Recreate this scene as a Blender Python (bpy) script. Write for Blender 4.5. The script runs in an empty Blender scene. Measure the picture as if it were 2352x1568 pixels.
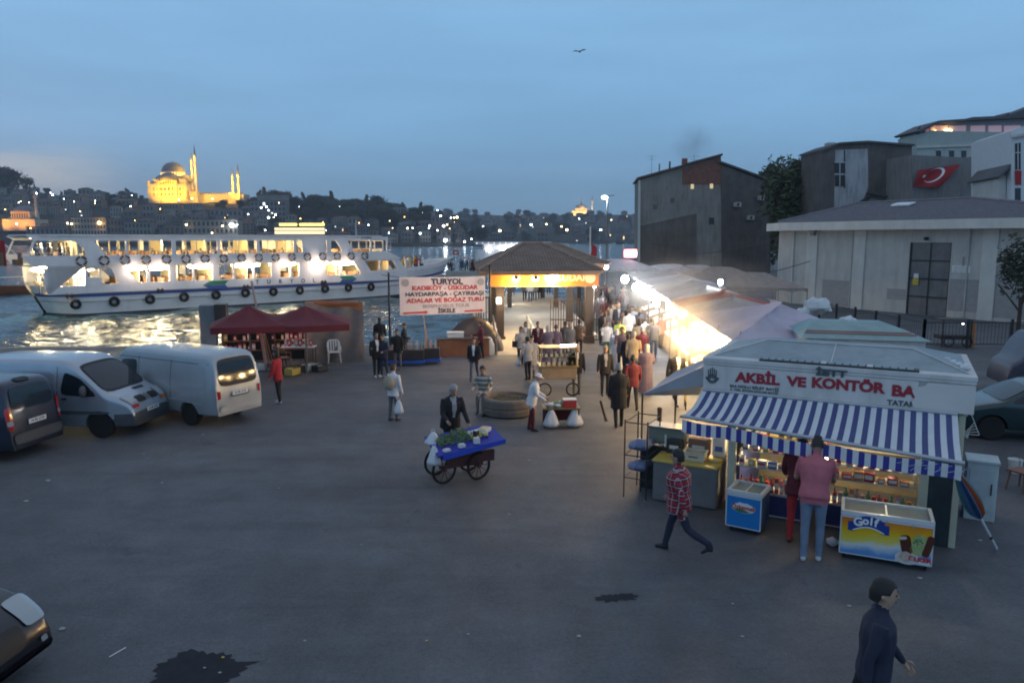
import bpy, bmesh, math, random
import numpy as np
from mathutils import Vector, Matrix, noise as mnoise
R = math.radians
PI = math.pi
SC = bpy.context.scene
COL = SC.collection
random.seed(7)
# ---- camera, world, exposure
CAM_Z, PITCH, FD = 5.0, R(7.9), 1700.0
cam_d = bpy.data.cameras.new('camera')
cam = bpy.data.objects.new('camera', cam_d)
COL.objects.link(cam)
cam.location = (0, 0, CAM_Z)
cam.rotation_euler = (R(90) - PITCH, 0, 0)
cam_d.sensor_width = 36.0
cam_d.lens = 36.0 * FD / 2352.0
cam_d.clip_start = 0.1
cam_d.clip_end = 9000
SC.camera = cam
SUN_EL, SUN_ROT = R(1.5), R(-38)
W = bpy.data.worlds.new('World')
SC.world = W
W.use_nodes = True
nt = W.node_tree
nt.nodes.clear()
def N(tree, t, **kw):
 n = tree.nodes.new(t)
 for k, v in kw.items():
  setattr(n, k, v)
 return n
wo = N(nt, 'ShaderNodeOutputWorld')
bg = N(nt, 'ShaderNodeBackground')
sky = N(nt, 'ShaderNodeTexSky', sky_type='NISHITA')
sky.sun_disc = False
sky.sun_elevation = SUN_EL
sky.sun_rotation = SUN_ROT
sky.air_density = 1.0; sky.dust_density = 0.6; sky.ozone_density = 4.0
tc = N(nt, 'ShaderNodeTexCoord')
sep = N(nt, 'ShaderNodeSeparateXYZ')
nt.links.new(tc.outputs['Generated'], sep.inputs[0])
rmp = N(nt, 'ShaderNodeValToRGB')
e = rmp.color_ramp.elements
e[0].position = 0.0; e[0].color = (0.168, 0.315, 0.490, 1)
e[1].position = 1.0; e[1].color = (0.28, 0.33, 0.42, 1)
for p, c in ((0.06, (0.164, 0.320, 0.505, 1)), (0.14, (0.188, 0.372, 0.595, 1)), (0.27, (0.205, 0.405, 0.640, 1)), (0.50, (0.28, 0.36, 0.47, 1))):
 x = e.new(p); x.color = c
nt.links.new(sep.outputs['Z'], rmp.inputs[0])
mp = N(nt, 'ShaderNodeMapping'); mp.inputs['Scale'].default_value = (1.3, 1.3, 9.0)
nt.links.new(tc.outputs['Generated'], mp.inputs[0])
nz = N(nt, 'ShaderNodeTexNoise'); nz.inputs['Scale'].default_value = 2.1; nz.inputs['Detail'].default_value = 7; nz.inputs['Roughness'].default_value = 0.52
nt.links.new(mp.outputs[0], nz.inputs['Vector'])
cr = N(nt, 'ShaderNodeMapRange'); cr.inputs[1].default_value = 0.36; cr.inputs[2].default_value = 0.68; cr.inputs[3].default_value = 0.93; cr.inputs[4].default_value = 1.06
nt.links.new(nz.outputs['Fac'], cr.inputs[0])
mul = N(nt, 'ShaderNodeVectorMath', operation='SCALE')
nt.links.new(rmp.outputs[0], mul.inputs[0]); nt.links.new(cr.outputs[0], mul.inputs['Scale'])
dotn = N(nt, 'ShaderNodeVectorMath', operation='DOT_PRODUCT')
gd = Vector((-0.585, 0.80, 0.062)).normalized()
dotn.inputs[1].default_value = gd
nt.links.new(tc.outputs['Generated'], dotn.inputs[0])
gl = N(nt, 'ShaderNodeMapRange'); gl.inputs[1].default_value = 0.982; gl.inputs[2].default_value = 1.0; gl.inputs[4].default_value = 1.0; gl.interpolation_type = 'SMOOTHSTEP'
nt.links.new(dotn.outputs['Value'], gl.inputs[0])
band = N(nt, 'ShaderNodeMapRange'); band.inputs[1].default_value = 0.045; band.inputs[2].default_value = 0.0; band.interpolation_type = 'SMOOTHSTEP'
bs = N(nt, 'ShaderNodeMath', operation='SUBTRACT'); bs.inputs[1].default_value = 0.072
ba = N(nt, 'ShaderNodeMath', operation='ABSOLUTE')
nt.links.new(sep.outputs['Z'], bs.inputs[0]); nt.links.new(bs.outputs[0], ba.inputs[0]); nt.links.new(ba.outputs[0], band.inputs[0])
mp2 = N(nt, 'ShaderNodeMapping'); mp2.inputs['Scale'].default_value = (3, 3, 34)
nt.links.new(tc.outputs['Generated'], mp2.inputs[0])
nz2 = N(nt, 'ShaderNodeTexNoise'); nz2.inputs['Scale'].default_value = 3.0; nz2.inputs['Detail'].default_value = 5
nt.links.new(mp2.outputs[0], nz2.inputs['Vector'])
cr2 = N(nt, 'ShaderNodeMapRange'); cr2.inputs[1].default_value = 0.36; cr2.inputs[2].default_value = 0.6
nt.links.new(nz2.outputs['Fac'], cr2.inputs[0])
g1 = N(nt, 'ShaderNodeMath', operation='MULTIPLY'); g2 = N(nt, 'ShaderNodeMath', operation='MULTIPLY')
nt.links.new(gl.outputs[0], g1.inputs[0]); nt.links.new(band.outputs[0], g1.inputs[1])
nt.links.new(g1.outputs[0], g2.inputs[0]); nt.links.new(cr2.outputs[0], g2.inputs[1])
mixc = N(nt, 'ShaderNodeMix', data_type='RGBA')
nt.links.new(g2.outputs[0], mixc.inputs[0]); nt.links.new(mul.outputs[0], mixc.inputs[6]); mixc.inputs[7].default_value = (0.42, 0.47, 0.52, 1)
skm = N(nt, 'ShaderNodeVectorMath', operation='SCALE'); skm.inputs['Scale'].default_value = 0.02
nt.links.new(sky.outputs[0], skm.inputs[0])
add = N(nt, 'ShaderNodeVectorMath', operation='ADD')
nt.links.new(mixc.outputs[2], add.inputs[0]); nt.links.new(skm.outputs[0], add.inputs[1])
nt.links.new(add.outputs[0], bg.inputs[0]); bg.inputs[1].default_value = 1.27
nt.links.new(bg.outputs[0], wo.inputs[0])
try:
 W.cycles.sampling_method = 'MANUAL'; W.cycles.sample_map_resolution = 256
except Exception:
 pass
vs = SC.view_settings
SC.display_settings.display_device = 'sRGB'
vs.view_transform = 'Standard'; vs.look = 'None'; vs.exposure = 0.0; vs.gamma = 1.0; vs.use_curve_mapping = False
SC.cycles.use_denoising = True
SC.cycles.filter_width = 1.9
SC.cycles.max_bounces = 6; SC.cycles.diffuse_bounces = 2; SC.cycles.glossy_bounces = 3; SC.cycles.transmission_bounces = 4; SC.cycles.transparent_max_bounces = 12
SC.cycles.sample_clamp_indirect = 4.0
SC.cycles.use_light_tree = True
SC.cycles.caustics_reflective = False; SC.cycles.caustics_refractive = False
# ---- from the photograph's view to the ground
_fw = Vector((0, math.cos(PITCH), -math.sin(PITCH))); _up = Vector((0, math.sin(PITCH), math.cos(PITCH)))
def ray(x, y):
 return _fw + Vector(((x - 1176) / FD, 0, 0)) + _up * (-(y - 784) / FD)
def G(x, y, z=0.0):
 d = ray(x, y); t = (z - CAM_Z) / d.z
 return Vector((d.x * t, d.y * t, z))
def PY(x, y, Y):
 d = ray(x, y); t = Y / d.y
 return Vector((d.x * t, Y, CAM_Z + d.z * t))
class Plane:
 def __init__(s, p, ang):
  s.p = Vector((p[0], p[1])); s.a = ang; s.d = Vector((math.cos(ang), math.sin(ang)))
 def sz(s, x, y):
  d = ray(x, y); n = Vector((-s.d.y, s.d.x))
  t = (s.p.dot(n)) / (d.x * n.x + d.y * n.y)
  q = Vector((d.x * t, d.y * t))
  return ((q - s.p).dot(s.d), CAM_Z + d.z * t)
def proj(p):
 v = Vector(p) - Vector((0, 0, CAM_Z)); dp = v.dot(_fw)
 return (1176 + FD * v.x / dp, 784 - FD * v.dot(_up) / dp)
# ---- materials
MATS = {}
def mat(name, col, rough=0.75, metal=0.0, var=0.12, vscale=3.0, bump=0.0, bscale=40.0, em=None, est=0.0, coat=0.0, alpha=None, spec=None, trans=0.0, dirt=0.0):
 if name in MATS: return MATS[name]
 m = bpy.data.materials.new(name); m.use_nodes = True
 t = m.node_tree; b = t.nodes['Principled BSDF']
 b.inputs['Roughness'].default_value = rough; b.inputs['Metallic'].default_value = metal
 b.inputs['Base Color'].default_value = (*col, 1)
 if coat: b.inputs['Coat Weight'].default_value = coat; b.inputs['Coat Roughness'].default_value = 0.08
 if spec is not None: b.inputs['Specular IOR Level'].default_value = spec
 if trans: b.inputs['Transmission Weight'].default_value = trans
 if alpha is not None: b.inputs['Alpha'].default_value = alpha
 if em is not None:
  b.inputs['Emission Color'].default_value = (*em, 1); b.inputs['Emission Strength'].default_value = est
 if var or bump or dirt:
  tc = N(t, 'ShaderNodeTexCoord')
 if var:
  nz = N(t, 'ShaderNodeTexNoise'); nz.inputs['Scale'].default_value = vscale; nz.inputs['Detail'].default_value = 5; nz.inputs['Roughness'].default_value = 0.6
  t.links.new(tc.outputs['Object'], nz.inputs['Vector'])
  mr = N(t, 'ShaderNodeMapRange'); mr.inputs[1].default_value = 0.3; mr.inputs[2].default_value = 0.7; mr.inputs[3].default_value = 1 - var; mr.inputs[4].default_value = 1 + var
  t.links.new(nz.outputs['Fac'], mr.inputs[0])
  sc = N(t, 'ShaderNodeVectorMath', operation='SCALE'); sc.inputs[0].default_value = col
  t.links.new(mr.outputs[0], sc.inputs['Scale'])
  src = sc.outputs[0]
  if dirt:
   mp = N(t, 'ShaderNodeMapping'); mp.inputs['Scale'].default_value = (1.6, 1.6, 0.25)
   t.links.new(tc.outputs['Object'], mp.inputs[0])
   n2 = N(t, 'ShaderNodeTexNoise'); n2.inputs['Scale'].default_value = 1.4; n2.inputs['Detail'].default_value = 8; n2.inputs['Roughness'].default_value = 0.68
   t.links.new(mp.outputs[0], n2.inputs['Vector'])
   m2 = N(t, 'ShaderNodeMapRange'); m2.inputs[1].default_value = 0.46; m2.inputs[2].default_value = 0.7; m2.inputs[4].default_value = dirt
   t.links.new(n2.outputs['Fac'], m2.inputs[0])
   mx = N(t, 'ShaderNodeMix', data_type='RGBA')
   t.links.new(m2.outputs[0], mx.inputs[0]); t.links.new(src, mx.inputs[6]); mx.inputs[7].default_value = (col[0] * .35, col[1] * .33, col[2] * .3, 1)
   src = mx.outputs[2]
  t.links.new(src, b.inputs['Base Color'])
 if bump:
  nb = N(t, 'ShaderNodeTexNoise'); nb.inputs['Scale'].default_value = bscale; nb.inputs['Detail'].default_value = 4
  t.links.new(tc.outputs['Object'], nb.inputs['Vector'])
  bp = N(t, 'ShaderNodeBump'); bp.inputs['Strength'].default_value = bump; bp.inputs['Distance'].default_value = 0.02
  t.links.new(nb.outputs['Fac'], bp.inputs['Height']); t.links.new(bp.outputs[0], b.inputs['Normal'])
 MATS[name] = m
 return m
def emat(name, col, st):
 return mat(name, (0.8, 0.8, 0.8), var=0, em=col, est=st)
# ---- mesh builder
class MB:
 def __init__(s): s.v = []; s.f = []; s.m = []
 def add(s, vs, fs, mi=0):
  o = len(s.v); s.v += [tuple(v) for v in vs]; s.f += [tuple(i + o for i in f) for f in fs]; s.m += [mi] * len(fs)
  return s
 def box(s, x0, x1, y0, y1, z0, z1, mi=0):
  return s.add([(x0,y0,z0),(x1,y0,z0),(x1,y1,z0),(x0,y1,z0),(x0,y0,z1),(x1,y0,z1),(x1,y1,z1),(x0,y1,z1)],
      [(0,3,2,1),(4,5,6,7),(0,1,5,4),(1,2,6,5),(2,3,7,6),(3,0,4,7)], mi)
 def bbox(s, x0, x1, y0, y1, z0, z1, b=0.01, mi=0):
  bm = bmesh.new()
  bmesh.ops.create_cube(bm, size=1.0)
  for v in bm.verts: v.co = Vector(((x0+x1)/2 + v.co.x*(x1-x0), (y0+y1)/2 + v.co.y*(y1-y0), (z0+z1)/2 + v.co.z*(z1-z0)))
  bmesh.ops.bevel(bm, geom=bm.edges[:], offset=b, segments=2, affect='EDGES', profile=0.6)
  bm.verts.index_update()
  s.add([v.co[:] for v in bm.verts], [[v.index for v in f.verts] for f in bm.faces], mi)
  bm.free(); return s
 def obox(s, c, ax, ay, az, mi=0):
  c = Vector(c); ax = Vector(ax); ay = Vector(ay); az = Vector(az)
  P = [c + ax*i + ay*j + az*k for k in (-1,1) for j in (-1,1) for i in (-1,1)]
  return s.add(P, [(0,2,3,1),(4,5,7,6),(0,1,5,4),(1,3,7,5),(3,2,6,7),(2,0,4,6)], mi)
 def tube(s, p0, p1, r0, r1=None, n=8, mi=0, cap=True):
  p0 = Vector(p0); p1 = Vector(p1); r1 = r0 if r1 is None else r1
  d = (p1 - p0)
  if d.length < 1e-6: return s
  d.normalize(); a = d.orthogonal().normalized(); b = d.cross(a)
  V = [p0 + (a*math.cos(2*PI*i/n) + b*math.sin(2*PI*i/n))*r0 for i in range(n)] + [p1 + (a*math.cos(2*PI*i/n) + b*math.sin(2*PI*i/n))*r1 for i in range(n)]
  F = [(i, (i+1) % n, n + (i+1) % n, n + i) for i in range(n)]
  if cap: F += [tuple(range(n-1, -1, -1)), tuple(range(n, 2*n))]
  return s.add(V, F, mi)
 def path(s, pts, r, n=6, mi=0):
  for a, b in zip(pts[:-1], pts[1:]): s.tube(a, b, r, r, n, mi)
  return s
 def lathe(s, prof, c=(0,0,0), n=16, mi=0, a0=0, a1=2*PI):
  cx, cy, cz = c; full = abs(a1-a0-2*PI) < 1e-6; k = n if full else n+1
  V = []
  for r, z in prof:
   for i in range(k):
    a = a0 + (a1-a0)*i/n; V.append((cx + r*math.cos(a), cy + r*math.sin(a), cz + z))
  F = []
  for j in range(len(prof)-1):
   for i in range(n if full else n):
    i2 = (i+1) % k
    if not full and i == n: continue
    F.append((j*k+i, j*k+i2, (j+1)*k+i2, (j+1)*k+i))
  if full:
   if prof[0][0] > 1e-5: F.append(tuple(range(k-1, -1, -1)))
   if prof[-1][0] > 1e-5: F.append(tuple((len(prof)-1)*k + i for i in range(k)))
  return s.add(V, F, mi)
 def ell(s, c, rx, ry, rz, n=12, m=8, mi=0, rot=None):
  V = []; F = []
  for j in range(m+1):
   t = -PI/2 + PI*j/m
   for i in range(n):
    a = 2*PI*i/n; p = Vector((rx*math.cos(t)*math.cos(a), ry*math.cos(t)*math.sin(a), rz*math.sin(t)))
    if rot is not None: p = rot @ p
    V.append(p + Vector(c))
  for j in range(m):
   for i in range(n): F.append((j*n+i, j*n+(i+1) % n, (j+1)*n+(i+1) % n, (j+1)*n+i))
  return s.add(V, F, mi)
 def prism(s, poly, z0, z1, mi=0):
  n = len(poly); a = sum(poly[i][0]*poly[(i+1) % n][1] - poly[(i+1) % n][0]*poly[i][1] for i in range(n))
  if a < 0: poly = poly[::-1]
  V = [(x, y, z0) for x, y in poly] + [(x, y, z1) for x, y in poly]
  return s.add(V, [tuple(range(n-1, -1, -1)), tuple(range(n, 2*n))] + [(i, (i+1) % n, n+(i+1) % n, n+i) for i in range(n)], mi)
 def xprism(s, poly, y0, y1, mi=0):
  n = len(poly); a = sum(poly[i][0]*poly[(i+1) % n][1] - poly[(i+1) % n][0]*poly[i][1] for i in range(n))
  if a < 0: poly = poly[::-1]
  lo, hi = min(y0, y1), max(y0, y1)
  V = [(x, lo, z) for x, z in poly] + [(x, hi, z) for x, z in poly]
  return s.add(V, [tuple(range(n)), tuple(range(2*n-1, n-1, -1))] + [((i+1) % n, i, n+i, n+(i+1) % n) for i in range(n)], mi)
 def torus(s, c, ra, rb, axis='y', n=18, m=8, mi=0, mis=None):
  V = []; F = []
  for i in range(n):
   a = 2*PI*i/n
   for j in range(m):
    b = 2*PI*j/m; r = ra + rb*math.cos(b); h = rb*math.sin(b)
    p = {'y': (r*math.cos(a), h, r*math.sin(a)), 'z': (r*math.cos(a), r*math.sin(a), h), 'x': (h, r*math.cos(a), r*math.sin(a))}[axis]
    V.append((c[0]+p[0], c[1]+p[1], c[2]+p[2]))
  o = len(s.f)
  for i in range(n):
   for j in range(m): F.append((i*m+j, ((i+1) % n)*m+j, ((i+1) % n)*m+(j+1) % m, i*m+(j+1) % m))
  s.add(V, F, mi)
  if mis:
   for i in range(n):
    for j in range(m): s.m[o + i*m + j] = mis(i)
  return s
 def grid(s, fn, nu, nv, mi=0, thick=None):
  V = [fn(i/nu, j/nv) for j in range(nv+1) for i in range(nu+1)]
  F = [(j*(nu+1)+i, j*(nu+1)+i+1, (j+1)*(nu+1)+i+1, (j+1)*(nu+1)+i) for j in range(nv) for i in range(nu)]
  if thick is not None:
   n0 = len(V); V2 = [Vector(v) + Vector(thick) for v in V]; F2 = [tuple(n0 + k for k in f[::-1]) for f in F]
   rim = [i for i in range(nu+1)] + [j*(nu+1)+nu for j in range(1, nv+1)] + [nv*(nu+1)+i for i in range(nu-1, -1, -1)] + [j*(nu+1) for j in range(nv-1, 0, -1)]
   F3 = [(rim[(k+1) % len(rim)], rim[k], n0+rim[k], n0+rim[(k+1) % len(rim)]) for k in range(len(rim))]
   V = V + V2; F = F + F2 + F3
  return s.add(V, F, mi)
 def build(s, name, mats, parent=None, loc=None, rz=0.0, smooth=None, rot=None):
  me = bpy.data.meshes.new(name); me.from_pydata(s.v, [], s.f)
  if not isinstance(mats, (list, tuple)): mats = [mats]
  for m in mats: me.materials.append(m)
  if len(mats) > 1: me.polygons.foreach_set('material_index', s.m)
  me.update()
  if smooth:
   me.polygons.foreach_set('use_smooth', [True]*len(me.polygons)); me.set_sharp_from_angle(angle=R(smooth))
  return link(name, me, parent, loc, rz, rot)
def link(name, data, parent=None, loc=None, rz=0.0, rot=None):
 o = bpy.data.objects.new(name, data); COL.objects.link(o)
 if parent is not None: o.parent = parent
 if loc is not None: o.location = loc
 if rot is not None: o.rotation_euler = rot
 elif rz: o.rotation_euler = (0, 0, rz)
 return o
def tag(o, label=None, cat=None, group=None, kind=None):
 if label: o['label'] = label
 if cat: o['category'] = cat
 if group: o['group'] = group
 if kind: o['kind'] = kind
 return o
def thing(name, label, cat, loc=(0,0,0), rz=0.0, group=None, rot=None):
 return tag(link(name, None, None, loc, rz, rot), label, cat, group)
def clone(o, loc=None, rz=None, label=None, group=None, parent=None):
 c = o.copy(); COL.objects.link(c); c.parent = parent
 for ch in o.children: clone(ch, parent=c)
 if loc is not None: c.location = loc
 if rz is not None: c.rotation_euler = (0, 0, rz)
 if label: c['label'] = label
 if group: c['group'] = group
 return c
def textmesh(name, body, size, m, parent, loc, rot, align='CENTER', depth=0.004, bold=0.0, sx=1.0, shear=0.0, spacing=1.0):
 cu = bpy.data.curves.new(name, 'FONT'); cu.body = body; cu.size = size; cu.extrude = depth; cu.align_x = align; cu.align_y = 'CENTER'
 cu.offset = bold; cu.shear = shear; cu.space_character = spacing; cu.resolution_u = 3
 tmp = bpy.data.objects.new('tmp', cu); COL.objects.link(tmp)
 dg = bpy.context.evaluated_depsgraph_get(); dg.update()
 me = bpy.data.meshes.new_from_object(tmp.evaluated_get(dg)); me.name = name
 bpy.data.objects.remove(tmp); bpy.data.curves.remove(cu)
 me.materials.clear(); me.materials.append(m)
 o = link(name, me, parent, loc, 0, rot); o.scale = (sx, 1, 1)
 return o
def lamp(name, kind, loc, power, col=(1,1,1), size=0.1, parent=None, **kw):
 d = bpy.data.lights.new(name, kind); d.energy = power; d.color = col
 if kind == 'POINT': d.shadow_soft_size = size
 if kind == 'AREA': d.size = size
 if kind == 'SPOT': d.shadow_soft_size = size
 for k, v in kw.items(): setattr(d, k, v)
 return link(name, d, parent, loc)
# ---- ground, quay, water, far shore
WZ = -1.0
QA, QB = G(0, 800), G(1120, 792)
def ground_mat():
 m = bpy.data.materials.new('worn_asphalt'); m.use_nodes = True; t = m.node_tree; b = t.nodes['Principled BSDF']
 tc = N(t, 'ShaderNodeTexCoord')
 def nz(sc, det, ro, vec=None, dist=0.0):
  n = N(t, 'ShaderNodeTexNoise'); n.inputs['Scale'].default_value = sc; n.inputs['Detail'].default_value = det; n.inputs['Roughness'].default_value = ro; n.inputs['Distortion'].default_value = dist
  t.links.new(vec if vec is not None else tc.outputs['Object'], n.inputs['Vector']); return n.outputs['Fac']
 def mr(src, a, b_, c, d):
  n = N(t, 'ShaderNodeMapRange'); n.inputs[1].default_value = a; n.inputs[2].default_value = b_; n.inputs[3].default_value = c; n.inputs[4].default_value = d
  t.links.new(src, n.inputs[0]); return n.outputs[0]
 def mm(a, b_, op='MULTIPLY'):
  n = N(t, 'ShaderNodeMath', operation=op); t.links.new(a, n.inputs[0])
  if isinstance(b_, float): n.inputs[1].default_value = b_
  else: t.links.new(b_, n.inputs[1])
  return n.outputs[0]
 big = mr(nz(0.22, 6, 0.6), 0.3, 0.7, 0.72, 1.25)
 mid = mr(nz(1.7, 6, 0.65), 0.3, 0.7, 0.84, 1.14)
 fine = mr(nz(60, 3, 0.7), 0.25, 0.75, 0.55, 1.45)
 mp = N(t, 'ShaderNodeMapping'); mp.inputs['Rotation'].default_value = (0, 0, R(52)); mp.inputs['Scale'].default_value = (0.16, 1.1, 1)
 t.links.new(tc.outputs['Object'], mp.inputs[0])
 trk = mr(nz(1.3, 5, 0.55, mp.outputs[0], 0.6), 0.52, 0.75, 1.0, 0.76)
 stn = mr(nz(0.75, 8, 0.7, None, 0.9), 0.63, 0.70, 1.0, 0.60)
 v = N(t, 'ShaderNodeTexVoronoi'); v.feature = 'DISTANCE_TO_EDGE'; v.inputs['Scale'].default_value = 0.28; v.inputs['Randomness'].default_value = 1
 wv = N(t, 'ShaderNodeTexNoise'); wv.inputs['Scale'].default_value = 2.5; wv.inputs['Detail'].default_value = 6
 t.links.new(tc.outputs['Object'], wv.inputs['Vector'])
 va = N(t, 'ShaderNodeVectorMath', operation='MULTIPLY_ADD'); va.inputs[1].default_value = (0.9, 0.9, 0); t.links.new(wv.outputs['Color'], va.inputs[0]); t.links.new(tc.outputs['Object'], va.inputs[2])
 t.links.new(va.outputs[0], v.inputs['Vector'])
 crk = mr(v.outputs['Distance'], 0.0, 0.0035, 0.80, 1.0)
 tot = mm(mm(mm(mm(mm(mm(big, mid), fine), trk), stn), crk), mr(nz(16, 4, 0.75), 0.3, 0.7, 0.80, 1.2))
 sc = N(t, 'ShaderNodeVectorMath', operation='SCALE'); sc.inputs[0].default_value = (0.098, 0.103, 0.115)
 t.links.new(tot, sc.inputs['Scale']); t.links.new(sc.outputs[0], b.inputs['Base Color'])
 t.links.new(mr(nz(0.5, 6, 0.6), 0.35, 0.7, 0.85, 0.55), b.inputs['Roughness'])
 bp = N(t, 'ShaderNodeBump'); bp.inputs['Strength'].default_value = 0.35; bp.inputs['Distance'].default_value = 0.01
 t.links.new(nz(55, 3, 0.7), bp.inputs['Height']); t.links.new(bp.outputs[0], b.inputs['Normal'])
 return m
asphalt = ground_mat()
qdir = (QB - QA).normalized()
Q0 = QA - qdir * 60
q_gate = Vector((-2.2, QB.y + 0.2, 0))
land = [(-60, -12), (90, -12), (900, 300), (700, 1000), (120, 620), (60, 300), (26, 170), (9.5, 110), (6.6, 74), (6.0, 62), (5.6, QB.y + 8), (q_gate.x + .4, QB.y + 7), (q_gate.x, q_gate.y), (QA.x, QA.y), (Q0.x, Q0.y)]
mb = MB(); mb.prism(land, -0.6, 0.0)
g = mb.build('ground', asphalt); tag(g, kind='structure')
quay_m = mat('quay_concrete', (0.26, 0.25, 0.23), 0.85, var=0.25, vscale=1.2, bump=0.4, bscale=9, dirt=0.6)
mb = MB()
for a, b in ((Vector(land[-1]), Vector(land[-2])), (Vector(land[-2]), Vector(land[-3])), (Vector(land[-3]), Vector(land[-4])), (Vector(land[-5]), Vector(land[-6])), (Vector(land[-6]), Vector(land[-7]))):
 d = (b - a).normalized(); n = Vector((-d.y, d.x))
 mb.prism([tuple(a), tuple(b), tuple(b + n*0.45), tuple(a + n*0.45)], WZ - 1.5, 0.006)
tag(mb.build('quay_edge', quay_m), kind='structure')
def water_mat():
 m = bpy.data.materials.new('sea_water'); m.use_nodes = True; t = m.node_tree; b = t.nodes['Principled BSDF']
 b.inputs['Base Color'].default_value = (0.022, 0.055, 0.075, 1); b.inputs['Roughness'].default_value = 0.10; b.inputs['IOR'].default_value = 1.33
 b.inputs['Specular IOR Level'].default_value = 0.65
 tc = N(t, 'ShaderNodeTexCoord')
 hs = []
 for sc, sx, w in ((0.28, 1.0, 1.0), (0.9, 0.6, 0.42), (3.2, 0.8, 0.11)):
  mp = N(t, 'ShaderNodeMapping'); mp.inputs['Scale'].default_value = (sc*sx, sc, sc); mp.inputs['Rotation'].default_value = (0, 0, R(20))
  t.links.new(tc.outputs['Object'], mp.inputs[0])
  n = N(t, 'ShaderNodeTexNoise'); n.inputs['Scale'].default_value = 1.0; n.inputs['Detail'].default_value = 3; n.inputs['Roughness'].default_value = 0.5; n.inputs['Distortion'].default_value = 0.5
  t.links.new(mp.outputs[0], n.inputs['Vector'])
  q = N(t, 'ShaderNodeMath', operation='MULTIPLY'); q.inputs[1].default_value = w
  t.links.new(n.outputs['Fac'], q.inputs[0]); hs.append(q.outputs[0])
 a = N(t, 'ShaderNodeMath', operation='ADD'); t.links.new(hs[0], a.inputs[0]); t.links.new(hs[1], a.inputs[1])
 a2 = N(t, 'ShaderNodeMath', operation='ADD'); t.links.new(a.outputs[0], a2.inputs[0]); t.links.new(hs[2], a2.inputs[1])
 bp = N(t, 'ShaderNodeBump'); bp.inputs['Strength'].default_value = 1.0; bp.inputs['Distance'].default_value = 0.55
 t.links.new(a2.outputs[0], bp.inputs['Height']); t.links.new(bp.outputs[0], b.inputs['Normal'])
 return m
water_m = water_mat()
mb = MB()
def wz(x, y):
 f = max(0, min(1, (110 - y)/40)) * max(0, min(1, (y - 20)/6))
 return WZ + f * (0.10*math.sin(x*0.9 + y*0.5 + 1.5*math.sin(y*0.35)) + 0.07*math.sin(y*1.7 - x*0.35 + 2*math.sin(x*0.3)) + 0.12*mnoise.noise(Vector((x*0.55, y*0.8, 0))))
nx, ny = 180, 150
X0, X1, Y0, Y1 = -80.0, 20.0, 18.0, 110.0
mb.grid(lambda u, v: (X0 + (X1-X0)*u, Y0 + (Y1-Y0)*v, wz(X0 + (X1-X0)*u, Y0 + (Y1-Y0)*v) if 0 < u < 1 and v < 1 else WZ), nx, ny)
o = len(mb.v)
for p in ((-3000, 18), (-80, 18), (20, 18), (400, 18), (400, 110), (20, 110), (-80, 110), (-3000, 110), (-3000, 3500), (2500, 3500), (2500, 110)):
 mb.v.append((p[0], p[1], WZ))
for f in ((0, 1, 6, 7), (2, 3, 4, 5), (7, 6, 5, 4, 10, 9, 8)):
 mb.f.append(tuple(i + o for i in f)); mb.m.append(0)
wt = mb.build('water', water_m, smooth=60); tag(wt, kind='structure')
tag(MB().box(-4000, 4000, -60, 5000, -6.0, -5.0).build('seabed', mat('mud', (0.05, 0.05, 0.045))), kind='structure')
# ---- far shore hills
hill_m = mat('far_hillside', (0.045, 0.05, 0.05), 0.95, var=0.35, vscale=0.02, spec=0.1)
SKY_L = [(-700, 470), (-300, 430), (0, 432), (60, 436), (110, 444), (200, 450), (300, 452), (340, 456), (480, 458), (560, 460), (640, 466), (760, 474), (880, 484), (980, 497), (1050, 520), (1090, 549), (1700, 550)]
def interp(tb, x):
 if x <= tb[0][0]: return tb[0][1]
 for (a, b), (c, d) in zip(tb[:-1], tb[1:]):
  if x <= c: return b + (d-b)*(x-a)/(c-a)
 return tb[-1][1]
SH0, SH1 = 600.0, 820.0
def hill_h(xp, Yv):
 zt = CAM_Z + ray(xp, interp(SKY_L, xp)).z / ray(xp, 500).y * SH1
 f = max(0.0, min(1.0, (Yv - SH0) / (SH1 - SH0)))
 return WZ + 0.6 + (zt - WZ - 0.6) * (f ** 0.85)
def hill_pt(xp, Yv): d = ray(xp, 548); return Vector((d.x / d.y * Yv, Yv, hill_h(xp, Yv)))
mb = MB()
mb.grid(lambda u, v: hill_pt(-900 + 2030*u, 596 + (1000-596)*v) + Vector((0, 0, 2.2*mnoise.noise(Vector((u*50, v*12, 0)))*min(1, v*4))), 150, 24)
far = mb.build('hill', hill_m, smooth=60); tag(far, kind='structure')
SKY_R = [(800, 500), (1060, 494), (1300, 495), (1460, 495), (2000, 500), (2800, 505)]
def ridge_pt(xp, Yv):
 d = ray(xp, 548); zt = CAM_Z + ray(xp, interp(SKY_R, xp)).z / ray(xp, 500).y * 1700
 f = max(0.0, min(1.0, (Yv - 900) / 800.0))
 return Vector((d.x / d.y * Yv, Yv, WZ + 0.6 + (zt - WZ) * f ** 0.9))
mb = MB()
mb.grid(lambda u, v: ridge_pt(800 + 2000*u, 880 + 1100*v) + Vector((0, 0, 3*mnoise.noise(Vector((u*40, v*10, 3))))), 120, 16)
tag(mb.build('ridge', hill_m, smooth=60), kind='structure')
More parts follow.
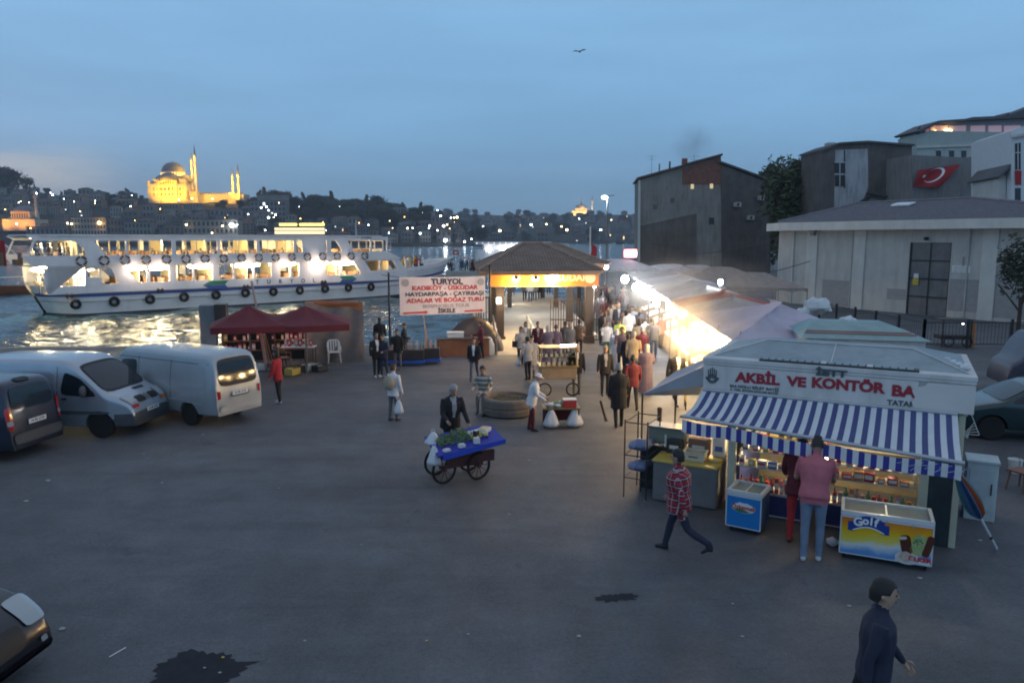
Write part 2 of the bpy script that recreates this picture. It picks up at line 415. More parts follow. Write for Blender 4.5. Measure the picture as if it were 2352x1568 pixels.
# ---- trees
def leaf_mat(name, c1, c2):
 m = bpy.data.materials.new(name); m.use_nodes = True; t = m.node_tree; b = t.nodes['Principled BSDF']
 tc = N(t, 'ShaderNodeTexCoord'); n = N(t, 'ShaderNodeTexNoise'); n.inputs['Scale'].default_value = 0.9; n.inputs['Detail'].default_value = 4
 t.links.new(tc.outputs['Object'], n.inputs['Vector'])
 r = N(t, 'ShaderNodeValToRGB'); r.color_ramp.elements[0].position = 0.35; r.color_ramp.elements[0].color = (*c1, 1); r.color_ramp.elements[1].position = 0.65; r.color_ramp.elements[1].color = (*c2, 1)
 t.links.new(n.outputs['Fac'], r.inputs[0]); t.links.new(r.outputs[0], b.inputs['Base Color']); b.inputs['Roughness'].default_value = 0.8
 return m
leaf_dark = leaf_mat('dark_leaves', (0.018, 0.024, 0.014), (0.045, 0.055, 0.03))
leaf_red = leaf_mat('russet_leaves', (0.05, 0.022, 0.014), (0.08, 0.035, 0.022))
leaf_green = leaf_mat('green_leaves', (0.02, 0.035, 0.014), (0.06, 0.085, 0.035))
bark = mat('bark', (0.07, 0.055, 0.045), 0.9, var=0.3, vscale=4, bump=0.5, bscale=12)
def crown_mesh(H, Rr, n, leaf, lo=0.3, seed=0, blobs=7, shape='round'):
 rn = random.Random(seed); mb = MB(); cs = []
 for k in range(blobs):
  a = rn.random()*2*PI; rr = Rr*0.55*math.sqrt(rn.random()); z = H*(lo + (1-lo)*(0.2+0.62*rn.random()))
  if shape == 'tall': rr *= 0.7; z = H*(lo + (1-lo)*(0.1 + 0.85*k/blobs))
  cs.append((rr*math.cos(a), rr*math.sin(a), z, Rr*(0.34+0.28*rn.random()) * (1.0 if shape == 'round' else (1.15 - 0.75*k/blobs))))
 for i in range(n):
  cx, cy, cz, cr = cs[rn.randrange(blobs)]
  d = Vector((rn.gauss(0,1), rn.gauss(0,1), rn.gauss(0,1))); d.normalize(); d *= cr * (rn.random() ** 0.33) * (1.0 if rn.random() < .9 else 1.25)
  c = Vector((cx, cy, cz)) + Vector((d.x, d.y, d.z*(H*(1-lo)/(2.6*Rr)*0.8 + 0.35)))
  u = Vector((rn.gauss(0,1), rn.gauss(0,1), rn.gauss(0,1))).normalized(); v = u.orthogonal().normalized(); s = leaf*(0.6+0.8*rn.random())
  mb.add([c - u*s, c + v*s*0.55, c + u*s, c - v*s*0.55], [(0,1,2,3)])
 return mb
def tree_proto(name, H, Rr, n, leaf, lm, label, group, seed, lo=0.3, shape='round', blobs=7):
 t = thing(name, label, 'tree', group=group)
 mb = MB(); rn = random.Random(seed+5); mb.tube((0,0,-0.5), (0.03*H*0.3, 0, H*0.45), H*0.025, H*0.014, 7)
 for k in range(5):
  a = rn.random()*2*PI; z = H*(0.25+0.1*k*0.6); mb.tube((0.01*H,0,z), (Rr*.6*math.cos(a), Rr*.6*math.sin(a), z+H*.25), H*.011, H*.004, 5)
 mb.build('trunk', bark, t, smooth=60)
 crown_mesh(H, Rr, n, leaf, lo, seed, blobs, shape).build('crown', lm, t)
 return t
far_trees = []
FT = 'dark trees along the far skyline'
protoA = tree_proto('far_tree', 13, 7.5, 1200, 0.62, leaf_dark, 'dark tree', FT, 1, lo=0.12)
protoB = tree_proto('far_tree', 15, 5.0, 1000, 0.6, leaf_dark, 'dark tree', FT, 2, lo=0.1, shape='tall')
protoC = tree_proto('far_tree', 10, 7.0, 1000, 0.6, leaf_dark, 'dark tree', FT, 3, lo=0.05)
used = set()
def put_tree(proto, loc, s, label, group=FT, rz=None):
 if proto.name not in used: used.add(proto.name); o = proto; o.location = loc
 else: o = clone(proto, loc)
 o['label'] = label; o['group'] = group; o.scale = (s, s, s); o.rotation_euler = (0, 0, rz if rz is not None else random.random()*6)
 return o
def hill_at(xp, y_top_px, Yv, H):
 """ground point of the hill under pixel column xp at distance Yv"""
 p = hill_pt(xp, Yv); return p
rt = random.Random(11)
lab_sky = 'dark rounded tree in the row along the far hill skyline'
for xp, s, dy in ((-20, 2.0, 0), (12, 2.2, -10), (42, 1.9, 0), (70, 1.3, 5), (28, 2.0, 8)):
 p = hill_pt(xp, 800+dy); p.z -= 1; put_tree(protoA, p, s, 'tree in the big dark clump at the far left skyline', 'tree clump at the far left skyline')
for xp, s, k in ((120, .75, 0), (150, .5, 1), (185, .45, 0), (215, .5, 2), (255, .62, 0), (285, .75, 0), (300, .9, 1), (316, .55, 2), (330, .5, 0)):
 p = hill_pt(xp, 805); p.z -= 1.5; put_tree((protoA, protoC, protoB)[k if k != 1 else 2], p, s, lab_sky)
for xp, s in ((517, 1.1), (505, .85)):
 p = hill_pt(xp, 740); put_tree(protoA, p, s*.8, 'dark tree standing in front of the small minaret pair', 'trees before the small minarets')
p = hill_pt(557, 745); put_tree(protoA, p, .8, 'dark tree just right of the small minarets')
p = hill_pt(585, 760); t_ = put_tree(protoC, p, 1.15, 'tree lit orange from below, right of the small minarets')
xp = 600
while xp < 1120:
 s = 0.55 + 0.45*rt.random(); p = hill_pt(xp, 806 + rt.uniform(-10, 8)); p.z -= 2
 put_tree(rt.choice((protoA, protoC, protoA, protoB)), p, s*(1.1 if xp > 1000 else 1.5), lab_sky); xp += rt.uniform(9, 17)
for k in range(70):
 xp = rt.uniform(-100, 1060); Yv = rt.uniform(612, 790); p = hill_pt(xp, Yv); p.z -= 1.5
 if 320 < xp < 600 and Yv > 700: continue
 if 0 < xp < 90 and Yv > 620: continue
 if 640 < xp < 900: Yv = rt.uniform(700, 800); p = hill_pt(xp, Yv); p.z -= 1.5
 put_tree(rt.choice((protoA, protoC)), p, rt.uniform(.45, .85), 'dark tree among the houses on the far hillside', 'trees among the far houses')
for k in range(75):
 xp = rt.uniform(640, 980); Yv = rt.uniform(690, 800); p = hill_pt(xp, Yv); p.z -= 1.5
 put_tree(rt.choice((protoA, protoC)), p, rt.uniform(.9, 1.4), 'dark tree in the wood on the far slope', 'wood on the far slope')
for k in range(60):
 xp = rt.uniform(1000, 1470); Yv = rt.uniform(900, 1650); p = ridge_pt(xp, Yv); p.z -= 1
 put_tree(rt.choice((protoA, protoC)), p, rt.uniform(.9, 1.6), 'dark tree on the low far ridge', 'trees on the low far ridge')
# ---- houses on the far shore
HOUSE_COL = [(0.30, 0.28, 0.26), (0.22, 0.21, 0.21), (0.36, 0.33, 0.29), (0.27, 0.25, 0.26), (0.18, 0.17, 0.17), (0.42, 0.40, 0.37)]
hm = [mat('far_wall_%d' % i, tuple(k*.72 for k in c), 0.9, var=0.2, vscale=0.2) for i, c in enumerate(HOUSE_COL)]
roof_m = [mat('far_tile_roof', (0.13, 0.075, 0.06), 0.9, var=.25, vscale=.3), mat('far_grey_roof', (0.10, 0.10, 0.11), 0.9, var=.2, vscale=.3)]
glass_dark = mat('dark_window', (0.02, 0.022, 0.028), 0.25, var=0)
win_warm = emat('lit_window_warm', (1.0, 0.62, 0.25), 2.2)
win_white = emat('lit_window_white', (0.85, 0.93, 1.0), 2.6)
def house_proto(w, d, h, rows, cols, wallm, rf, lit, seed, hip=True):
 rn = random.Random(seed); t = thing('house', 'house', 'house')
 MB().box(-w/2, w/2, 0, d, -6, h).build('wall', wallm, t)
 r = MB()
 if hip:
  e_ = .4; r.add([(-w/2-e_, -e_, h), (w/2+e_, -e_, h), (w/2+e_, d+e_, h), (-w/2-e_, d+e_, h), (-w/4, d/2, h+2.0), (w/4, d/2, h+2.0)], [(0,3,2,1), (0,1,5,4), (2,3,4,5), (1,2,5), (3,0,4)])
 else: r.box(-w/2-.2, w/2+.2, -.2, d+.2, h, h+.5); r.box(-w/6, w/6, d*.3, d*.7, h+.5, h+2)
 r.build('roof', rf, t)
 dark = MB(); warm = MB()
 for i in range(cols):
  for j in range(rows):
   x = -w/2 + w*(i+.5)/cols; z = h*(j+.55)/rows
   b = warm if rn.random() < lit else dark
   b.box(x-w/cols*.24, x+w/cols*.24, -0.12, 0.1, z-h/rows*.26, z+h/rows*.26)
 if dark.v: tag(dark.build("window", glass_dark, t), kind="stuff")
 if warm.v: tag(warm.build('window', win_warm if seed % 2 else win_white, t), "lit window", kind="stuff")
 return t
protos = []
for i in range(9):
 rn = random.Random(40+i)
 protos.append(house_proto(rn.uniform(9, 18), 9, rn.uniform(7, 15), rn.choice((2, 3, 4)), rn.choice((3, 4, 5)), hm[i % 6], roof_m[i % 2], 0.035 if i % 3 == 0 else 0.0, i, hip=i % 4 != 3))
hu = set(); nh = 0
def put_house(i, p, s, rz, label, group):
 pr = protos[i]
 if i not in hu: hu.add(i); o = pr; o.location = p; o.rotation_euler = (0, 0, rz)
 else: o = clone(pr, p, rz)
 o.scale = (s, s, s); o['label'] = label; o['group'] = group; return o
rh = random.Random(5)
hlab = 'small dim house in the crowd of houses on the far hill'
for row in range(9):
 Yv = 612 + row*21; xp = -60 + rh.uniform(0, 20)
 while xp < 1060:
  p = hill_pt(xp, Yv + rh.uniform(-5, 5)); p.z -= 0.5
  skip = (325 < xp < 560 and Yv > 735) or (650 < xp < 900 and Yv > 690) or (-5 < xp < 95 and 610 < Yv < 690) or rh.random() < .12
  if not skip:
   put_house(rh.randrange(9), p, rh.uniform(.6, .95), rh.uniform(-.5, .5), hlab, 'houses on the far hill'); nh += 1
  xp += rh.uniform(26, 46)
for row in range(6):
 Yv = 915 + row*125; xp = 985 + rh.uniform(0, 20)
 while xp < 1480:
  p = ridge_pt(xp, Yv + rh.uniform(-20, 20)); p.z -= .5
  if rh.random() < .85: put_house(rh.randrange(9), p, rh.uniform(.8, 1.2), rh.uniform(-.5, .5), 'small dim house on the low far ridge', 'houses on the low far ridge')
  xp += rh.uniform(26, 44)
def block(x0, x1, yt, Yv, rows, cols, wallm, label, lit=0.0, litm=None, dep=12, name='building', seed=3, roofc=1, cat='building'):
 p0 = PY(x0, yt, Yv); p1 = PY(x1, yt, Yv); w = p1.x - p0.x; h = p0.z - WZ
 t = thing(name, label, cat, ((p0.x+p1.x)/2, Yv, WZ)); rn = random.Random(seed)
 MB().box(-w/2, w/2, 0, dep, -1, h).build('wall', wallm, t)
 MB().box(-w/2-.4, w/2+.4, -.4, dep+.4, h, h+.6).build('roof', roof_m[roofc], t)
 for i in range(cols):
  for j in range(rows):
   x = -w/2 + w*(i+.5)/cols; z = h - (h*0.8)*(j+.55)/rows
   l = rn.random() < lit
   o = MB().box(x-w/cols*.25, x+w/cols*.25, -0.15, .1, z-h*.8/rows*.28, z+h*.8/rows*.28).build('window', litm if l else glass_dark, t)
 return t
block(162, 242, 500, 604, 4, 11, hm[5], 'pale long waterfront building with two rows of arched windows above ferry')
block(245, 285, 503, 606, 3, 5, hm[4], 'dark block beside the pale waterfront building')
block(285, 345, 510, 606, 3, 7, hm[0], 'low grey waterfront house right of the orange street lamp')
block(420, 545, 505, 606, 3, 12, hm[2], 'long low waterfront row left of the bright white lamp')
block(60, 155, 522, 603, 2, 9, hm[3], 'low shed on the shore below the small orange mosque')
block(575, 655, 462, 700, 7, 9, hm[3], 'office block with white lit rooms right of the small minarets', .14, win_white)
block(590, 655, 448, 706, 1, 9, hm[0], 'lit roof terrace above the office block', .9, win_white, cat='terrace')
tm = thing('waterfront_restaurant', 'restaurant terrace with two yellow neon rows above the ferry roof', 'restaurant', tuple(PY(690, 560, 600)))
yel = emat('yellow_neon', (1.0, 0.78, 0.10), 4.0); yel2 = emat('cream_glow', (1.0, 0.80, 0.35), 1.6)
sx = 600/FD
MB().box(-58*sx, 58*sx, 0, 8, 0, 7*sx*1.5).build('wall', hm[0], tm)
MB().box(-58*sx, 58*sx, .2, 8, 16*sx*1, 40*sx).build('roof', roof_m[1], tm)
for x0, x1, z0, z1, m_ in ((-46, -6, 41, 46, yel), (0, 56, 41, 46, yel), (-57, 56, 22, 29, yel2), (-57, 56, 31, 36, yel2)):
 MB().box(x0*sx, x1*sx, -0.6, -0.2, z0*sx, z1*sx).build('neon_strip', m_, tm)
MB().box(-50*sx, 58*sx, .2, 6, 40*sx, 47*sx).build('sign_board', roof_m[1], tm)
# ---- lamps on the far shore
bulb_w = emat('lamp_white', (0.85, 0.93, 1.0), 26); bulb_o = emat('lamp_orange', (1.0, 0.52, 0.12), 22); bulb_y = emat('lamp_warm', (1.0, 0.75, 0.35), 22)
pole_m = mat('lamp_pole', (0.12, 0.12, 0.12), .6, var=0)
def far_lamp(xp, yp, Yv, r, m_, label, group='street lamps of the far shore'):
 p = PY(xp, yp, Yv); t = thing('street_lamp', label, 'street lamp', tuple(p), group=group)
 MB().ell((0, 0, 0), r, r, r*.9, 8, 6).build('lamp_globe', m_, t, smooth=60)
 MB().tube((0, 0.3, -7), (0, 0.3, -r*.5), .09, .06, 5).build('pole', pole_m, t)
k2 = 0.7656
lam = [(228, 512, 1.9, bulb_o), (532, 517, 2.4, bulb_w), (428, 516, .9, bulb_y), (511, 519, .8, bulb_y), (541, 519, .8, bulb_y), (487, 535, .8, bulb_y), (38, 514, .9, bulb_y), (155, 513, .9, bulb_y), (164, 514, .8, bulb_y), (70, 524, .6, bulb_o),
  (83, 444, 1.1, bulb_w), (121, 448, .9, bulb_w), (147, 457, .5, bulb_w), (170, 463, .5, bulb_w), (300, 474, .7, bulb_w), (411, 459, .8, bulb_y), (441, 456, .8, bulb_y), (488, 457, .7, bulb_y), (617, 500, 1.1, bulb_w), (633, 493, .9, bulb_w), (570, 492, .6, bulb_w), (545, 516, .5, bulb_w), (748, 529, .6, bulb_w), (612, 475, .8, bulb_w), (600, 477, .9, bulb_w), (641, 466, .6, bulb_y), (617, 483, .8, bulb_w),
  (1005, 483, .7, bulb_w), (1012, 496, .9, bulb_w), (1036, 500, .6, bulb_w), (1255, 515, .7, bulb_y), (1050, 499, 1.1, bulb_y), (1043, 500, .7, bulb_y), (1019, 519, 1.1, bulb_w), (987, 519, .8, bulb_w), (1023, 552, 1.9, bulb_w), (965, 536, .9, bulb_w), (948, 524, .6, bulb_w), (985, 524, .5, bulb_w), (1005, 529, .6, bulb_w), (936, 524, .8, bulb_y), (893, 535, .5, bulb_w), (1067, 555, 1.0, bulb_w), (1083, 549, .6, bulb_w)]
for a, b, r, m_ in lam:
 Yv = 601 if b > 500 else 640 if b > 480 else 700
 far_lamp(a, b, Yv, r*.75, m_, 'small white lamp glowing on the far shore' if m_ is bulb_w else 'small warm lamp glowing on the far shore', 'white lamps of the far shore' if m_ is bulb_w else 'warm lamps of the far shore')
for a, b, r, m_ in ((1148, 530, 2.2, bulb_y), (1193, 545, 1.6, bulb_y), (1220, 516, 1.8, bulb_w), (1250, 535, 1.6, bulb_y), (1302, 528, 2.0, bulb_y), (1290, 520, 1.3, bulb_y), (1380, 528, 1.6, bulb_w), (1400, 540, 1.6, bulb_y), (1420, 546, 1.8, bulb_y), (1436, 513, 1.6, bulb_w), (1446, 540, 1.4, bulb_w), (1330, 502, 1.2, bulb_w), (1196, 502, 1.4, bulb_y), (1271, 498, 1.3, bulb_w), (1110, 520, 1.2, bulb_w), (1090, 507, 1.2, bulb_y), (1173, 545, 2.0, bulb_w), (1181, 549, 2.0, bulb_w), (1404, 505, 1.1, bulb_y), (1240, 544, 1.5, bulb_o), (1371, 515, 1.2, bulb_o)):
 far_lamp(a, b, 1000 if b > 515 else 1350, r*.7, m_, 'tiny lamp on the low far ridge', 'tiny lamps of the low far ridge')
rl = random.Random(77)
for k in range(45):
 a = rl.uniform(0, 1060); f = rl.random(); Yv = 605 + 150*f
 if 330 < a < 560 and f > .6: continue
 p = hill_pt(a, Yv); t = thing('street_lamp', 'tiny light point between the houses of the far hill', 'street lamp', (p.x, p.y, p.z + rl.uniform(4, 12)), group='tiny light points of the far hill')
 r = rl.uniform(.22, .5)
 MB().ell((0, 0, 0), r, r, r, 6, 4).build('lamp_globe', rl.choice((bulb_w, bulb_y, bulb_y, bulb_o)), t)
# ---- the mosque on the hill
stone = mat('pale_limestone', (0.52, 0.46, 0.36), 0.85, var=.1, vscale=.3)
lead = mat('lead_dome', (0.17, 0.17, 0.19), 0.6, var=.12, vscale=.3)
MW = emat('mosque_window', (1.0, 0.62, 0.15), 2.0)
def dome_prof(r, h, n=8): return [(r*math.cos(PI/2*i/n), h*math.sin(PI/2*i/n)) for i in range(n+1)]
def mosque(name, label, base, S, floods):
 t = thing(name, label, 'mosque', base)
 w = MB(); w.box(-55*S, 30*S, 0, 60*S, -4, 34*S); w.box(-48*S, 22*S, 6*S, 54*S, 34*S, 46*S)
 w.box(30*S, 48*S, 10*S, 50*S, -4, 18*S)
 for x in (-55, -33, 6, 26): w.box((x-2.5)*S, (x+2.5)*S, -2.2*S, 0, -4, 42*S)
 w.build('wall', stone, t)
 d = MB(); d.lathe(dome_prof(25*S, 23*S) , (-12*S, 30*S, 62*S), 28)
 for x, y, r, z in ((-12, 8, 22, 42), (-12, 52, 22, 42), (-36, 30, 18, 42), (14, 30, 18, 42)): d.lathe(dome_prof(r*S, r*.85*S), (x*S, y*S, z*S), 20)
 for x in (-48, -30, 8, 26):
  d.lathe(dome_prof(5*S, 5*S), (x*S, 5*S, 46*S if abs(x+12) < 30 else 36*S), 12); d.lathe(dome_prof(5*S, 5*S), (x*S, 54*S, 46*S), 12)
 d.tube((-12*S, 30*S, 85*S), (-12*S, 30*S, 90*S), .4*S, .15*S, 5)
 d.build('dome', lead, t, smooth=40)
 dr = MB(); dr.lathe([(26*S, 0), (26*S, 11*S)], (-12*S, 30*S, 52*S), 28); dr.build('drum', stone, t, smooth=40)
 for k in range(28):
  a = 2*PI*k/28 + .1; c = Vector((-12*S + 26.2*S*math.cos(a), 30*S + 26.2*S*math.sin(a), 57*S))
  if c.y < 32*S:
   MB().obox(c, Vector((-math.sin(a), math.cos(a), 0))*1.3*S, Vector((math.cos(a), math.sin(a), 0))*.3*S, (0, 0, 3.4*S)).build('window', MW, t)
 ar = MB()
 pts = [(-12*S + 21*S*math.cos(a), 30*S + 23*S*math.sin(a)) for a in [PI*i/14 for i in range(15)]]
 ar.xprism(pts, 2*S, 7*S); ar.build('tympanum', stone, t)
 ar = MB()
 po = [(-12*S + 24*S*math.cos(PI*i/14), 30*S + 26*S*math.sin(PI*i/14)) for i in range(15)]
 for i in range(14):
  ar.xprism([pts[i], pts[i+1], po[i+1], po[i]], 1*S, 8*S)
 ar.build('arch', lead, t)
 ww = MB()
 for j, zz in enumerate((8, 20)):
  for i in range(9): ww.box((-46 + i*8.5)*S, (-43.4 + i*8.5)*S, -.5*S, .2*S, zz*S, (zz+6)*S)
 for i in range(5): ww.box((-23.5 + i*5.2)*S, (-21 + i*5.2)*S, 1.4*S, 2.2*S, 33*S, (38 + (2-abs(i-2))*3)*S)
 ww.build('window', glass_dark, t)
 w2 = MB(); w2.box(48*S, 150*S, 20*S, 60*S, -4, 13*S); w2.build('courtyard_wall', stone, t)
 cd = MB()
 for i in range(11): cd.lathe(dome_prof(4*S, 4*S), ((53 + i*9)*S, 26*S, 13*S), 10)
 cd.build('small_dome', lead, t, smooth=40)
 return t
def minaret(t, x, y, h, S, gal, r=3.2):
 m_ = MB(); m_.lathe([(r*1.7*S, -4), (r*1.6*S, h*.12*S), (r*S, h*.18*S), (r*.72*S, h*.80*S)], (x*S, y*S, 0), 12)
 for g_ in gal: m_.lathe([(r*.8*S, (g_-3)*S), (r*1.55*S, g_*S), (r*1.55*S, (g_+3)*S), (r*1.3*S, (g_+3)*S), (r*.8*S, (g_+1)*S)], (x*S, y*S, 0), 12)
 o = m_.build('minaret', stone, t, smooth=40)
 c = MB(); c.lathe([(r*.95*S, h*.80*S), (r*.85*S, h*.82*S), (0.01, h*S)], (x*S, y*S, 0), 12); c.build('spire', lead, o, smooth=40)
 return o
MY = 780.0; S1 = MY/FD
mp_ = PY(388, 458, MY)
mq = mosque('mosque', 'large domed mosque glowing gold on the far hilltop with four minarets', (mp_.x + 12*S1, MY, mp_.z), S1, 1)
minaret(mq, 31, 30, 110, S1, (52, 70, 86), 1.9); minaret(mq, 50, 4, 124, S1, (54, 74, 94), 2.3)
minaret(mq, 123, 30, 74, S1, (36, 50), 2.0); minaret(mq, 141, 16, 82, S1, (34, 54), 2.3)
GOLD = (1.0, 0.52, 0.025)
def flood(x, y, z, power, tx, ty, tz, ang=75, S=S1, base=mq.location, col=GOLD):
 p = Vector(base) + Vector((x, y, z))*S; q = Vector(base) + Vector((tx, ty, tz))*S
 l = lamp('floodlight', 'SPOT', p, power*.5, col, 2.0, spot_size=R(ang), spot_blend=.6)
 l.rotation_euler = (q - p).to_track_quat('-Z', 'Y').to_euler()
flood(-30, -45, 2, 1.5e5, -25, 0, 25, 95); flood(5, -45, 2, 1.9e5, 0, 0, 25, 95)
flood(-12, -28, 30, 0.5e5, -12, 6, 48, 80); flood(40, -35, 2, 0.8e5, 40, 10, 10, 85)
for x, y, hh in ((31, 30, (50, 68, 84)), (49, 4, (50, 72, 92)), (123, 30, (22, 34, 48)), (141, 16, (14, 32, 52))):
 for h_ in hh: lamp('floodlight', 'POINT', Vector(mq.location) + Vector((x - 3, y - 8, h_ - 4))*S1, 7000, GOLD, 1.0)
flood(70, -30, 10, .4e5, 60, 8, 60, 60)
flood(90, -30, 0, 1.0e5, 90, 20, 6, 100); flood(130, -40, 5, 1.0e5, 140, 40, 50, 70); flood(155, -40, 0, 1.0e5, 150, 24, 40, 60)
MY2 = 625.0; S2 = MY2/FD
p = PY(42, 516, MY2)
m2 = thing('small_mosque', 'small mosque lit orange at the left edge with one pale minaret', 'mosque', tuple(p))
w = MB(); w.box(-36*S2, 38*S2, 0, 50*S2, -5, 12*S2); w.box(-20*S2, 22*S2, 8*S2, 44*S2, 12*S2, 30*S2); w.build('wall', stone, m2)
d = MB(); d.lathe(dome_prof(22*S2, 14*S2), (0, 26*S2, 30*S2), 24)
for x in (-28, 28): d.lathe(dome_prof(8*S2, 7*S2), (x*S2, 20*S2, 12*S2), 14)
d.build('dome', lead, m2, smooth=40)
ww = MB()
for i in range(7): ww.box((-18+i*5.6)*S2, (-15.6+i*5.6)*S2, 7.5*S2, 8.2*S2, 16*S2, 25*S2)
ww.build('window', glass_dark, m2)
minaret(m2, 31, 20, 98, S2, (62,), 3.4)
for x, pw in ((-30, 2.2e4), (10, 1.5e4), (34, 1.1e4)): flood(x, -22, 0, pw, x*.8, 10, 12, 110, S2, m2.location, (1.0, 0.36, 0.05))
flood(-36, -6, 14, 0.8e4, -14, 10, 22, 90, S2, m2.location, (1, .5, .06))
MY3 = 1650.0; S3 = MY3/FD
p = PY(1335, 494, MY3)
m3 = thing('distant_mosque', 'tiny golden mosque with two minarets on the low ridge by the lamp post', 'mosque', tuple(p))
w = MB(); w.box(-22*S3, 20*S3, 0, 26*S3, -6, 9*S3); w.box(-14*S3, 14*S3, 4*S3, 24*S3, 9*S3, 15*S3); w.build('wall', stone, m3)
d = MB(); d.lathe(dome_prof(13*S3, 10*S3), (0, 13*S3, 15*S3), 20); d.build('dome', lead, m3, smooth=40)
minaret(m3, 2, 24, 42, S3, (28,), 1.4); minaret(m3, 25, 6, 44, S3, (30,), 1.4)
for x, pw in ((-20, 1.2e5), (0, 1.4e5), (22, 1.2e5)): flood(x, -16, 0, pw, x*.8, 8, 12, 90, S3, m3.location, (1.0, 0.6, 0.2))
flood(24, -20, 5, 1.6e5, 25, 6, 32, 70, S3, m3.location, (1, .65, .25)); flood(4, -20, 15, 1.6e5, 2, 24, 34, 60, S3, m3.location, (1, .65, .25))
# ---- panel with openings
from mathutils.geometry import tessellate_polygon
def panel(mb, outer, holes, y0, y1, mi=0):
 """flat wall in the xz plane between y0 and y1 with real openings"""
 loops = [outer] + holes
 flat = [Vector((x, 0, z)) for lp in loops for x, z in lp]
 tris = tessellate_polygon([[Vector((x, z, 0)) for x, z in lp] for lp in loops])
 n = len(flat)
 V = [(p.x, y0, p.z) for p in flat] + [(p.x, y1, p.z) for p in flat]
 F = []
 for t in tris:
  a, b, c = t
  nrm = (flat[b]-flat[a]).cross(flat[c]-flat[a]).y
  if nrm > 0: a, c = c, a
  F.append((a, b, c)); F.append((n+c, n+b, n+a))
 o = 0
 for lp in loops:
  k = len(lp)
  for i in range(k):
   j = (i+1) % k; F.append((o+i, o+j, n+o+j, n+o+i))
  o += k
 mb.add(V, F, mi)
def rrect(x0, x1, z0, z1, r=0.1, n=3):
 r = min(r, (x1-x0)/2.01, (z1-z0)/2.01); P = []
 for cx, cz, a in ((x1-r, z1-r, 0), (x0+r, z1-r, 90), (x0+r, z0+r, 180), (x1-r, z0+r, 270)):
  for k in range(n+1):
   t = R(a + 90*k/n); P.append((cx + r*math.cos(t), cz + r*math.sin(t)))
 return P
# ---- the ferry
fa = G(182, 726, WZ); fb = G(894, 682, WZ)
FANG = math.atan2(fb.y-fa.y, fb.x-fa.x)
FP = Plane((fa.x, fa.y), FANG)
def Z1(x, y): return FP.sz(x*.3255, y*.3255 + 306.2)
def Z3(x, y): return FP.sz(x*.228 + 689, y*.228 + 459.4)
WSHIP = mat('ship_white', (0.84, 0.77, 0.76), 0.35, var=.05, vscale=.6, dirt=.12)
SGREY = mat('ship_grey', (0.45, 0.44, 0.45), 0.5, var=.1, vscale=1)
SBLUE = mat('ship_blue', (0.05, 0.09, 0.32), 0.4, var=.1)
SDARK = mat('ship_bottom', (0.05, 0.035, 0.04), 0.6, var=.2)
RUB = mat('rubber', (0.012, 0.012, 0.013), .85, var=.2)
CREAM = mat('cabin_cream', (0.70, 0.60, 0.38), .6, var=.06)
FLOORW = mat('deck_floor', (0.35, 0.28, 0.2), .6, var=.15)
SEATM = mat('bench_seat', (0.18, 0.10, 0.06), .6, var=.15)
CEIL = mat('cabin_ceiling', (0.75, 0.7, 0.55), .5, var=0)
F_W = emat('ferry_lamp', (1.0, 0.80, 0.42), 70)
F_Y = emat('ferry_cabin_lamp', (1.0, 0.80, 0.40), 70)
GLS = mat('window_glass', (0.9, 0.95, 0.95), 0.02, var=0, trans=1.0, spec=.5)
ferry = thing('ferry', 'large white two-deck passenger ferry with lit windows, life rings and tyre fenders', 'ferry', (fa.x, fa.y, 0), FANG)
BEAM = 8.6
zs = lambda x, y: FP.sz(x, y)[1]
Zstripe = (FP.sz(163, 684)[1] + FP.sz(890, 644)[1]) / 2
Zlb = (FP.sz(293, 648)[1] + FP.sz(830, 631)[1]) / 2
Zlt = (FP.sz(286, 616)[1] + FP.sz(808, 597)[1]) / 2
Zub = (FP.sz(228, 586)[1] + FP.sz(812, 578)[1]) / 2
Zut = (FP.sz(215, 554)[1] + FP.sz(817, 551)[1]) / 2
Zrf = (FP.sz(182, 538)[1] + FP.sz(800, 541)[1]) / 2
S_ST = FP.sz(80, 640)[0]; S_BOW = FP.sz(1022, 628)[0]
for k in range(200):
 q_ = Matrix.Rotation(FANG, 3, 'Z') @ Vector((S_BOW, 4.3, 0))
 if proj((fa.x + q_.x, fa.y + q_.y, 2.0))[0] > 1026: break
 S_BOW += .1
print('FERRY z', [round(v, 2) for v in (WZ, Zstripe, Zlb, Zlt, Zub, Zut, Zrf)], 's', S_ST, S_BOW, 'ang', math.degrees(FANG))
S0 = -2.6
def half(s, z):
 L = S_BOW - S0; u = (s - S0) / L
 st = min(1.0, (max(u, 0) / 0.07 + 0.02) ** 0.45) if u < .07 else 1.0
 bw = 1.0 if u < .70 else max(0.0, 1 - ((u - .70) / .30) ** (2.2 + 0.9*z)) ** 0.75
 return BEAM/2 * st * bw * (0.93 + 0.07*z)
def sheer(s): u = (s - S0) / (S_BOW - S0); return Zlb - .12 + max(0, (u - .62)) ** 2 * 7.5
def rake(s, z): u = (s - S0)/(S_BOW - S0); return s + (z - 1) * max(0, u - .85) * 14 - (z-1)*max(0, .08-u)*14
hull = MB(); NS, NZ = 90, 12
for side in (-1, 1):
 def fn(u, v, side=side):
  s = S0 + (S_BOW - S0)*u; zz = WZ - .6 + (sheer(s) - WZ + .6)*v; f = max(0, (zz-WZ)/(sheer(s)-WZ))
  return (rake(s, f), BEAM/2 + side*half(s, f), zz)
 o = len(hull.f); hull.grid(fn, NS, NZ)
 for k in range(o, len(hull.f)):
  zc = sum(hull.v[i][2] for i in hull.f[k])/4; uc = sum(hull.v[i][0] for i in hull.f[k])/4
  hull.m[k] = 3 if zc < WZ + .25 else 0
 if side == 1: hull.f[o:] = [f[::-1] for f in hull.f[o:]]
hull.build('hull', [WSHIP, SGREY, SBLUE, SDARK], ferry, smooth=35)
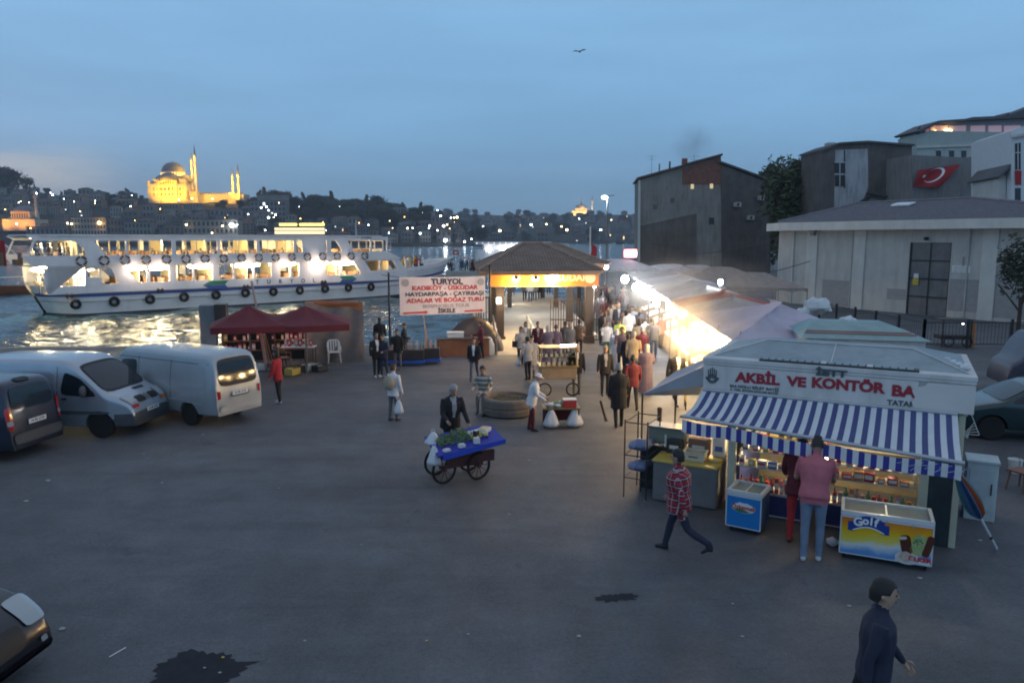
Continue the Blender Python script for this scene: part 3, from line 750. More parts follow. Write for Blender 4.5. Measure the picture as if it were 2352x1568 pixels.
def strake(z0, z1, off, name, m, dz=lambda s: 0.0, s_a=0.0, s_b=1.0):
 b = MB()
 for side in (-1, 1):
  def fn(u, v, side=side):
   s = S0 + (S_BOW - S0)*(s_a + (s_b-s_a)*u); z = z0 + (z1-z0)*v + dz(s); f = max(0, (z-WZ)/(sheer(s)-WZ))
   return (rake(s, f), BEAM/2 + side*(half(s, f) + off), z)
  b.grid(fn, 90, 1, thick=None)
  def fn2(u, v, side=side, zz=z1):
   s = S0 + (S_BOW - S0)*(s_a + (s_b-s_a)*u); z = zz + dz(s); f = max(0, (z-WZ)/(sheer(s)-WZ))
   return (rake(s, f), BEAM/2 + side*(half(s, f) + off*v), z)
  b.grid(fn2, 90, 1)
 return b.build(name, m, ferry, smooth=60)
sh = lambda s: max(0, ((s - S0)/(S_BOW-S0) - .62))**2 * 6.0
strake(Zstripe - .12, Zstripe + .12, .05, 'blue_stripe', SBLUE, sh)
strake(Zstripe - .55, Zstripe - .45, .09, 'rubbing_strake', SGREY, lambda s: sh(s)*.7)
dk = MB()
pts = [(S0 + (S_BOW-S0)*i/60) for i in range(61)]
pl_ = [(s, BEAM/2 - half(s, 1)) for s in pts] + [(s, BEAM/2 + half(s, 1)) for s in pts[::-1]]
dk.prism(pl_[1:-1], Zlb - .75, Zlb - .68)
dk.build('main_deck', FLOORW, ferry)
s_a, s_b = Z1(600, 1000)[0], Z3(1000, 600)[0]
u0 = Z1(170, 900)[0]
lw = []
def hol(Zf, x0, x1, yy, z0, z1, r=.12): return rrect(Zf(x0, yy)[0], Zf(x1, yy)[0], z0, z1, r)
low_bays = [hol(Z1, a, b, 1000, Zlb, Zlt, .1) for a, b in ((1058, 1195), (1245, 1360), (1374, 1500), (1548, 1645), (1662, 1785), (1800, 1915), (1975, 2047), (2060, 2165), (2185, 2285))]
low_bays += [hol(Z3, a, b, 690, Zlb, Zlt, .1) for a, b in ((-12, 66), (92, 238), (262, 397))]
xs = [Z1(875, 970), Z1(1035, 970), Z1(1035, 1050), Z1(985, 1050)]
low_bays.insert(0, [(Z1(872, 960)[0], Zlt), (Z1(1035, 1000)[0], Zlt), (Z1(1035, 1000)[0], Zlb), (Z1(985, 1050)[0], Zlb), (Z1(905, 1000)[0], Zlt - .35)])
low_bays.append([(Z3(424, 690)[0], Zlt), (Z3(424, 690)[0], Zlb), (Z3(610, 740)[0], Zlb), (Z3(618, 735)[0], Zlb+.1), (Z3(530, 620)[0], Zlt)])
st_l0 = Z1(310, 1000)[0]
low_bays.insert(0, [(st_l0, Zlt), (st_l0, Zlb - .1), (Z1(600, 1070)[0], Zlb - .1), (Z1(600, 1000)[0], Zlt)])
low_bays.insert(1, [(Z1(718, 960)[0], Zlt), (Z1(718, 1060)[0], Zlb - .05), (Z1(845, 1060)[0], Zlb - .05), (Z1(835, 1040)[0], Zlb + .1), (Z1(790, 990)[0], Zlt - .12), (Z1(765, 965)[0], Zlt)])
low_bays.insert(1, [(Z1(618, 960)[0], Zlt - .15), (Z1(618, 1000)[0], Zlb + .55), (Z1(700, 1000)[0], Zlb + .55), (Z1(700, 960)[0], Zlt - .15)])
fr_l = [(Z3(650, 635)[0], Zlt), (Z3(735, 730)[0], Zlb), (Z3(800, 730)[0], Zlb), (Z3(800, 620)[0], Zlt)]
fr_2 = [(Z3(815, 620)[0], Zlt), (Z3(815, 730)[0], Zlb), (Z3(960, 720)[0], Zlb), (Z3(975, 690)[0], Zlb+.5), (Z3(950, 640)[0], Zlt-.2), (Z3(930, 620)[0], Zlt)]
low_bays += [fr_l, fr_2]
sEnd = Z3(1080, 700)[0]
outer = [(u0 + 1.4, Zlb - .7), (sEnd, Zlb - .7), (sEnd, Zlb + .1), (Z3(990, 620)[0], Zlt + .22), (u0 + 1.4, Zlt + .22)]
for y, nm in ((0.0, 'lower_side_wall'), (BEAM - .1, 'lower_side_wall')):
 b = MB(); panel(b, outer, low_bays, y, y + .1); b.build(nm, WSHIP, ferry)
ub_bays = [[(Z1(a, 800)[0], Zut), (Z1(a, 800)[0], Zub), (Z1(b, 800)[0], Zub), (Z1(b, 800)[0], Zut)] for a, b in ((895, 1210), (1235, 1530), (1545, 1810), (1825, 2070), (2085, 2290), (2330, 2440))]
ub_bays = [hol(Z1, a, b, 800, Zub, Zut, .06) for a, b in ((897, 1208), (1237, 1528), (1547, 1808), (1827, 2068), (2087, 2290))] + [hol(Z3, 20, 262, 460, Zub, Zut, .06)]
ub_bays = ub_bays[:4] + [ub_bays[4], ub_bays[5]]
ub_bays[4] = hol(Z1, 2087, 2290, 800, Zub, Zut, .06)
ub_bays[5] = hol(Z3, 15, 262, 460, Zub, Zut, .06)
ub_bays.insert(0, [(Z1(660, 760)[0], Zut), (Z1(880, 800)[0], Zut), (Z1(880, 800)[0], Zub), (Z1(750, 860)[0], Zub), (Z1(700, 810)[0], (Zub+Zut)/2)])
ub_bays.append([(Z3(306, 410)[0], Zut-.05), (Z3(306, 510)[0], Zub), (Z3(412, 510)[0], Zub), (Z3(395, 470)[0], Zub + .5), (Z3(350, 415)[0], Zut-.05)])
ub_bays.append([(Z3(470, 405)[0], Zut), (Z3(540, 515)[0], Zub), (Z3(698, 515)[0], Zub), (Z3(698, 405)[0], Zut)])
ub_bays.append(hol(Z3, 716, 862, 460, Zub, Zut, .06))
ub_bays.insert(0, [(Z1(250, 770)[0], Zut), (Z1(200, 850)[0], Zub), (Z1(600, 860)[0], Zub), (Z1(590, 820)[0], Zub + .5), (Z1(540, 770)[0], Zut - .15), (Z1(500, 758)[0], Zut)])
uo = [(u0 - .2, Zub), (u0 + .5, Zlt + .12), (Z3(960, 560)[0], Zlt + .12), (Z3(1010, 590)[0], Zlt + .2), (Z3(870, 500)[0], Zub + .05), (Z3(880, 400)[0], Zut), (Z3(875, 360)[0], Zrf - .12), (u0 + .2, Zrf - .12), (Z1(235, 760)[0], Zut + .1), (u0 + 0.2, Zub + .05)]
for y in (-.16, BEAM + .06):
 b = MB(); panel(b, uo, ub_bays, y, y + .1); b.build('upper_side_wall', WSHIP, ferry)
def slab(name, sa, sb, z0, z1, m, y0=-.14, y1=BEAM+.14, nose=0.0):
 b = MB(); b.prism([(sa, y0+.8), (sa+.8, y0), (sb-nose, y0), (sb, y0+nose*1.1+.01), (sb, y1-nose*1.1-.01), (sb-nose, y1), (sa+.8, y1), (sa, y1-.8)], z0, z1); return b.build(name, m, ferry)
slab('upper_deck', u0 - .1, Z3(1000, 560)[0], Zlt + .14, Zlt + .24, CEIL, y0=-.05, y1=BEAM+.05, nose=2.0)
slab('roof', u0 + .3, Z3(875, 380)[0], Zrf - .11, Zrf, WSHIP, nose=1.2, y0=-.3, y1=BEAM+.3)
slab('ceiling', u0 + .6, Z3(860, 380)[0], Zrf - .26, Zrf - .2, CEIL, nose=1.2, y0=-.02, y1=BEAM+.02)
b = MB(); sf = Z3(870, 500)[0]; se = Z3(1130, 640)[0]
b.add([(sf, .3, Zub+.05), (sf, BEAM-.3, Zub+.05), (se, BEAM*.62, Zlt-.55), (se, BEAM*.38, Zlt-.55), (sf, .3, Zub-.12), (sf, BEAM-.3, Zub-.12), (se, BEAM*.62, Zlt-.67), (se, BEAM*.38, Zlt-.67)], [(0,3,2,1), (4,5,6,7), (0,1,5,4), (1,2,6,5), (2,3,7,6), (3,0,4,7)])
b.build('foredeck_slope', WSHIP, ferry)
b = MB(); b.box(sf - .3, sf - .1, .3, BEAM-.3, Zub - .2, Zub + .25); b.box(sf-.25, sf-.12, .3, BEAM-.3, Zut-.1, Zrf-.1)
for k in range(6): b.box(sf-.25, sf-.12, .3 + k*(BEAM-.7)/5, .4 + k*(BEAM-.7)/5, Zub, Zut)
b.build('wheelhouse_front', WSHIP, ferry)
b = MB()
for side in (-1, 1):
 def fn(u, v, side=side):
  s = S0 + (S_BOW-S0)*(.66 + .34*u); z = sheer(s) + .02 + .36*v; return (rake(s, 1) , BEAM/2 + side*(half(s, 1) + .02), z)
 b.grid(fn, 30, 1, thick=(0, -.06*side, 0))
b.build('bow_bulwark', WSHIP, ferry, smooth=40)
b = MB()
for i in range(9):
 s = Z1(1035, 1000)[0] + i*3.1; b.box(s, s+.06, 2.2, BEAM-2.2, Zlb - .68, Zlt)
b.box(Z1(600, 1000)[0], Z1(600, 1000)[0]+.1, .1, BEAM-.1, Zlb-.68, Zlt+.1)
for i in range(4): b.box(Z1(1210+310*i, 800)[0], Z1(1210+310*i, 800)[0]+.08, 2.6, BEAM-2.6, Zlt+.24, Zrf-.2)
b.box(Z1(545, 800)[0], Z1(545, 800)[0]+.1, .1, BEAM-.1, Zlt+.24, Zrf-.2)
b.build('bulkhead', CREAM, ferry)
for k, (a, bb) in enumerate(((720, 880), (897, 1208), (1237, 1528), (1547, 1808), (1827, 2068), (2087, 2290))):
 n = 3 if k else 2
 for y in (-.12, BEAM+.1):
  for j in range(1, n+1):
   s = Z1(a + (bb-a)*j/(n+1), 800)[0]; MB().box(s-.035, s+.035, y-.02, y+.05, Zub, Zut).build('mullion', CREAM, ferry)
bench = MB().box(0, .45, 0, 1.6, 0, .42).box(.38, .46, 0, 1.6, .42, .95); bm0 = None
def inst(name, me, parent, loc, rz=0.0):
 o = link(name, me, parent, loc, rz); return o
bme = bench.build('bench', SEATM, ferry, (0, 0, -50)); bmesh_ = bme.data; bpy.data.objects.remove(bme)
for i in range(22):
 for y in (.5, 3.2, 6.2):
  inst('bench', bmesh_, ferry, (Z1(920, 1000)[0] + i*1.15, y, Zlb - .68))
  inst('bench', bmesh_, ferry, (Z1(720, 800)[0] + i*1.15, y, Zlt + .24))
for i in range(4): inst('bench', bmesh_, ferry, (u0 - 1.6 + i*1.2, .8, Zlt + .24))
lm_out = MB().ell((0, 0, -.16), 1.35, .15, .24, 16, 8).build('deck_lamp', F_W, ferry, (0, 0, -50)); lmo = lm_out.data; bpy.data.objects.remove(lm_out)
for x, Zf, yy in ((1120, Z1, 960), (1440, Z1, 950), (1740, Z1, 945), (2000, Z1, 935), (2230, Z1, 930), (170, Z3, 640), (450, Z3, 620), (930, Z1, 960)):
 s = Zf(x, yy)[0]; inst('deck_lamp', lmo, ferry, (s, .14, Zlt + .05))
 lamp('ferry_light', 'POINT', (s, -.5, Zlt - .30), 55, (1, .80, .62), .12, ferry); lamp('ferry_light', 'POINT', (s, .9, Zlt - .42), 420, (1, .86, .6), .12, ferry)
for x in (380, 480, 560):
 s = Z1(x, 960)[0]; inst('deck_lamp', lmo, ferry, (s, 1.0, Zlt + .05)); lamp('ferry_light', 'POINT', (s, 1.0, Zlt - .45), 600, (1, .88, .62), .12, ferry)
for i in range(10):
 s = Z1(760, 760)[0] + i*2.45
 for y in (1.6, BEAM-1.6): MB().box(s-.5, s+.5, y-.08, y+.08, Zrf - .3, Zrf - .27).build('cabin_lamp', F_Y, ferry)
 if i % 2 == 0: lamp('ferry_light', 'POINT', (s, 2.0, Zrf - .55), 800, (1, .76, .36), .2, ferry)
MB().box(Z1(270, 760)[0], Z1(420, 760)[0], 1.0, 3.2, Zrf - .32, Zrf - .27).build('deck_lamp', emat('ferry_stern_lamp', (1, .93, .7), 14), ferry)
lamp('ferry_light', 'POINT', (Z1(340, 800)[0], 2, Zrf - .6), 320, (1, .85, .5), .2, ferry)
lamp('ferry_light', 'POINT', (Z3(890, 680)[0], 2.5, Zlt - .3), 40, (1, .66, .36), .2, ferry)
lamp('ferry_light', 'POINT', (Z3(1150, 600)[0], BEAM/2, Zlt + .5), 160, (1, .86, .62), .15, ferry)
MB().ell((Z3(1150, 600)[0], BEAM/2, Zlt + .5), .12, .12, .12, 8, 6).build('bow_lamp', F_W, ferry)
ring_r = mat('life_ring_dark', (0.10, 0.05, 0.045), .6, var=0); ring_w = mat('life_ring_white', (0.75, 0.74, 0.7), .5, var=0)
b = MB(); b.torus((0, -.06, 0), .33, .075, 'y', 24, 8, 0, mis=lambda i: 1 if (i % 6) in (0,) else 0)
rg = b.build('life_ring', [ring_r, ring_w], ferry, (0, 0, -50), smooth=60); rgm = rg.data; bpy.data.objects.remove(rg)
for x in (570, 730, 877, 1024, 1168, 1306, 1440, 1570, 1697, 1817, 1936, 2050, 2160, 2267):
 s, z = Z1(x, 910 - (x-570)*.024*1.0); inst('life_ring', rgm, ferry, (s, -.22, (Zub+Zlt)/2 + .05), 0)
for x in (362, 502, 640): inst('life_ring', rgm, ferry, (Z3(x, 570)[0], -.22, (Zub+Zlt)/2 + .05))
o_ = MB().torus((0, 0, 0), .3, .07, 'x', 20, 8, 0, mis=lambda i: 1 if (i % 5) == 0 else 0).build('life_ring', [mat('life_ring_orange', (.7, .2, .06), .6, var=0), ring_w], ferry, (Z1(600, 1010)[0] - .06, 1.4, Zlb + .75), smooth=60)
b = MB(); b.torus((0, 0, 0), .29, .13, 'y', 22, 8); ty = b.build('tyre_fender', RUB, ferry, (0, 0, -50), smooth=60); tym = ty.data; bpy.data.objects.remove(ty)
for Zf, L_ in ((Z1, ((540, 1207), (808, 1187), (1060, 1170), (1300, 1155), (1525, 1140), (1733, 1125), (1930, 1117), (2117, 1107), (2295, 1095))), (Z3, ((255, 893), (490, 882), (718, 875)))):
 for x, y in L_:
  s, z = Zf(x, y); f = (z - WZ)/(sheer(s) - WZ); yy = BEAM/2 - half(s, f) - .16
  o = inst('tyre_fender', tym, ferry, (s, yy, z)); o.rotation_euler = (0, 0, 0)
  MB().tube((s, yy + .02, z + .3), (s, yy + .14, z + 1.0), .015, n=5).build('rope', SDARK, ferry)
for x, y, Zf in ((1130, 1110, Z1), (490, 1148, Z1), (1735, 1083, Z1), (2285, 1052, Z1), (235, 830, Z3)):
 s, z = Zf(x, y); MB().box(s-.28, s+.28, -.08, .02, z-.1, z+.1).box(s-.2, s-.12, -.1, .02, z-.2, z+.2).box(s+.12, s+.2, -.1, .02, z-.2, z+.2).build('mooring_bollard', SDARK, ferry)
GRN = mat('ship_green', (0.03, 0.22, 0.10), .4, var=0); NAVY = mat('navy_letters', (0.02, 0.025, 0.09), .4, var=0)
def arrow(Zf, x0, x1, yt, yb, flip):
 s0, z1_ = Zf(x0, yt); s1, z0_ = Zf(x1, yb); s1 = Zf(x1, yt)[0]; zm = (z0_+z1_)/2
 tip, tail = (s0, s1) if not flip else (s1, s0); w = (tail - tip)
 MB().xprism([(tip, zm), (tip + w*.28, z1_), (tail, z1_), (tail - w*.14, zm)], -.02, -.006).build('arrow_emblem', GRN, ferry)
 MB().xprism([(tip, zm - .02), (tail - w*.14, zm - .02), (tail, z0_), (tip + w*.28, z0_)], -.02, -.006).build('arrow_emblem', SBLUE, ferry)
arrow(Z1, 1430, 1612, 1043, 1092, False); arrow(Z3, 398, 572, 768, 822, True)
for ch, x, y in (('T', 1815, 1050), ('U', 1897, 1048), ('R', 1978, 1046), ('Y', 2058, 1044), ('O', 2138, 1041), ('L', 2215, 1038)):
 s, z = Z1(x, y); textmesh('letter', ch, .52, NAVY, ferry, (s, -.015, z), (R(90), 0, 0), bold=.012)
s_, z_ = Z3(660, 385); textmesh('letter', 'ISTANBUL', .26, NAVY, ferry, (s_, -.175, Zrf - .22), (R(90), 0, 0))
b = MB(); b.tube((Z3(870, 300)[0]-1, BEAM/2, Zrf), (Z3(870, 300)[0]-1, BEAM/2, Zrf+1.6), .06); b.tube((Z3(940, 400)[0], .5, Zub-.1), (Z3(940, 400)[0], .5, Zut+.3), .03); b.build('mast', SGREY, ferry)
b = MB()
for i in range(16):
 a_ = u0 - .1 + i*.2; b.tube((a_, -.05, Zub), (a_, -.05, Zub + .22), .015, n=4)
b.tube((u0 - .1, -.05, Zub + .22), (u0 + 3.2, -.05, Zub + .22), .02, n=5)
for i in range(20): b.tube((Z3(900, 600)[0]+.3*i, .3 + .02*i, sheer(Z3(900, 600)[0]) + .3), (Z3(900, 600)[0]+.3*i, .3 + .02*i, sheer(Z3(900, 600)[0]) + .62), .012, n=4)
b.build('railing', WSHIP, ferry)
red = mat('flag_red', (0.32, 0.012, 0.02), .7, var=.08); FW = mat('flag_white', (.8, .8, .8), .7, var=0)
flg = thing('flag', 'small red flag hanging from a slanted staff at the ferry stern', 'flag', tuple(ferry.matrix_basis @ Vector((u0 - .2, 1.2, Zub))))
MB().tube((0, 0, 0), (-1.3, -.3, 1.5), .03, .02).build('staff', WSHIP, flg)
MB().grid(lambda u, v: (-1.25 + .55*u, -.3 + .1*math.sin(u*9), 1.4 - 1.9*v - .35*u), 8, 6, thick=(0, .01, 0)).build('cloth', red, flg, smooth=60)
tb = thing('tender_boat', 'small boat with a pale canopy moored beside the ferry stern', 'boat', tuple(G(62, 672, WZ)), FANG + .2)
b = MB(); b.grid(lambda u, v: (-3.6 + 5.6*u, (-1 + 2*v)*1.0*math.sin(PI*min(1, .18 + u*.82))**.5, .75 - 1.2*(1-abs(2*v-1)**2) + .25*(1-u)**2), 12, 8); b.build('hull', mat('boat_wood', (.28, .12, .07), .5, var=.2), tb, smooth=60)
b = MB(); b.box(-2.4, 1.2, -.8, .8, 1.75, 1.82); b.build('canopy', CEIL, tb)
b = MB(); [b.tube((x, y, .5), (x, y, 1.75), .03, n=5) for x in (-2.2, 1.0) for y in (-.75, .75)]; b.build('post', SGREY, tb)
f2p = G(1095, 600, WZ); 
f2 = thing('ferry', 'distant second ferry with blazing white deck lights behind the pier roof', 'ferry', (f2p.x, f2p.y, WZ), R(8))
zt2 = PY(1160, 556, f2p.y).z - WZ; L2 = 20.0; k2_ = f2p.y/FD
b = MB(); b.prism([(0, 0), (L2, 0), (L2+3, 2.5), (L2, 5), (0, 5)], -.5, 16*k2_*1.6); b.build('hull', WSHIP, f2)
h1, h2, h3 = 22*k2_*1.2, 34*k2_*1.15, zt2
b = MB(); b.box(0, L2, -.2, 5.2, h2-.1, h2+.35); b.box(-.3, L2+.3, -.4, 5.4, h3-.12, h3+.05); b.box(2, L2, 1, 4, 16*k2_*1.6, h2)
b.build('cabin', WSHIP, f2)
W2 = emat('ferry_white_lamp', (.86, .95, 1.0), 60)
for i in range(14): MB().box(i*1.55, i*1.55+.12, -.2, -.1, h2, h3).build('post', emat('glowing_post', (.9, .95, 1), 3.0), f2)  # posts emit by themselves in place of deck light falling on them
for i in range(9): MB().ell((.8 + i*1.9, .1, h3 - .35), .2, .2, .16, 8, 6).build('deck_lamp', W2, f2)
for x in (3.5, 7.2, 9.6, 10.6): MB().ell((x, -.3, h1), .34 if x < 9 else .5, .25, .22, 8, 6).build('deck_lamp', W2, f2)
lamp('ferry_light', 'POINT', (8, -3, h1), 160, (.85, .95, 1), .3, f2); lamp('ferry_light', 'POINT', (4, 2, h3-.6), 120, (.85, .95, 1), .3, f2)
lamp('ferry_light', 'POINT', (12, 2, h3-.6), 120, (.85, .95, 1), .3, f2)
# ---- buildings on the right
plaster = mat('cream_plaster', (0.50, 0.48, 0.45), .85, var=.1, vscale=.8, bump=.15, bscale=25, dirt=.35)
plaster2 = mat('cream_pilaster', (0.58, 0.56, 0.52), .85, var=.08, vscale=1, dirt=.2)
patch_g = mat('grey_paint_patch', (0.30, 0.29, 0.29), .85, var=.1)
roof_t = mat('slate_tiles', (0.16, 0.15, 0.17), .75, var=.2, vscale=3, bump=.3, bscale=12)
steel_d = mat('steel_door', (0.14, 0.14, 0.145), .5, var=.15, dirt=.4)
dark_m = mat('black_iron', (0.02, 0.02, 0.022), .5, var=.1)
wa = G(2347, 743); wb = G(2005, 713)
WANG = math.atan2(wa.y - wb.y, wa.x - wb.x)
c0 = wb
for k in range(400):
 if proj((c0.x, c0.y, 3))[0] < 1823: break
 c0 = c0 + (wb - wa).normalized()*.05
ce_ = PY(1787, 600, c0.y + 3.2); ce_ = Matrix.Rotation(-WANG, 3, 'Z') @ (Vector((ce_.x, ce_.y, 0)) - Vector((c0.x, c0.y, 0)))
WPn = Plane((c0.x, c0.y), WANG)
ws = lambda x, y: WPn.sz(x, y)
wt_ = ws(2005, 528)[1]; wf = ws(2005, 508)[1]
ub = thing('utility_building', 'low cream one-storey building with tiled hip roof and tall steel door', 'building', (c0.x, c0.y, 0), WANG)
DW = 11.0
rpn = Vector((-math.sin(WANG), math.cos(WANG), 0))*(DW/2) + c0
RP_ = Plane((rpn.x, rpn.y), WANG); rl0, rz0 = RP_.sz(1971, 463); rl1, rz1 = RP_.sz(2236, 463)
zr = (rz0 + rz1)/2; LW = 21.0
dx0, dx1 = ws(2085, 640)[0], ws(2180, 640)[0]; dzt = ws(2130, 557)[1]
b = MB(); b.box(0, dx0, 0, .3, -.3, wt_); b.box(dx1, LW, 0, .3, -.3, wt_); b.box(dx0, dx1, 0, .3, dzt, wt_)
print('UB', LW, rl0, rl1, zr, ce_, dx0, dx1)
b.box(0, .3, .3, DW, -.3, wt_); b.box(LW-.3, LW, .3, DW, -.3, wt_); b.box(.3, LW-.3, DW-.3, DW, -.3, wt_)
b.prism([(0, .01), (ce_.x, ce_.y), (ce_.x+.2, ce_.y+.3), (.28, .35)], -.3, wt_-.004)
b.build('wall', plaster, ub)
for x in (1853, 1960, 2255):
 s = ws(x, 600)[0]; MB().box(s, s+.9, -.09, .02, 0, wt_-.01).build('pilaster', plaster2, ub)
MB().box(-.09, .0, -.12, 1.0, 0, wt_-.01).build('pilaster', plaster2, ub)
for x0, x1, y0, y1 in ((1890, 1958, 642, 705), (2038, 2082, 662, 690), (2182, 2250, 640, 718), (2262, 2420, 610, 740)):
 s0, z1 = ws(x0, y0); s1, z0 = ws(x1, y1); s1 = ws(x1, y0)[0]
 MB().box(s0, s1, -.02, .01, max(.05, z0), z1).build('paint_patch', patch_g, ub)
b = MB(); b.box(dx0, dx1, .12, .2, 0, dzt); b.build('door', steel_d, ub)
b = MB()
for k in range(1, 4): b.box(dx0, dx1, .07, .119, dzt*k/4-.05, dzt*k/4+.05)
b.box((dx0+dx1)/2-.03, (dx0+dx1)/2+.03, .06, .118, 0, dzt); b.box(dx0, dx0+.08, .05, .117, 0, dzt); b.box(dx1-.08, dx1, .05, .117, 0, dzt)
b.build('door_frame', dark_m, ub)
s, z = ws(2103, 637); o = MB().box(s-.16, s+.16, .04, .06, z-.05, z+.25).build('notice', mat('paper_white', (.7, .7, .66), .7), ub)
MB().box(s-.2, s+.18, .04, .06, z-.5, z-.08).build('warning_sign', mat('warning_yellow', (.55, .42, .03), .6), ub)
s, z = ws(2208, 618); MB().box(s-.55, s+.55, -.04, 0, z-.22, z+.22).build('notice', mat('paper_white', (.7, .7, .66)), ub)
for k in range(3): MB().box(s-.45, s+.45, -.046, -.041, z-.15+.12*k, z-.12+.12*k).build('print_line', patch_g, ub)
s, z = ws(2130, 548); MB().ell((s, -.15, z), .16, .16, .12).build('door_lamp', dark_m, ub)
s, z = ws(1872, 530); MB().box(s-.2, s+.3, -.5, -.1, z-.1, z+.05).box(s-.1, s+.2, -.45, 0, z-.35, z-.12).build('camera_box', patch_g, ub)
s, z = ws(2213, 600); MB().box(s-.05, s+.05, -.05, -.002, z-.3, z+.3).build('conduit', patch_g, ub)
for i, x in enumerate((1960, 2228)):
 s = ws(x, 600)[0]; MB().tube((s-.1, -.06, 0), (s-.1, -.06, wt_), .05).build('downpipe', plaster, ub)
b = MB(); b.prism([(-.7, -1.1), (LW+1.1, -1.1), (LW+1.1, DW+1.1), (ce_.x+1, DW+1.1), (ce_.x-1.0, ce_.y+1.0), (ce_.x-.9, ce_.y-.5)], wt_, wf); b.build('eave', plaster2, ub)
e0 = .9
rp = [(-e0, -e0, wf), (LW+e0, -e0, wf), (LW+e0, DW+e0, wf), (-e0, DW+e0, wf), (rl0, DW/2, zr), (rl1, DW/2, zr)]
MB().add(rp, [(0,1,5,4), (2,3,4,5), (1,2,5), (3,0,4), (0,3,2,1)]).build('roof', roof_t, ub)
b = MB(); nrow = 26
for k in range(nrow):
 f = (k+.5)/nrow; y = -e0 + (DW/2+e0)*f; z = wf + (zr-wf)*f; xa = -e0 + (rl0+e0)*f; xb = LW+e0 - (LW-rl1+e0)*f
 b.obox(((xa+xb)/2, y, z+.02), ((xb-xa)/2, 0, 0), Vector((0, DW/2+e0, zr-wf)).normalized()*.05, (0, 0, .022))
 x = xa
 b.obox((x, (y + DW - y)/2, z+.02), (0, (DW + 2*e0)*(1-f)/2, 0), Vector((rl0+e0, 0, zr-wf)).normalized()*.05, (0, 0, .022))
tag(b.build('roof_tiles', roof_t, ub), kind='stuff')
b = MB()
for a, c in (((-e0, -e0, wf), (rl0, DW/2, zr)), ((rl0, DW/2, zr), (rl1, DW/2, zr)), ((LW+e0, -e0, wf), (rl1, DW/2, zr))): b.tube(Vector(a)+Vector((0,0,.05)), Vector(c)+Vector((0,0,.05)), .12, n=6)
b.build('ridge_tiles', roof_t, ub)
s0 = (rl0+rl1)/2 + .3; MB().obox((s0, 3.9, wf + (zr-wf)*.78 + .1), (.7, 0, 0), Vector((0, DW/2+e0, zr-wf)).normalized()*.4, (0, 0, .05)).build('skylight', mat('skylight_white', (.7, .72, .75), .3), ub)
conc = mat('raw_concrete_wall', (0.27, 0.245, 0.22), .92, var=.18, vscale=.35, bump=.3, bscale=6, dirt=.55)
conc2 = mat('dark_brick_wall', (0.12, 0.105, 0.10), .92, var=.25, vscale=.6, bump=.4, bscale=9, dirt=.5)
brickm = mat('red_brick_patch', (0.20, 0.085, 0.065), .9, var=.25, vscale=2)
def traced_building(name, label, pts, Yd, mt, depth, ang=0.0, extra=None, cat='building', zb=-1):
 """outline (display pixels) of a facade standing at ground distance Yd"""
 p0 = PY(pts[0][0], 548, Yd); P_ = Plane((p0.x, p0.y), ang)
 t = thing(name, label, cat, (p0.x, p0.y, 0), ang)
 poly = [P_.sz(x, y) for x, y in pts]
 b = MB(); b.xprism(poly, 0, depth); b.build('wall', mt, t)
 return t, P_
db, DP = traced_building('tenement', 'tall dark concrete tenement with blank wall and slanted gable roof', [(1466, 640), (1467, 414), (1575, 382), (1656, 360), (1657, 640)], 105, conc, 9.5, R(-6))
s0, z0 = DP.sz(1657, 640)
pr = Vector((DP.p.x, DP.p.y, 0)) + Vector((DP.d.x, DP.d.y, 0))*s0
P2 = Plane((pr.x, pr.y), R(22))
poly = [P2.sz(x, y) for x, y in ((1657.5, 640), (1657.5, 378), (1768, 420), (1770, 640))]
M_ = Matrix.Rotation(-R(-6), 4, 'Z') 
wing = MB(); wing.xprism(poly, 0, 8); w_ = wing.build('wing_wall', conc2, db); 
rel = Matrix.Rotation(R(6), 4, 'Z') @ (pr - Vector((DP.p.x, DP.p.y, 0)))
w_.location = (rel.x + .02, rel.y + .1, 0); w_.rotation_euler = (0, 0, R(28))
b = MB()
pp = [DP.sz(x, y) for x, y in ((1466, 413), (1575, 381), (1656, 358))]
for (xa, za), (xb, zb) in zip(pp[:-1], pp[1:]): b.add([(xa-.2, -.5, za), (xb+.15, -.5, zb), (xb+.15, 9.8, zb), (xa-.2, 9.8, za), (xa-.2, -.5, za+.28), (xb+.15, -.5, zb+.28), (xb+.15, 9.8, zb+.28), (xa-.2, 9.8, za+.28)], [(0,3,2,1),(4,5,6,7),(0,1,5,4),(1,2,6,5),(2,3,7,6),(3,0,4,7)])
b.build('roof', roof_m[0], db)
b = MB(); poly = [P2.sz(x, y) for x, y in ((1652, 374), (1768, 417))]
(xa, za), (xb, zb) = poly
b.add([(xa, -.3, za), (xb+.3, -.3, zb), (xb+.3, 8.2, zb), (xa, 8.2, za), (xa, -.3, za+.25), (xb+.3, -.3, zb+.25), (xb+.3, 8.2, zb+.25), (xa, 8.2, za+.25)], [(0,3,2,1),(4,5,6,7),(0,1,5,4),(1,2,6,5),(2,3,7,6),(3,0,4,7)])
o = b.build('roof', roof_m[1], db); o.location = w_.location; o.rotation_euler = w_.rotation_euler
def dpr(pts, y0, y1, nm, m, P_=DP, par=db):
 b = MB(); b.xprism([P_.sz(x, y) for x, y in pts], y0, y1); return b.build(nm, m, par)
dpr([(1567, 388), (1656, 362), (1656, 424), (1567, 424)], -.06, 0.02, 'brick_patch', brickm)
dpr([(1466, 520), (1600, 490), (1600, 640), (1466, 640)], -.05, 0.02, 'render_patch', mat('brown_render', (.15, .125, .11), .92, var=.25, vscale=.4, bump=.3, dirt=.4))
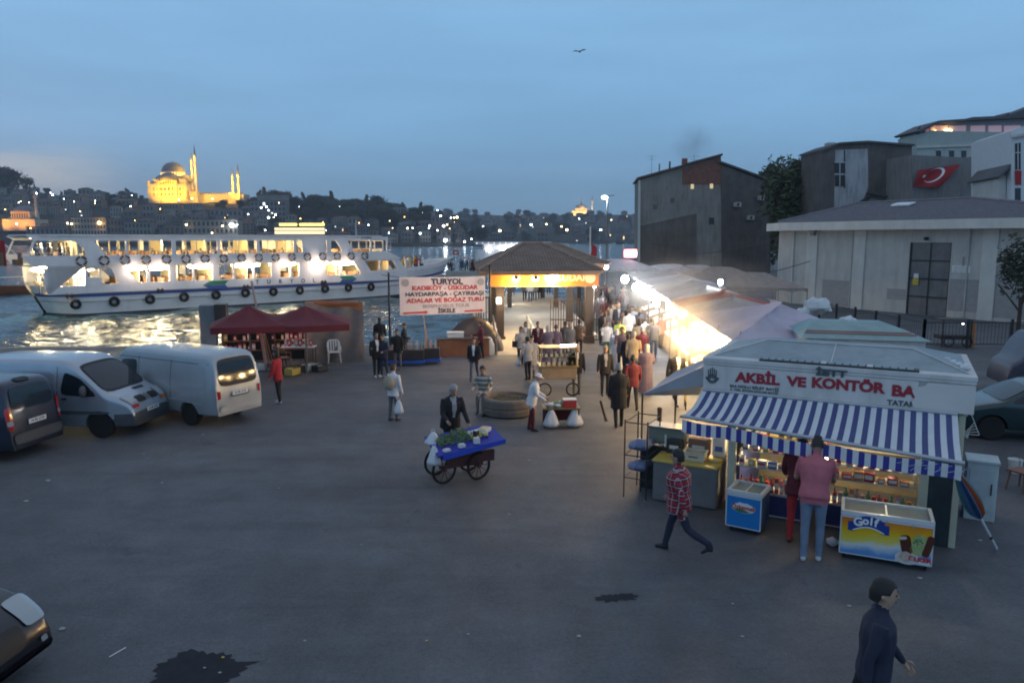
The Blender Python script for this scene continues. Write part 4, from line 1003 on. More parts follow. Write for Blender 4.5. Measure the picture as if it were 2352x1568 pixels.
for x, y in ((1590, 428), (1634, 427)):
 dpr([(x-3.5, y-5), (x+3.5, y-5), (x+3.5, y+6), (x-3.5, y+6)], -.12, 0.0, 'window', emat('small_window_glow', (1, .72, .12), 1.3 if x > 1600 else .5))
 dpr([(x-4.6, y-6.5), (x+4.6, y-6.5), (x+4.6, y-5), (x-4.6, y-5)], -.2, 0.0, 'window_lintel', dark_m)
dpr([(1628, 500), (1640, 500), (1640, 515), (1628, 515)], -.08, 0, 'window', glass_dark)
s, z = DP.sz(1575, 379); MB().box(s-.35, s+.35, 1, 1.8, z-.6, z+1.0).build('chimney', brickm, db)
s, z = DP.sz(1540, 388); MB().box(s-.12, s+.12, 1, 1.2, z-.2, z+1.1).box(s-1.5, s-1.35, 1, 1.2, z-.3, z+.8).build('chimney', conc2, db)
dpr([(1464, 600), (1466, 414), (1471, 414), (1470, 600)], -.3, -.08, 'downpipe', plaster2)
for x, y in ((1690, 470), (1720, 500), (1745, 455)):
 s, z = P2.sz(x, y); v = Matrix.Rotation(R(28), 3, 'Z') @ Vector((s, -.35, 0)); q = link('air_conditioner', None, db, (w_.location.x + v.x, w_.location.y + v.y, z), R(28)); MB().bbox(-.45, .45, -.3, .3, -.3, .3, .03).build('casing', plaster, q); MB().lathe([(.22, 0), (.22, .02)], n=16).build('fan_grille', dark_m, q, (-.12, -.3, 0), rot=(R(90), 0, 0))
for x, y in ((1500, 470), (1540, 455)):
 dpr([(x, y), (x+9, y), (x+9, y+11), (x, y+11)], -.05, .0, 'blocked_window', conc2)
for x in (1500, 1600, 1700): 
 P_a = DP if x < 1656 else None
 if P_a: s, z = DP.sz(x, 405); MB().tube((s, 3, z-2), (s, 3, z+3.2), .03, n=4).tube((s-.7, 3, z+3), (s+.7, 3, z+3), .02, n=4).tube((s-.5, 3, z+2.6), (s+.5, 3, z+2.6), .02, n=4).build('aerial', dark_m, db)
def smoke_mat(name, dens, col, sc=.5):
 m = bpy.data.materials.new(name); m.use_nodes = True; t = m.node_tree; t.nodes.remove(t.nodes['Principled BSDF'])
 v = N(t, 'ShaderNodeVolumePrincipled'); v.inputs['Color'].default_value = (*col, 1)
 tc = N(t, 'ShaderNodeTexCoord'); n = N(t, 'ShaderNodeTexNoise'); n.inputs['Scale'].default_value = sc; n.inputs['Detail'].default_value = 4
 t.links.new(tc.outputs['Object'], n.inputs['Vector'])
 ln = N(t, 'ShaderNodeVectorMath', operation='LENGTH'); t.links.new(tc.outputs['Object'], ln.inputs[0])
 fo = N(t, 'ShaderNodeMapRange'); fo.inputs[1].default_value = 1.0; fo.inputs[2].default_value = .1; t.links.new(ln.outputs['Value'], fo.inputs[0])
 mr = N(t, 'ShaderNodeMapRange'); mr.inputs[1].default_value = .38; mr.inputs[2].default_value = .75; mr.inputs[4].default_value = dens; t.links.new(n.outputs['Fac'], mr.inputs[0])
 mu = N(t, 'ShaderNodeMath', operation='MULTIPLY'); t.links.new(fo.outputs[0], mu.inputs[0]); t.links.new(mr.outputs[0], mu.inputs[1])
 t.links.new(mu.outputs[0], v.inputs['Density']); t.links.new(v.outputs[0], t.nodes['Material Output'].inputs['Volume'])
 return m
p = PY(1592, 335, 108)
sm = MB().ell((0, 0, 0), 1, 1, 1, 16, 10).build('smoke', smoke_mat('chimney_smoke', .35, (.25, .25, .27), 1.4), None, p)
sm.scale = (3.4, 2.2, 3.6); tag(sm, 'thin grey smoke rising over the dark tenement', 'smoke', kind='stuff')
tg = 'green trees between the tenement and the old houses'
trA = tree_proto('street_tree', 17, 3.6, 6500, .30, leaf_green, 'tall narrow green tree right of the dark tenement', tg, 21, lo=.12, shape='tall', blobs=10)
p = PY(1765, 548, 120); trA.location = (p.x, 120, 0); trA.scale = (1, 1, 1.04)
trB = tree_proto('street_tree', 15.0, 4.8, 8000, .30, leaf_green, 'bushy green tree beside the old white-patched house', tg, 22, lo=.1, blobs=11)
p = PY(1812, 548, 112); trB.location = (PY(1822, 548, 92).x, 92, 0)
oh, OP = traced_building('old_house', 'old dark brick house with peeling white render above the cream building', [(1888, 560), (1888, 345), (1925, 330), (1990, 326), (2095, 334), (2092, 560)], 84, conc2, 5, R(4))
def opr(pts, y0, y1, nm, m): return dpr(pts, y0, y1, nm, m, OP, oh)
render_w = mat('peeling_render', (0.40, 0.41, 0.43), .9, var=.15, vscale=.5, dirt=.7)
opr([(1915, 500), (1918, 345), (1992, 342), (1994, 430), (1978, 470), (1930, 505)], -.06, 0, 'render_patch', render_w)
opr([(1918, 500), (1978, 470), (2000, 455), (2060, 470), (2090, 500), (2090, 540), (1918, 540)], -.04, .01, 'render_patch', mat('grey_render', (.22, .21, .21), .9, var=.2, dirt=.5))
opr([(1917, 375), (1938, 375), (1938, 398), (1917, 398)], -.12, -.02, 'window', glass_dark); opr([(1917, 402), (1938, 402), (1938, 428), (1917, 428)], -.12, -.02, 'window', glass_dark)
for k in range(2): opr([(1915, 372+28*k), (1940, 372+28*k), (1940, 374.5+28*k), (1915, 374.5+28*k)], -.16, -.02, 'window_frame', render_w)
opr([(1926.5, 374), (1928.5, 374), (1928.5, 430), (1926.5, 430)], -.17, -.03, 'window_frame', render_w)
opr([(1938, 345), (1940, 345), (1940, 432), (1938, 432)], -.14, -.01, 'pipe', dark_m)
opr([(1912, 500), (1990, 452), (1991, 455), (1914, 503)], -.9, -.05, 'stair_rail', dark_m)
for k in range(9):
 x = 1916 + k*8.5; y = 499 - k*5.1; opr([(x, y), (x+1.2, y), (x+1.2, y+22), (x, y+22)], -.9, -.82, 'baluster', dark_m)
opr([(1990, 440), (2060, 455), (2094, 470), (2094, 474), (2060, 459), (1990, 444)], -.4, 0, 'cornice', conc2)
opr([(1886, 343), (1925, 328), (1990, 324), (2097, 332), (2097, 336), (1990, 328.5), (1925, 332), (1886, 348)], -.4, 5.3, 'roof', roof_m[1])
opr([(1924, 322), (1941, 322), (1941, 332), (1924, 332)], 2, 3, 'chimney', plaster)
lh, LP = traced_building('old_house', 'low dim house with a green gable roof left of the brick house', [(1852, 560), (1852, 462), (1866, 448), (1889, 444), (1889, 560)], 98, conc, 3, 0)
gw, GP = traced_building('retaining_wall', 'long grey wall with the big red flag draped over it', [(2094, 560), (2095, 356), (2220, 362), (2252, 356), (2252, 560)], 80, mat('grey_wall', (.22, .21, .21), .9, var=.15, vscale=.4, dirt=.5), 5, R(6), cat='wall')
dpr([(2150, 475), (2252, 455), (2300, 440), (2300, 560), (2120, 560)], 3.0, 9, 'dark_shed', conc2, GP, gw)
fl = thing('flag', 'large red flag with white crescent and star draped over the grey wall', 'flag', (gw.location.x, gw.location.y, 0), R(6))
A_, B_, C_, D_ = GP.sz(2104, 392), GP.sz(2200, 378), GP.sz(2152, 432), GP.sz(2090, 428)
def flagpt(u, v):
 top = (A_[0] + (B_[0]-A_[0])*u, A_[1] + (B_[1]-A_[1])*u); bot = (D_[0] + (C_[0]-D_[0])*u, D_[1] + (C_[1]-D_[1])*u)
 x = top[0] + (bot[0]-top[0])*v; z = top[1] + (bot[1]-top[1])*v
 return (x, -.35 - .12*math.sin(u*7 + v*3) - .1*v, z)
MB().grid(flagpt, 20, 12, thick=(0, .02, 0)).build('cloth', red, fl, smooth=60)
cen = ((A_[0]+B_[0]+C_[0]+D_[0])/4, 0, (A_[1]+B_[1]+C_[1]+D_[1])/4)
b = MB()
cw_ = abs(B_[0]-A_[0])*.2
for i in range(22):
 a0, a1 = R(40 + 280*i/22), R(40 + 280*(i+1)/22)
 def cr_(a, r_): return (.5 + .26*math.cos(a)*r_/1.0, .4 + .38*math.sin(a)*r_)
 th = math.sin(PI*(i+.5)/22)
 q = [cr_(a0, 1), cr_(a1, 1), cr_(a1, 1-.25*math.sin(PI*(i+1)/22)), cr_(a0, 1-.25*math.sin(PI*i/22))]
 P4 = [flagpt(1-u, v) for u, v in q]; b.add([(x, y-.03, z) for x, y, z in P4], [(0, 1, 2, 3)])
st = []
for k in range(10):
 a = R(36*k + 10); r_ = 1 if k % 2 == 0 else .42; st.append((.22 + .07*r_*math.cos(a), .42 + .12*r_*math.sin(a)))
b.add([(x, y-.03, z) for x, y, z in [flagpt(u, v) for u, v in st]], [tuple(range(10))])
b.build('crescent_and_star', FW, fl)
green_w = mat('pale_green_facade', (0.42, 0.46, 0.43), .85, var=.08, vscale=.5, dirt=.2)
ht, HP = traced_building('hotel', 'pale green hilltop hotel with a glazed orange-lit top floor', [(2105, 560), (2107, 310), (2140, 300), (2352, 305), (2420, 300), (2420, 560)], 112, green_w, 5, R(3))
def hpr(pts, y0, y1, nm, m): return dpr(pts, y0, y1, nm, m, HP, ht)
o_glow = emat('orange_room', (1.0, .22, .05), .32); o_dim = emat('dim_orange_room', (.8, .15, .06), .16)
hpr([(2108, 330), (2150, 318), (2352, 318), (2420, 318), (2420, 280), (2352, 272), (2225, 276), (2150, 282), (2110, 301)], .6, 4.8, 'glazed_floor', mat('pale_column', (.36, .36, .38), .8))
for a, bb, m_ in ((2112, 2119, glass_dark), (2121, 2129, glass_dark), (2131, 2139, o_dim), (2142, 2154, o_glow), (2156, 2182, o_glow), (2186, 2224, o_dim), (2235, 2268, o_dim), (2276, 2306, o_dim), (2312, 2350, o_dim)):
 hpr([(a, 308 if a > 2150 else 316), (bb, 308 if a > 2150 else 314), (bb, 287), (a, 288 if a > 2140 else 296)], .5, .7, 'window', m_)
for x, y, r in ((2180, 302, .7), (2150, 303, .45)):
 s, z = HP.sz(x, y); MB().ell((s, .2, z), r, .15, r*.55, 10, 6).build('room_lamp', emat('room_lamp', (1, .62, .2), 9), ht)
hpr([(2100, 303), (2150, 279), (2225, 274), (2226, 271), (2352, 266), (2420, 266), (2420, 270), (2352, 272), (2225, 278), (2152, 284), (2108, 306)], -.8, 5.5, 'roof', roof_m[1])
hpr([(2225, 268), (2330, 265), (2352, 250), (2352, 256), (2420, 230), (2420, 268)], 3, 6, 'roof', roof_m[1])
hpr([(2105, 336), (2352, 326), (2420, 326), (2420, 332), (2352, 332), (2105, 341)], -.25, 0, 'cornice', plaster2)
for a in (2150, 2180, 2208, 2246, 2264, 2280, 2320):
 hpr([(a, 346), (a+11, 346), (a+11, 364), (a, 364)], -.06, .02, 'window', glass_dark)
 hpr([(a-1.5, 344), (a+12.5, 344), (a+12.5, 346), (a-1.5, 346)], -.14, .0, 'window_lintel', plaster2)
for a in (2244, 2264, 2300): hpr([(a, 398), (a+14, 398), (a+14, 416), (a, 416)], -.06, .02, 'window', glass_dark)
s, z = HP.sz(2251, 357); MB().ell((s, -.2, z), .4, .2, .35, 8, 6).build('wall_lamp', emat('room_lamp', (1, .62, .2), 9), ht)
tw, TP = traced_building('town_house', 'white town house with tall windows at the right edge', [(2322, 560), (2325, 300), (2350, 290), (2460, 270), (2460, 560)], 66, mat('white_facade', (.62, .64, .66), .8, var=.05), 9, R(-12))
def tpr(pts, y0, y1, nm, m): return dpr(pts, y0, y1, nm, m, TP, tw)
tpr([(2320, 312), (2460, 288), (2460, 294), (2320, 318)], -.35, -.002, 'cornice', plaster2)
for a in (2331, 2362, 2392):
 tpr([(a, 330), (a+13, 328), (a+13, 390), (a, 390)], -.05, .02, 'window', glass_dark)
 tpr([(a+5.6, 330), (a+7.2, 330), (a+7.2, 390), (a+5.6, 390)], -.1, -.052, 'window_bar', plaster2); tpr([(a, 350), (a+13, 350), (a+13, 352), (a, 352)], -.11, -.053, 'window_bar', plaster2)
 tpr([(a, 432), (a+13, 432), (a+13, 480), (a, 480)], -.05, .02, 'window', glass_dark)
tpr([(2330, 392), (2345, 392), (2344, 425), (2331, 425)], -.12, -.06, 'hanging_flag', red)
tpr([(2304, 560), (2306, 405), (2322, 398), (2322, 560)], 1, 7, 'annex_wall', plaster2)
tpr([(2296, 405), (2324, 376), (2324, 384), (2300, 408)], .2, 7.5, 'annex_roof', roof_m[1])
slp = PY(1393, 600, 66)
sl = thing('street_lamp', 'tall street lamp with a bright white head beside the quay', 'street lamp', (slp.x, 66, 0))
zt_ = PY(1393, 452, 66).z
MB().tube((0, 0, 0), (0, 0, zt_), .10, .06, 8).tube((-.35, 0, zt_), (.6, 0, zt_+.12), .04, .04, 6).build('pole', pole_m, sl, smooth=50)
MB().ell((-.25, 0, zt_-.05), .28, .16, .14, 10, 6).build('lamp_head', emat('street_lamp_glow', (.75, .9, 1.0), 30), sl)
lamp('street_light', 'POINT', (-.25, 0, zt_-.3), 400, (.8, .92, 1), .15, sl)
fp = PY(1355, 600, 60); ft = thing('flagpole', 'tall pole with a drooping red flag beside the pier roof', 'flagpole', (fp.x, 60, 0))
zt_ = PY(1354, 520, 60).z
MB().tube((0, 0, 0), (0, 0, zt_), .09, .05, 8).build('pole', mat('pale_pole', (.5, .5, .5), .5), ft)
zf_ = PY(1357, 560, 60).z
MB().grid(lambda u, v: (.08 + .42*u + .06*math.sin(v*6), .05*math.sin(u*8+v*4), zf_ - 1.55*v - .2*u), 6, 10, thick=(0, .01, 0)).build('cloth', red, ft, smooth=60)
p = PY(1450, 582, 62); bs = thing('light_sign', 'glowing rounded red-rimmed sign beside the tenement', 'sign', tuple(p))
MB().bbox(-.55, .45, -.1, .1, -.28, .28, .1).build('panel', emat('sign_glow', (1, .72, .72), 9), bs)
MB().bbox(-.62, .52, .02, .16, -.35, .35, .1).build('rim', emat('sign_rim', (1, .05, .08), 2.2), bs)
MB().tube((.5, .05, -p.z), (.5, .05, .3), .05, n=6).build('post', pole_m, bs)
# ---- pier gate building
gl_ = G(1140, 790); gr_ = PY(1362, 780, gl_.y + .3); gr_.z = 0
GANG = math.atan2(gr_.y-gl_.y, gr_.x-gl_.x); GWID = (gr_-gl_).length
GPn = Plane((gl_.x, gl_.y), GANG)
tile_b = mat('brown_roof_tile', (0.25, 0.18, 0.14), .8, var=.25, vscale=2, bump=.2, bscale=10)
wood_o = mat('varnished_soffit', (0.42, 0.18, 0.06), .5, var=.12)
gm_board = mat('orange_sign_board', (0.72, 0.22, 0.035), .5, var=.06)
iron = mat('dark_iron', (0.05, 0.035, 0.03), .45, var=.2)
gate = thing('pier_gate', 'tiled pier gate pavilion with a glowing orange sign board over the entrance', 'gate', (gl_.x, gl_.y, 0), GANG)
zb0 = GPn.sz(1245, 656)[1]; zb1 = GPn.sz(1245, 626)[1]
MB().box(-.35, GWID+.2, -.12, 0, zb0, zb1).build('sign_board', gm_board, gate)
MB().box(-.4, GWID+.25, -.14, .02, zb1, zb1+.07).box(-.4, GWID+.25, -.14, .02, zb0-.05, zb0).build('sign_frame', tile_b, gate)
cream_l = mat('cream_letter', (.8, .72, .5), .5, var=0)
s_, z_ = GPn.sz(1300, 638); textmesh('sign_text', 'ÜSKÜDAR', .46, cream_l, gate, (s_, -.125, z_), (R(90), 0, 0), bold=.012)
MB().lathe([(.26, 0), (.26, .02)], (0, 0, 0), 20).build('sign_emblem', cream_l, gate, (GWID-.2, -.125, z_), rot=(R(90), 0, 0))
cw = .38
for x in (0, GWID - cw):
 b = MB(); b.bbox(x, x+cw, 0, cw, 0, zb0-.03, .02); b.box(x-.06, x+cw+.06, -.06, cw+.06, 0, .35); b.build('column', iron, gate)
 b = MB(); b.bbox(x, x+cw, 6.6, 6.6+cw, 0, zb0+.3, .02); b.build('column', iron, gate)
MB().box(-.3, GWID+.2, 0, 7.2, zb1-.05, zb1+.05).build('ceiling', wood_o, gate)
ex0, ex1, ey0, ey1 = -.9, GWID+.25, -1.0, 7.4
ze = zb1 + .12; za = ze + 1.2
def hip(name, x0, x1, y0, y1, z0, z1, inset, parent, m, ribs=24):
 cx = (x0+x1)/2; b = MB()
 rA = (x0 + inset, (y0+y1)/2, z1); rB = (x1 - inset, (y0+y1)/2, z1)
 b.add([(x0,y0,z0), (x1,y0,z0), (x1,y1,z0), (x0,y1,z0), rA, rB, (x0,y0,z0-.12), (x1,y0,z0-.12), (x1,y1,z0-.12), (x0,y1,z0-.12)],
   [(0,1,5,4), (1,2,5), (2,3,4,5), (3,0,4), (9,8,7,6), (0,6,7,1), (1,7,8,2), (2,8,9,3), (3,9,6,0)])
 b.build(name, m, parent)
 r = MB()
 def pt(a, c, f): return Vector(a)*(1-f) + Vector(c)*f
 for k in range(1, ribs):
  f = k/ribs; x = x0 + (x1-x0)*f
  t = min(1.0, (x-x0)/inset, (x1-x)/inset)
  r.tube((x, y0, z0+.02), (x, y0 + ((y0+y1)/2 - y0)*t, z0 + (z1-z0)*t + .02), .045, n=4, cap=False)
 for k in range(1, int(ribs*.8)):
  f = k/int(ribs*.8); y = y0 + (y1-y0)*f; t = 1 - abs(2*f-1)
  r.tube((x0, y, z0+.02), (x0+inset*t, y, z0+(z1-z0)*t+.02), .045, n=4, cap=False); r.tube((x1, y, z0+.02), (x1-inset*t, y, z0+(z1-z0)*t+.02), .045, n=4, cap=False)
 for a, c in (((x0,y0,z0), rA), ((x1,y0,z0), rB), ((x0,y1,z0), rA), ((x1,y1,z0), rB), (rA, rB)): r.tube(Vector(a)+Vector((0,0,.04)), Vector(c)+Vector((0,0,.04)), .09, n=6)
 tag(r.build(name + '_tiles', m, parent), kind='stuff')
hip('roof', ex0, ex1, ey0, ey1, ze, za, (ex1-ex0)*.42, gate, tile_b, 40)
MB().box(ex0+.1, ex1-.1, ey0+.1, ey1-.1, ze-.2, ze-.13).build('soffit', wood_o, gate)
p2 = PY(1150, 600, 50); gb = thing('pier_pavilion', 'second brown tiled pavilion roof behind the pier gate', 'pavilion', (p2.x, 50, 0), R(4))
w2 = PY(1405, 600, 50).x - p2.x; z2 = PY(1300, 606, 50).z; z2a = PY(1306, 561, 55).z
hip('roof', 0, w2, 0, 10, z2, z2a, w2*.40, gb, tile_b, 40)
for x in (.5, w2*.5, w2-.8):
 for y in (.8, 9): MB().box(x, x+.3, y, y+.3, 0, z2).build('column', iron, gb)
MB().box(.3, w2-.3, .3, 9.7, z2-.3, z2-.14).build('ceiling', wood_o, gb)
pier_c = mat('pier_concrete', (0.46, 0.43, 0.38), .75, var=.12, vscale=.8, bump=.2, bscale=20, dirt=.15)
brownf = mat('brown_step', (0.25, 0.13, 0.08), .8, var=.2, vscale=3)
Rg = Matrix.Rotation(GANG, 3, 'Z')
pd = link('pier_deck', None); 
b = MB()
def gp(x, y): v = Rg @ Vector((x, y, 0)); return (gl_.x + v.x, gl_.y + v.y)
b.prism([gp(-.2, .9), gp(GWID+.4, .9), gp(GWID+1.4, 30), gp(-1.0, 30)], -2.2, .30)
o = b.build('pier_floor', pier_c); tag(o, kind='structure'); bpy.data.objects.remove(pd)
MB().box(1.6, GWID-.1, .55, .9, 0, .36).build('step', brownf, gate)
b = MB(); b.add([(-.1, -3.4, 0.004), (1.5, -3.4, 0.004), (1.5, .9, .305), (-.1, .9, .305), (-.1, .9, 0.004), (1.5, .9, 0.004)], [(0,1,2,3), (0,3,4), (1,5,2), (2,5,4,3)])
b.build('ramp', pier_c, gate)
for x in (-.12, 1.55):
 b = MB(); b.path([(x, -3.4, 0), (x, -3.4, .95), (x, .9, 1.3), (x, .9, 0)], .03, 6); b.tube((x, -3.4, .5), (x, .9, .8), .02); b.tube((x, -1.2, .1), (x, -1.2, 1.1), .02)
 b.build('handrail', mat('rail_steel', (.45, .42, .38), .35, metal=.7, var=0), gate)
def bars(x0, x1, n, h, y=.2, nm='bar_gate', par=gate, ang=0):
 t = link(nm, None, par, (x0, y, 0), ang); L = x1-x0
 for k in range(n): MB().box(k*L/(n-1)-.018, k*L/(n-1)+.018, -.018, .018, .1, h).build('bar', iron, t)
 MB().box(0, L, -.03, .03, .08, .14).box(0, L, -.03, .03, h-.04, h+.02).box(0, L, -.03, .03, h*.5, h*.5+.05).build('rail', iron, t)
 return t
bars(GWID-1.95, GWID-.4, 13, 2.05, 1.0)
bars(-.95, -.1, 8, 2.2, .6); bars(GWID+.1, GWID+.6, 5, 2.2, .4)
GLW = emat('gate_lamp', (1, .75, .35), 40)
for x, r, pw in ((3.1/5.2*GWID*.95, .2, 320), (.9, .12, 160), (2.0/5.2*GWID, .12, 110)):
 l = thing('floodlight', 'blinding floodlight under the eave, right of middle' if r == .2 else ('yellow spotlight under the left end of the pier eave' if x == .9 else 'spotlight between the other two under the pier eave'), 'floodlight', gate.matrix_basis @ Vector((x, -.75, ze - .35)), GANG, group='floodlights under the pier eave')
 MB().ell((0, 0, 0), r*1.4, r*.8, r, 10, 8).build('lens', GLW, l, smooth=60); MB().tube((0, 0, r*.5), (0, 0, .2), .03).box(-.1, .1, -.14, -.1, -.05, .12).build('bracket', iron, l)
 lamp('gate_and_fill_light', 'POINT', (0, .18, -.25), pw, (1, .62, .2), .12, l)
for y, pw in ((2.5, 260), (10, 320), (18, 320), (26, 300)):
 lamp('pier_light', 'POINT', gate.matrix_basis @ Vector((GWID*.5, y, 2.9)), pw, (1, .85, .6), .25)
 MB().ell((GWID*.5, y, 2.98), .25, .25, .08, 8, 6).build('ceiling_lamp', emat('pier_lamp', (1, .88, .66), 22), gate)
x_ = GPn.sz(1143, 690); q = thing('wall_lamp', 'small square white lamp on the left pier column', 'lamp', gate.matrix_basis @ Vector((x_[0]+.05, -.16, x_[1])), GANG)
MB().bbox(-.11, .11, -.08, .08, -.14, .14, .03).build('shade', emat('square_lamp', (1, .93, .75), 11), q)
lamp('wall_light', 'POINT', (0, -.3, 0), 30, (1, .85, .6), .1, q)
pq = G(1065, 622, .3); b = MB(); b.box(pq.x-2.6, pq.x+3.4, pq.y-2, pq.y+4, -2.0, .28); tag(b.build('landing_stage', pier_c), kind='structure')
# ---- the line banner
bp0, bp1 = PY(918, 680, 31.5), PY(1117, 680, 33.5)
BANG = math.atan2(bp1.y-bp0.y, bp1.x-bp0.x); BPn = Plane((bp0.x, bp0.y), BANG)
ban = thing('banner', 'large white ferry banner lettered in red and black between two poles', 'banner', (bp0.x, bp0.y, 0), BANG)
tl, tr, br_, bl = BPn.sz(918, 636), BPn.sz(1114, 634), BPn.sz(1113, 718), BPn.sz(918, 725)
bw = tr[0]
def bpt(u, v):
 zt = tl[1]*(1-u) + tr[1]*u; zb = bl[1]*(1-u) + br_[1]*u
 return (bw*u, .008*math.sin(u*5)*math.sin(v*3) , zt + (zb-zt)*v - .03*math.sin(PI*u)*(1-v))
MB().grid(bpt, 20, 10, thick=(0, .012, 0)).build('cloth', mat('banner_cloth', (.72, .60, .56), .6, var=.05), ban, smooth=60)
tr_ = mat('banner_red', (.55, .03, .04), .6, var=0); tk = mat('banner_black', (.03, .03, .05), .6, var=0); tg_ = mat('banner_grey', (.38, .34, .33), .6, var=0)
bh = tl[1] - bl[1]
def bt(txt, u, v, size, m, bold=.006, sx=1.0):
 x, y, z = bpt(u, v); textmesh('line_of_text', txt, size, m, ban, (x, y-.03, z), (R(90), math.atan2((tl[1]+bl[1])-(tr[1]+br_[1]), 2*bw), 0), bold=bold, sx=sx)
bt('TURYOL', .54, .125, .34, tk, .012, 1.15); bt('KADIKÖY - ÜSKÜDAR', .52, .29, .27, tr_, .006, 1.18)
bt('HAYDARPAŞA - ÇAYIRBAŞI', .52, .45, .25, tk, .004, 1.22); bt('ADALAR VE BOĞAZ TURU', .53, .62, .26, tr_, .006, 1.2)
bt('BOSPHORUS TOUR', .53, .775, .23, tg_, .003, 1.12); bt('İSKELE', .53, .91, .25, tk, .008, 1.1)
for u0_, u1_ in ((.03, .31), (.74, .97)):
 x0, _, z0 = bpt(u0_, .93); x1 = bpt(u1_, .93)[0]; zz = bpt((u0_+u1_)/2, .93)[2]
 b = MB(); b.xprism([(x0, zz-.035), (x1-.14, zz-.035), (x1-.14, zz-.075), (x1, zz), (x1-.14, zz+.075), (x1-.14, zz+.035), (x0, zz+.035)], -.075, -.06); b.build('arrow', tr_, ban)
for u in (.065, .945):
 x, y, z = bpt(u, .15); b = MB(); b.lathe([(.16, 0), (.16, .004)], (0, 0, 0), 20); b.build('round_emblem', tg_, ban, (x, y-.035, z), rot=(R(90), 0, 0))
 b = MB(); b.lathe([(.12, 0), (.12, .004)], (0, 0, 0), 20, a0=.3, a1=2.6); b.build('emblem_mark', tk, ban, (x, y-.042, z), rot=(R(90), 0, 0))
b = MB()
b.tube((tl[0], 0, tl[1]-.02), (-.75, .1, tl[1]+.1), .012); b.tube((bl[0], 0, bl[1]), (-.75, .1, bl[1]-.2), .012); b.tube((tr[0], 0, tr[1]), (tr[0]+.35, .2, tr[1]+.1), .012); b.tube((br_[0], 0, br_[1]), (br_[0]+.35, .2, br_[1]), .012)
b.build('rope', iron, ban)
s_, _ = BPn.sz(895, 640); zt_ = BPn.sz(895, 626)[1]
MB().tube((s_, .12, 0), (s_, .12, zt_), .055, .045, 8).build('pole', dark_m, ban); MB().tube((tr[0]+.35, .2, 0), (tr[0]+.35, .2, tr[1]+.5), .05, .045, 8).build('pole', dark_m, ban)
lamp('gate_and_fill_light', 'POINT', ban.matrix_basis @ Vector((bw*.5, -1.6, 2.6)), 45, (1, .72, .6), .4)  # fill lamp without a fixture, added to warm the banner cloth
# ---- left quay stall: red umbrellas over goods
st_red = mat('dark_red_canvas', (0.13, 0.014, 0.022), .8, var=.15, vscale=2)
tarp = mat('grey_brown_tarpaulin', (.16, .13, .12), .85, var=.25, vscale=1.5, bump=.6, bscale=3)
orange_t = mat('orange_tarpaulin', (.30, .12, .06), .8, var=.2, vscale=1.5, bump=.4, bscale=3)
def market_umbrella(xd, yd_top, yd_rim, half_d, Yv, label, ribs=8, m=st_red, sq=True):
 top = PY(xd, yd_top, Yv); rim = PY(xd, yd_rim, Yv); r = half_d/FD*Yv
 t = thing('market_umbrella', label, 'umbrella', (top.x, Yv, 0), .3, 'red umbrellas over the quay stall')
 b = MB(); n = ribs*4
 def fp(u, v):
  a = 2*PI*u; rr = r*v*(1/max(abs(math.cos(a)), abs(math.sin(a))))**(.75 if sq else 0); s_ = .5 + .5*math.cos(a*ribs); 
  return (rr*math.cos(a), rr*math.sin(a), top.z + (rim.z-top.z)*(v**.85) - .07*math.sin(PI*v)*(1-s_))
 b.grid(fp, n, 6)
 b.grid(lambda u, v: (lambda q: (q[0]*1.0, q[1]*1.0, q[2] - .22*v))(fp(u, 1)), n, 1)
 b.build('canopy', m, t, smooth=40)
 MB().tube((0, 0, 0), (0, 0, top.z), .03).build('pole', pole_m, t)
 b = MB()
 for k in range(ribs): a = 2*PI*k/ribs; b.tube((0, 0, top.z-.35), fp(k/ribs, .95), .01, n=4)
 b.build('ribs', pole_m, t)
 return t
market_umbrella(570, 700, 742, 84, 26.0, 'left dark red umbrella over the quay stall')
market_umbrella(700, 702, 738, 100, 27.0, 'right dark red umbrella over the quay stall')
sp0 = G(470, 835); sp1 = G(850, 822)
SANG = math.atan2(sp1.y-sp0.y, sp1.x-sp0.x)
stall = thing('quay_stall', 'dark quay stall with shelves of tackle under red umbrellas', 'stall', (sp0.x, sp0.y, 0), SANG)
L_ = (sp1-sp0).length
b = MB(); b.box(-.1, .5, 0, .5, 0, 2.35); b.build('post_box', mat('grey_box', (.2, .2, .21), .7), stall)
b = MB(); b.box(.5, .95, -.2, .4, 1.3, 2.4); b.build('board', dark_m, stall)
b = MB(); b.box(.6, L_*.62, .6, .7, 0, 1.9); b.build('back_wall', iron, stall)
b = MB()
for z in (.45, .85, 1.25, 1.65): b.box(.7, 2.3, .2, .6, z-.03, z); b.box(2.7, 4.2, .2, .6, z-.03, z)
for x in (.7, 2.27, 2.7, 4.17): b.box(x, x+.04, .2, .6, 0, 1.95)
b.build('shelf', mat('shelf_wood', (.15, .08, .05), .7), stall)
b = MB(); b.grid(lambda u, v: (L_*.60 + 2.4*u, .1 - 1.0*v*(1-.3*u) + .12*math.sin(u*17+v*3), 2.3 - .25*u - 2.25*v + .06*math.sin(u*11)), 26, 14, thick=(0, .02, 0)); b.build('tarpaulin', tarp, stall, smooth=60)
b = MB(); b.grid(lambda u, v: (L_*.66 + 2.0*u, .5 + .5*u, 2.45 - .15*u - 1.3*v), 10, 6, thick=(0, .02, 0)); b.build('tarpaulin', orange_t, stall, smooth=60)
b = MB(); b.box(L_*.60, L_*.60+2.2, .5, 1.6, 2.28, 2.32); b.build('canopy', orange_t, stall)
gcol = [('red', (.5, .04, .04)), ('white', (.7, .68, .62)), ('yellow', (.55, .4, .08)), ('orange', (.6, .2, .05)), ('blue', (.06, .12, .35)), ('green', (.06, .22, .08)), ('pink', (.6, .3, .3)), ('black', (.03, .03, .03))]
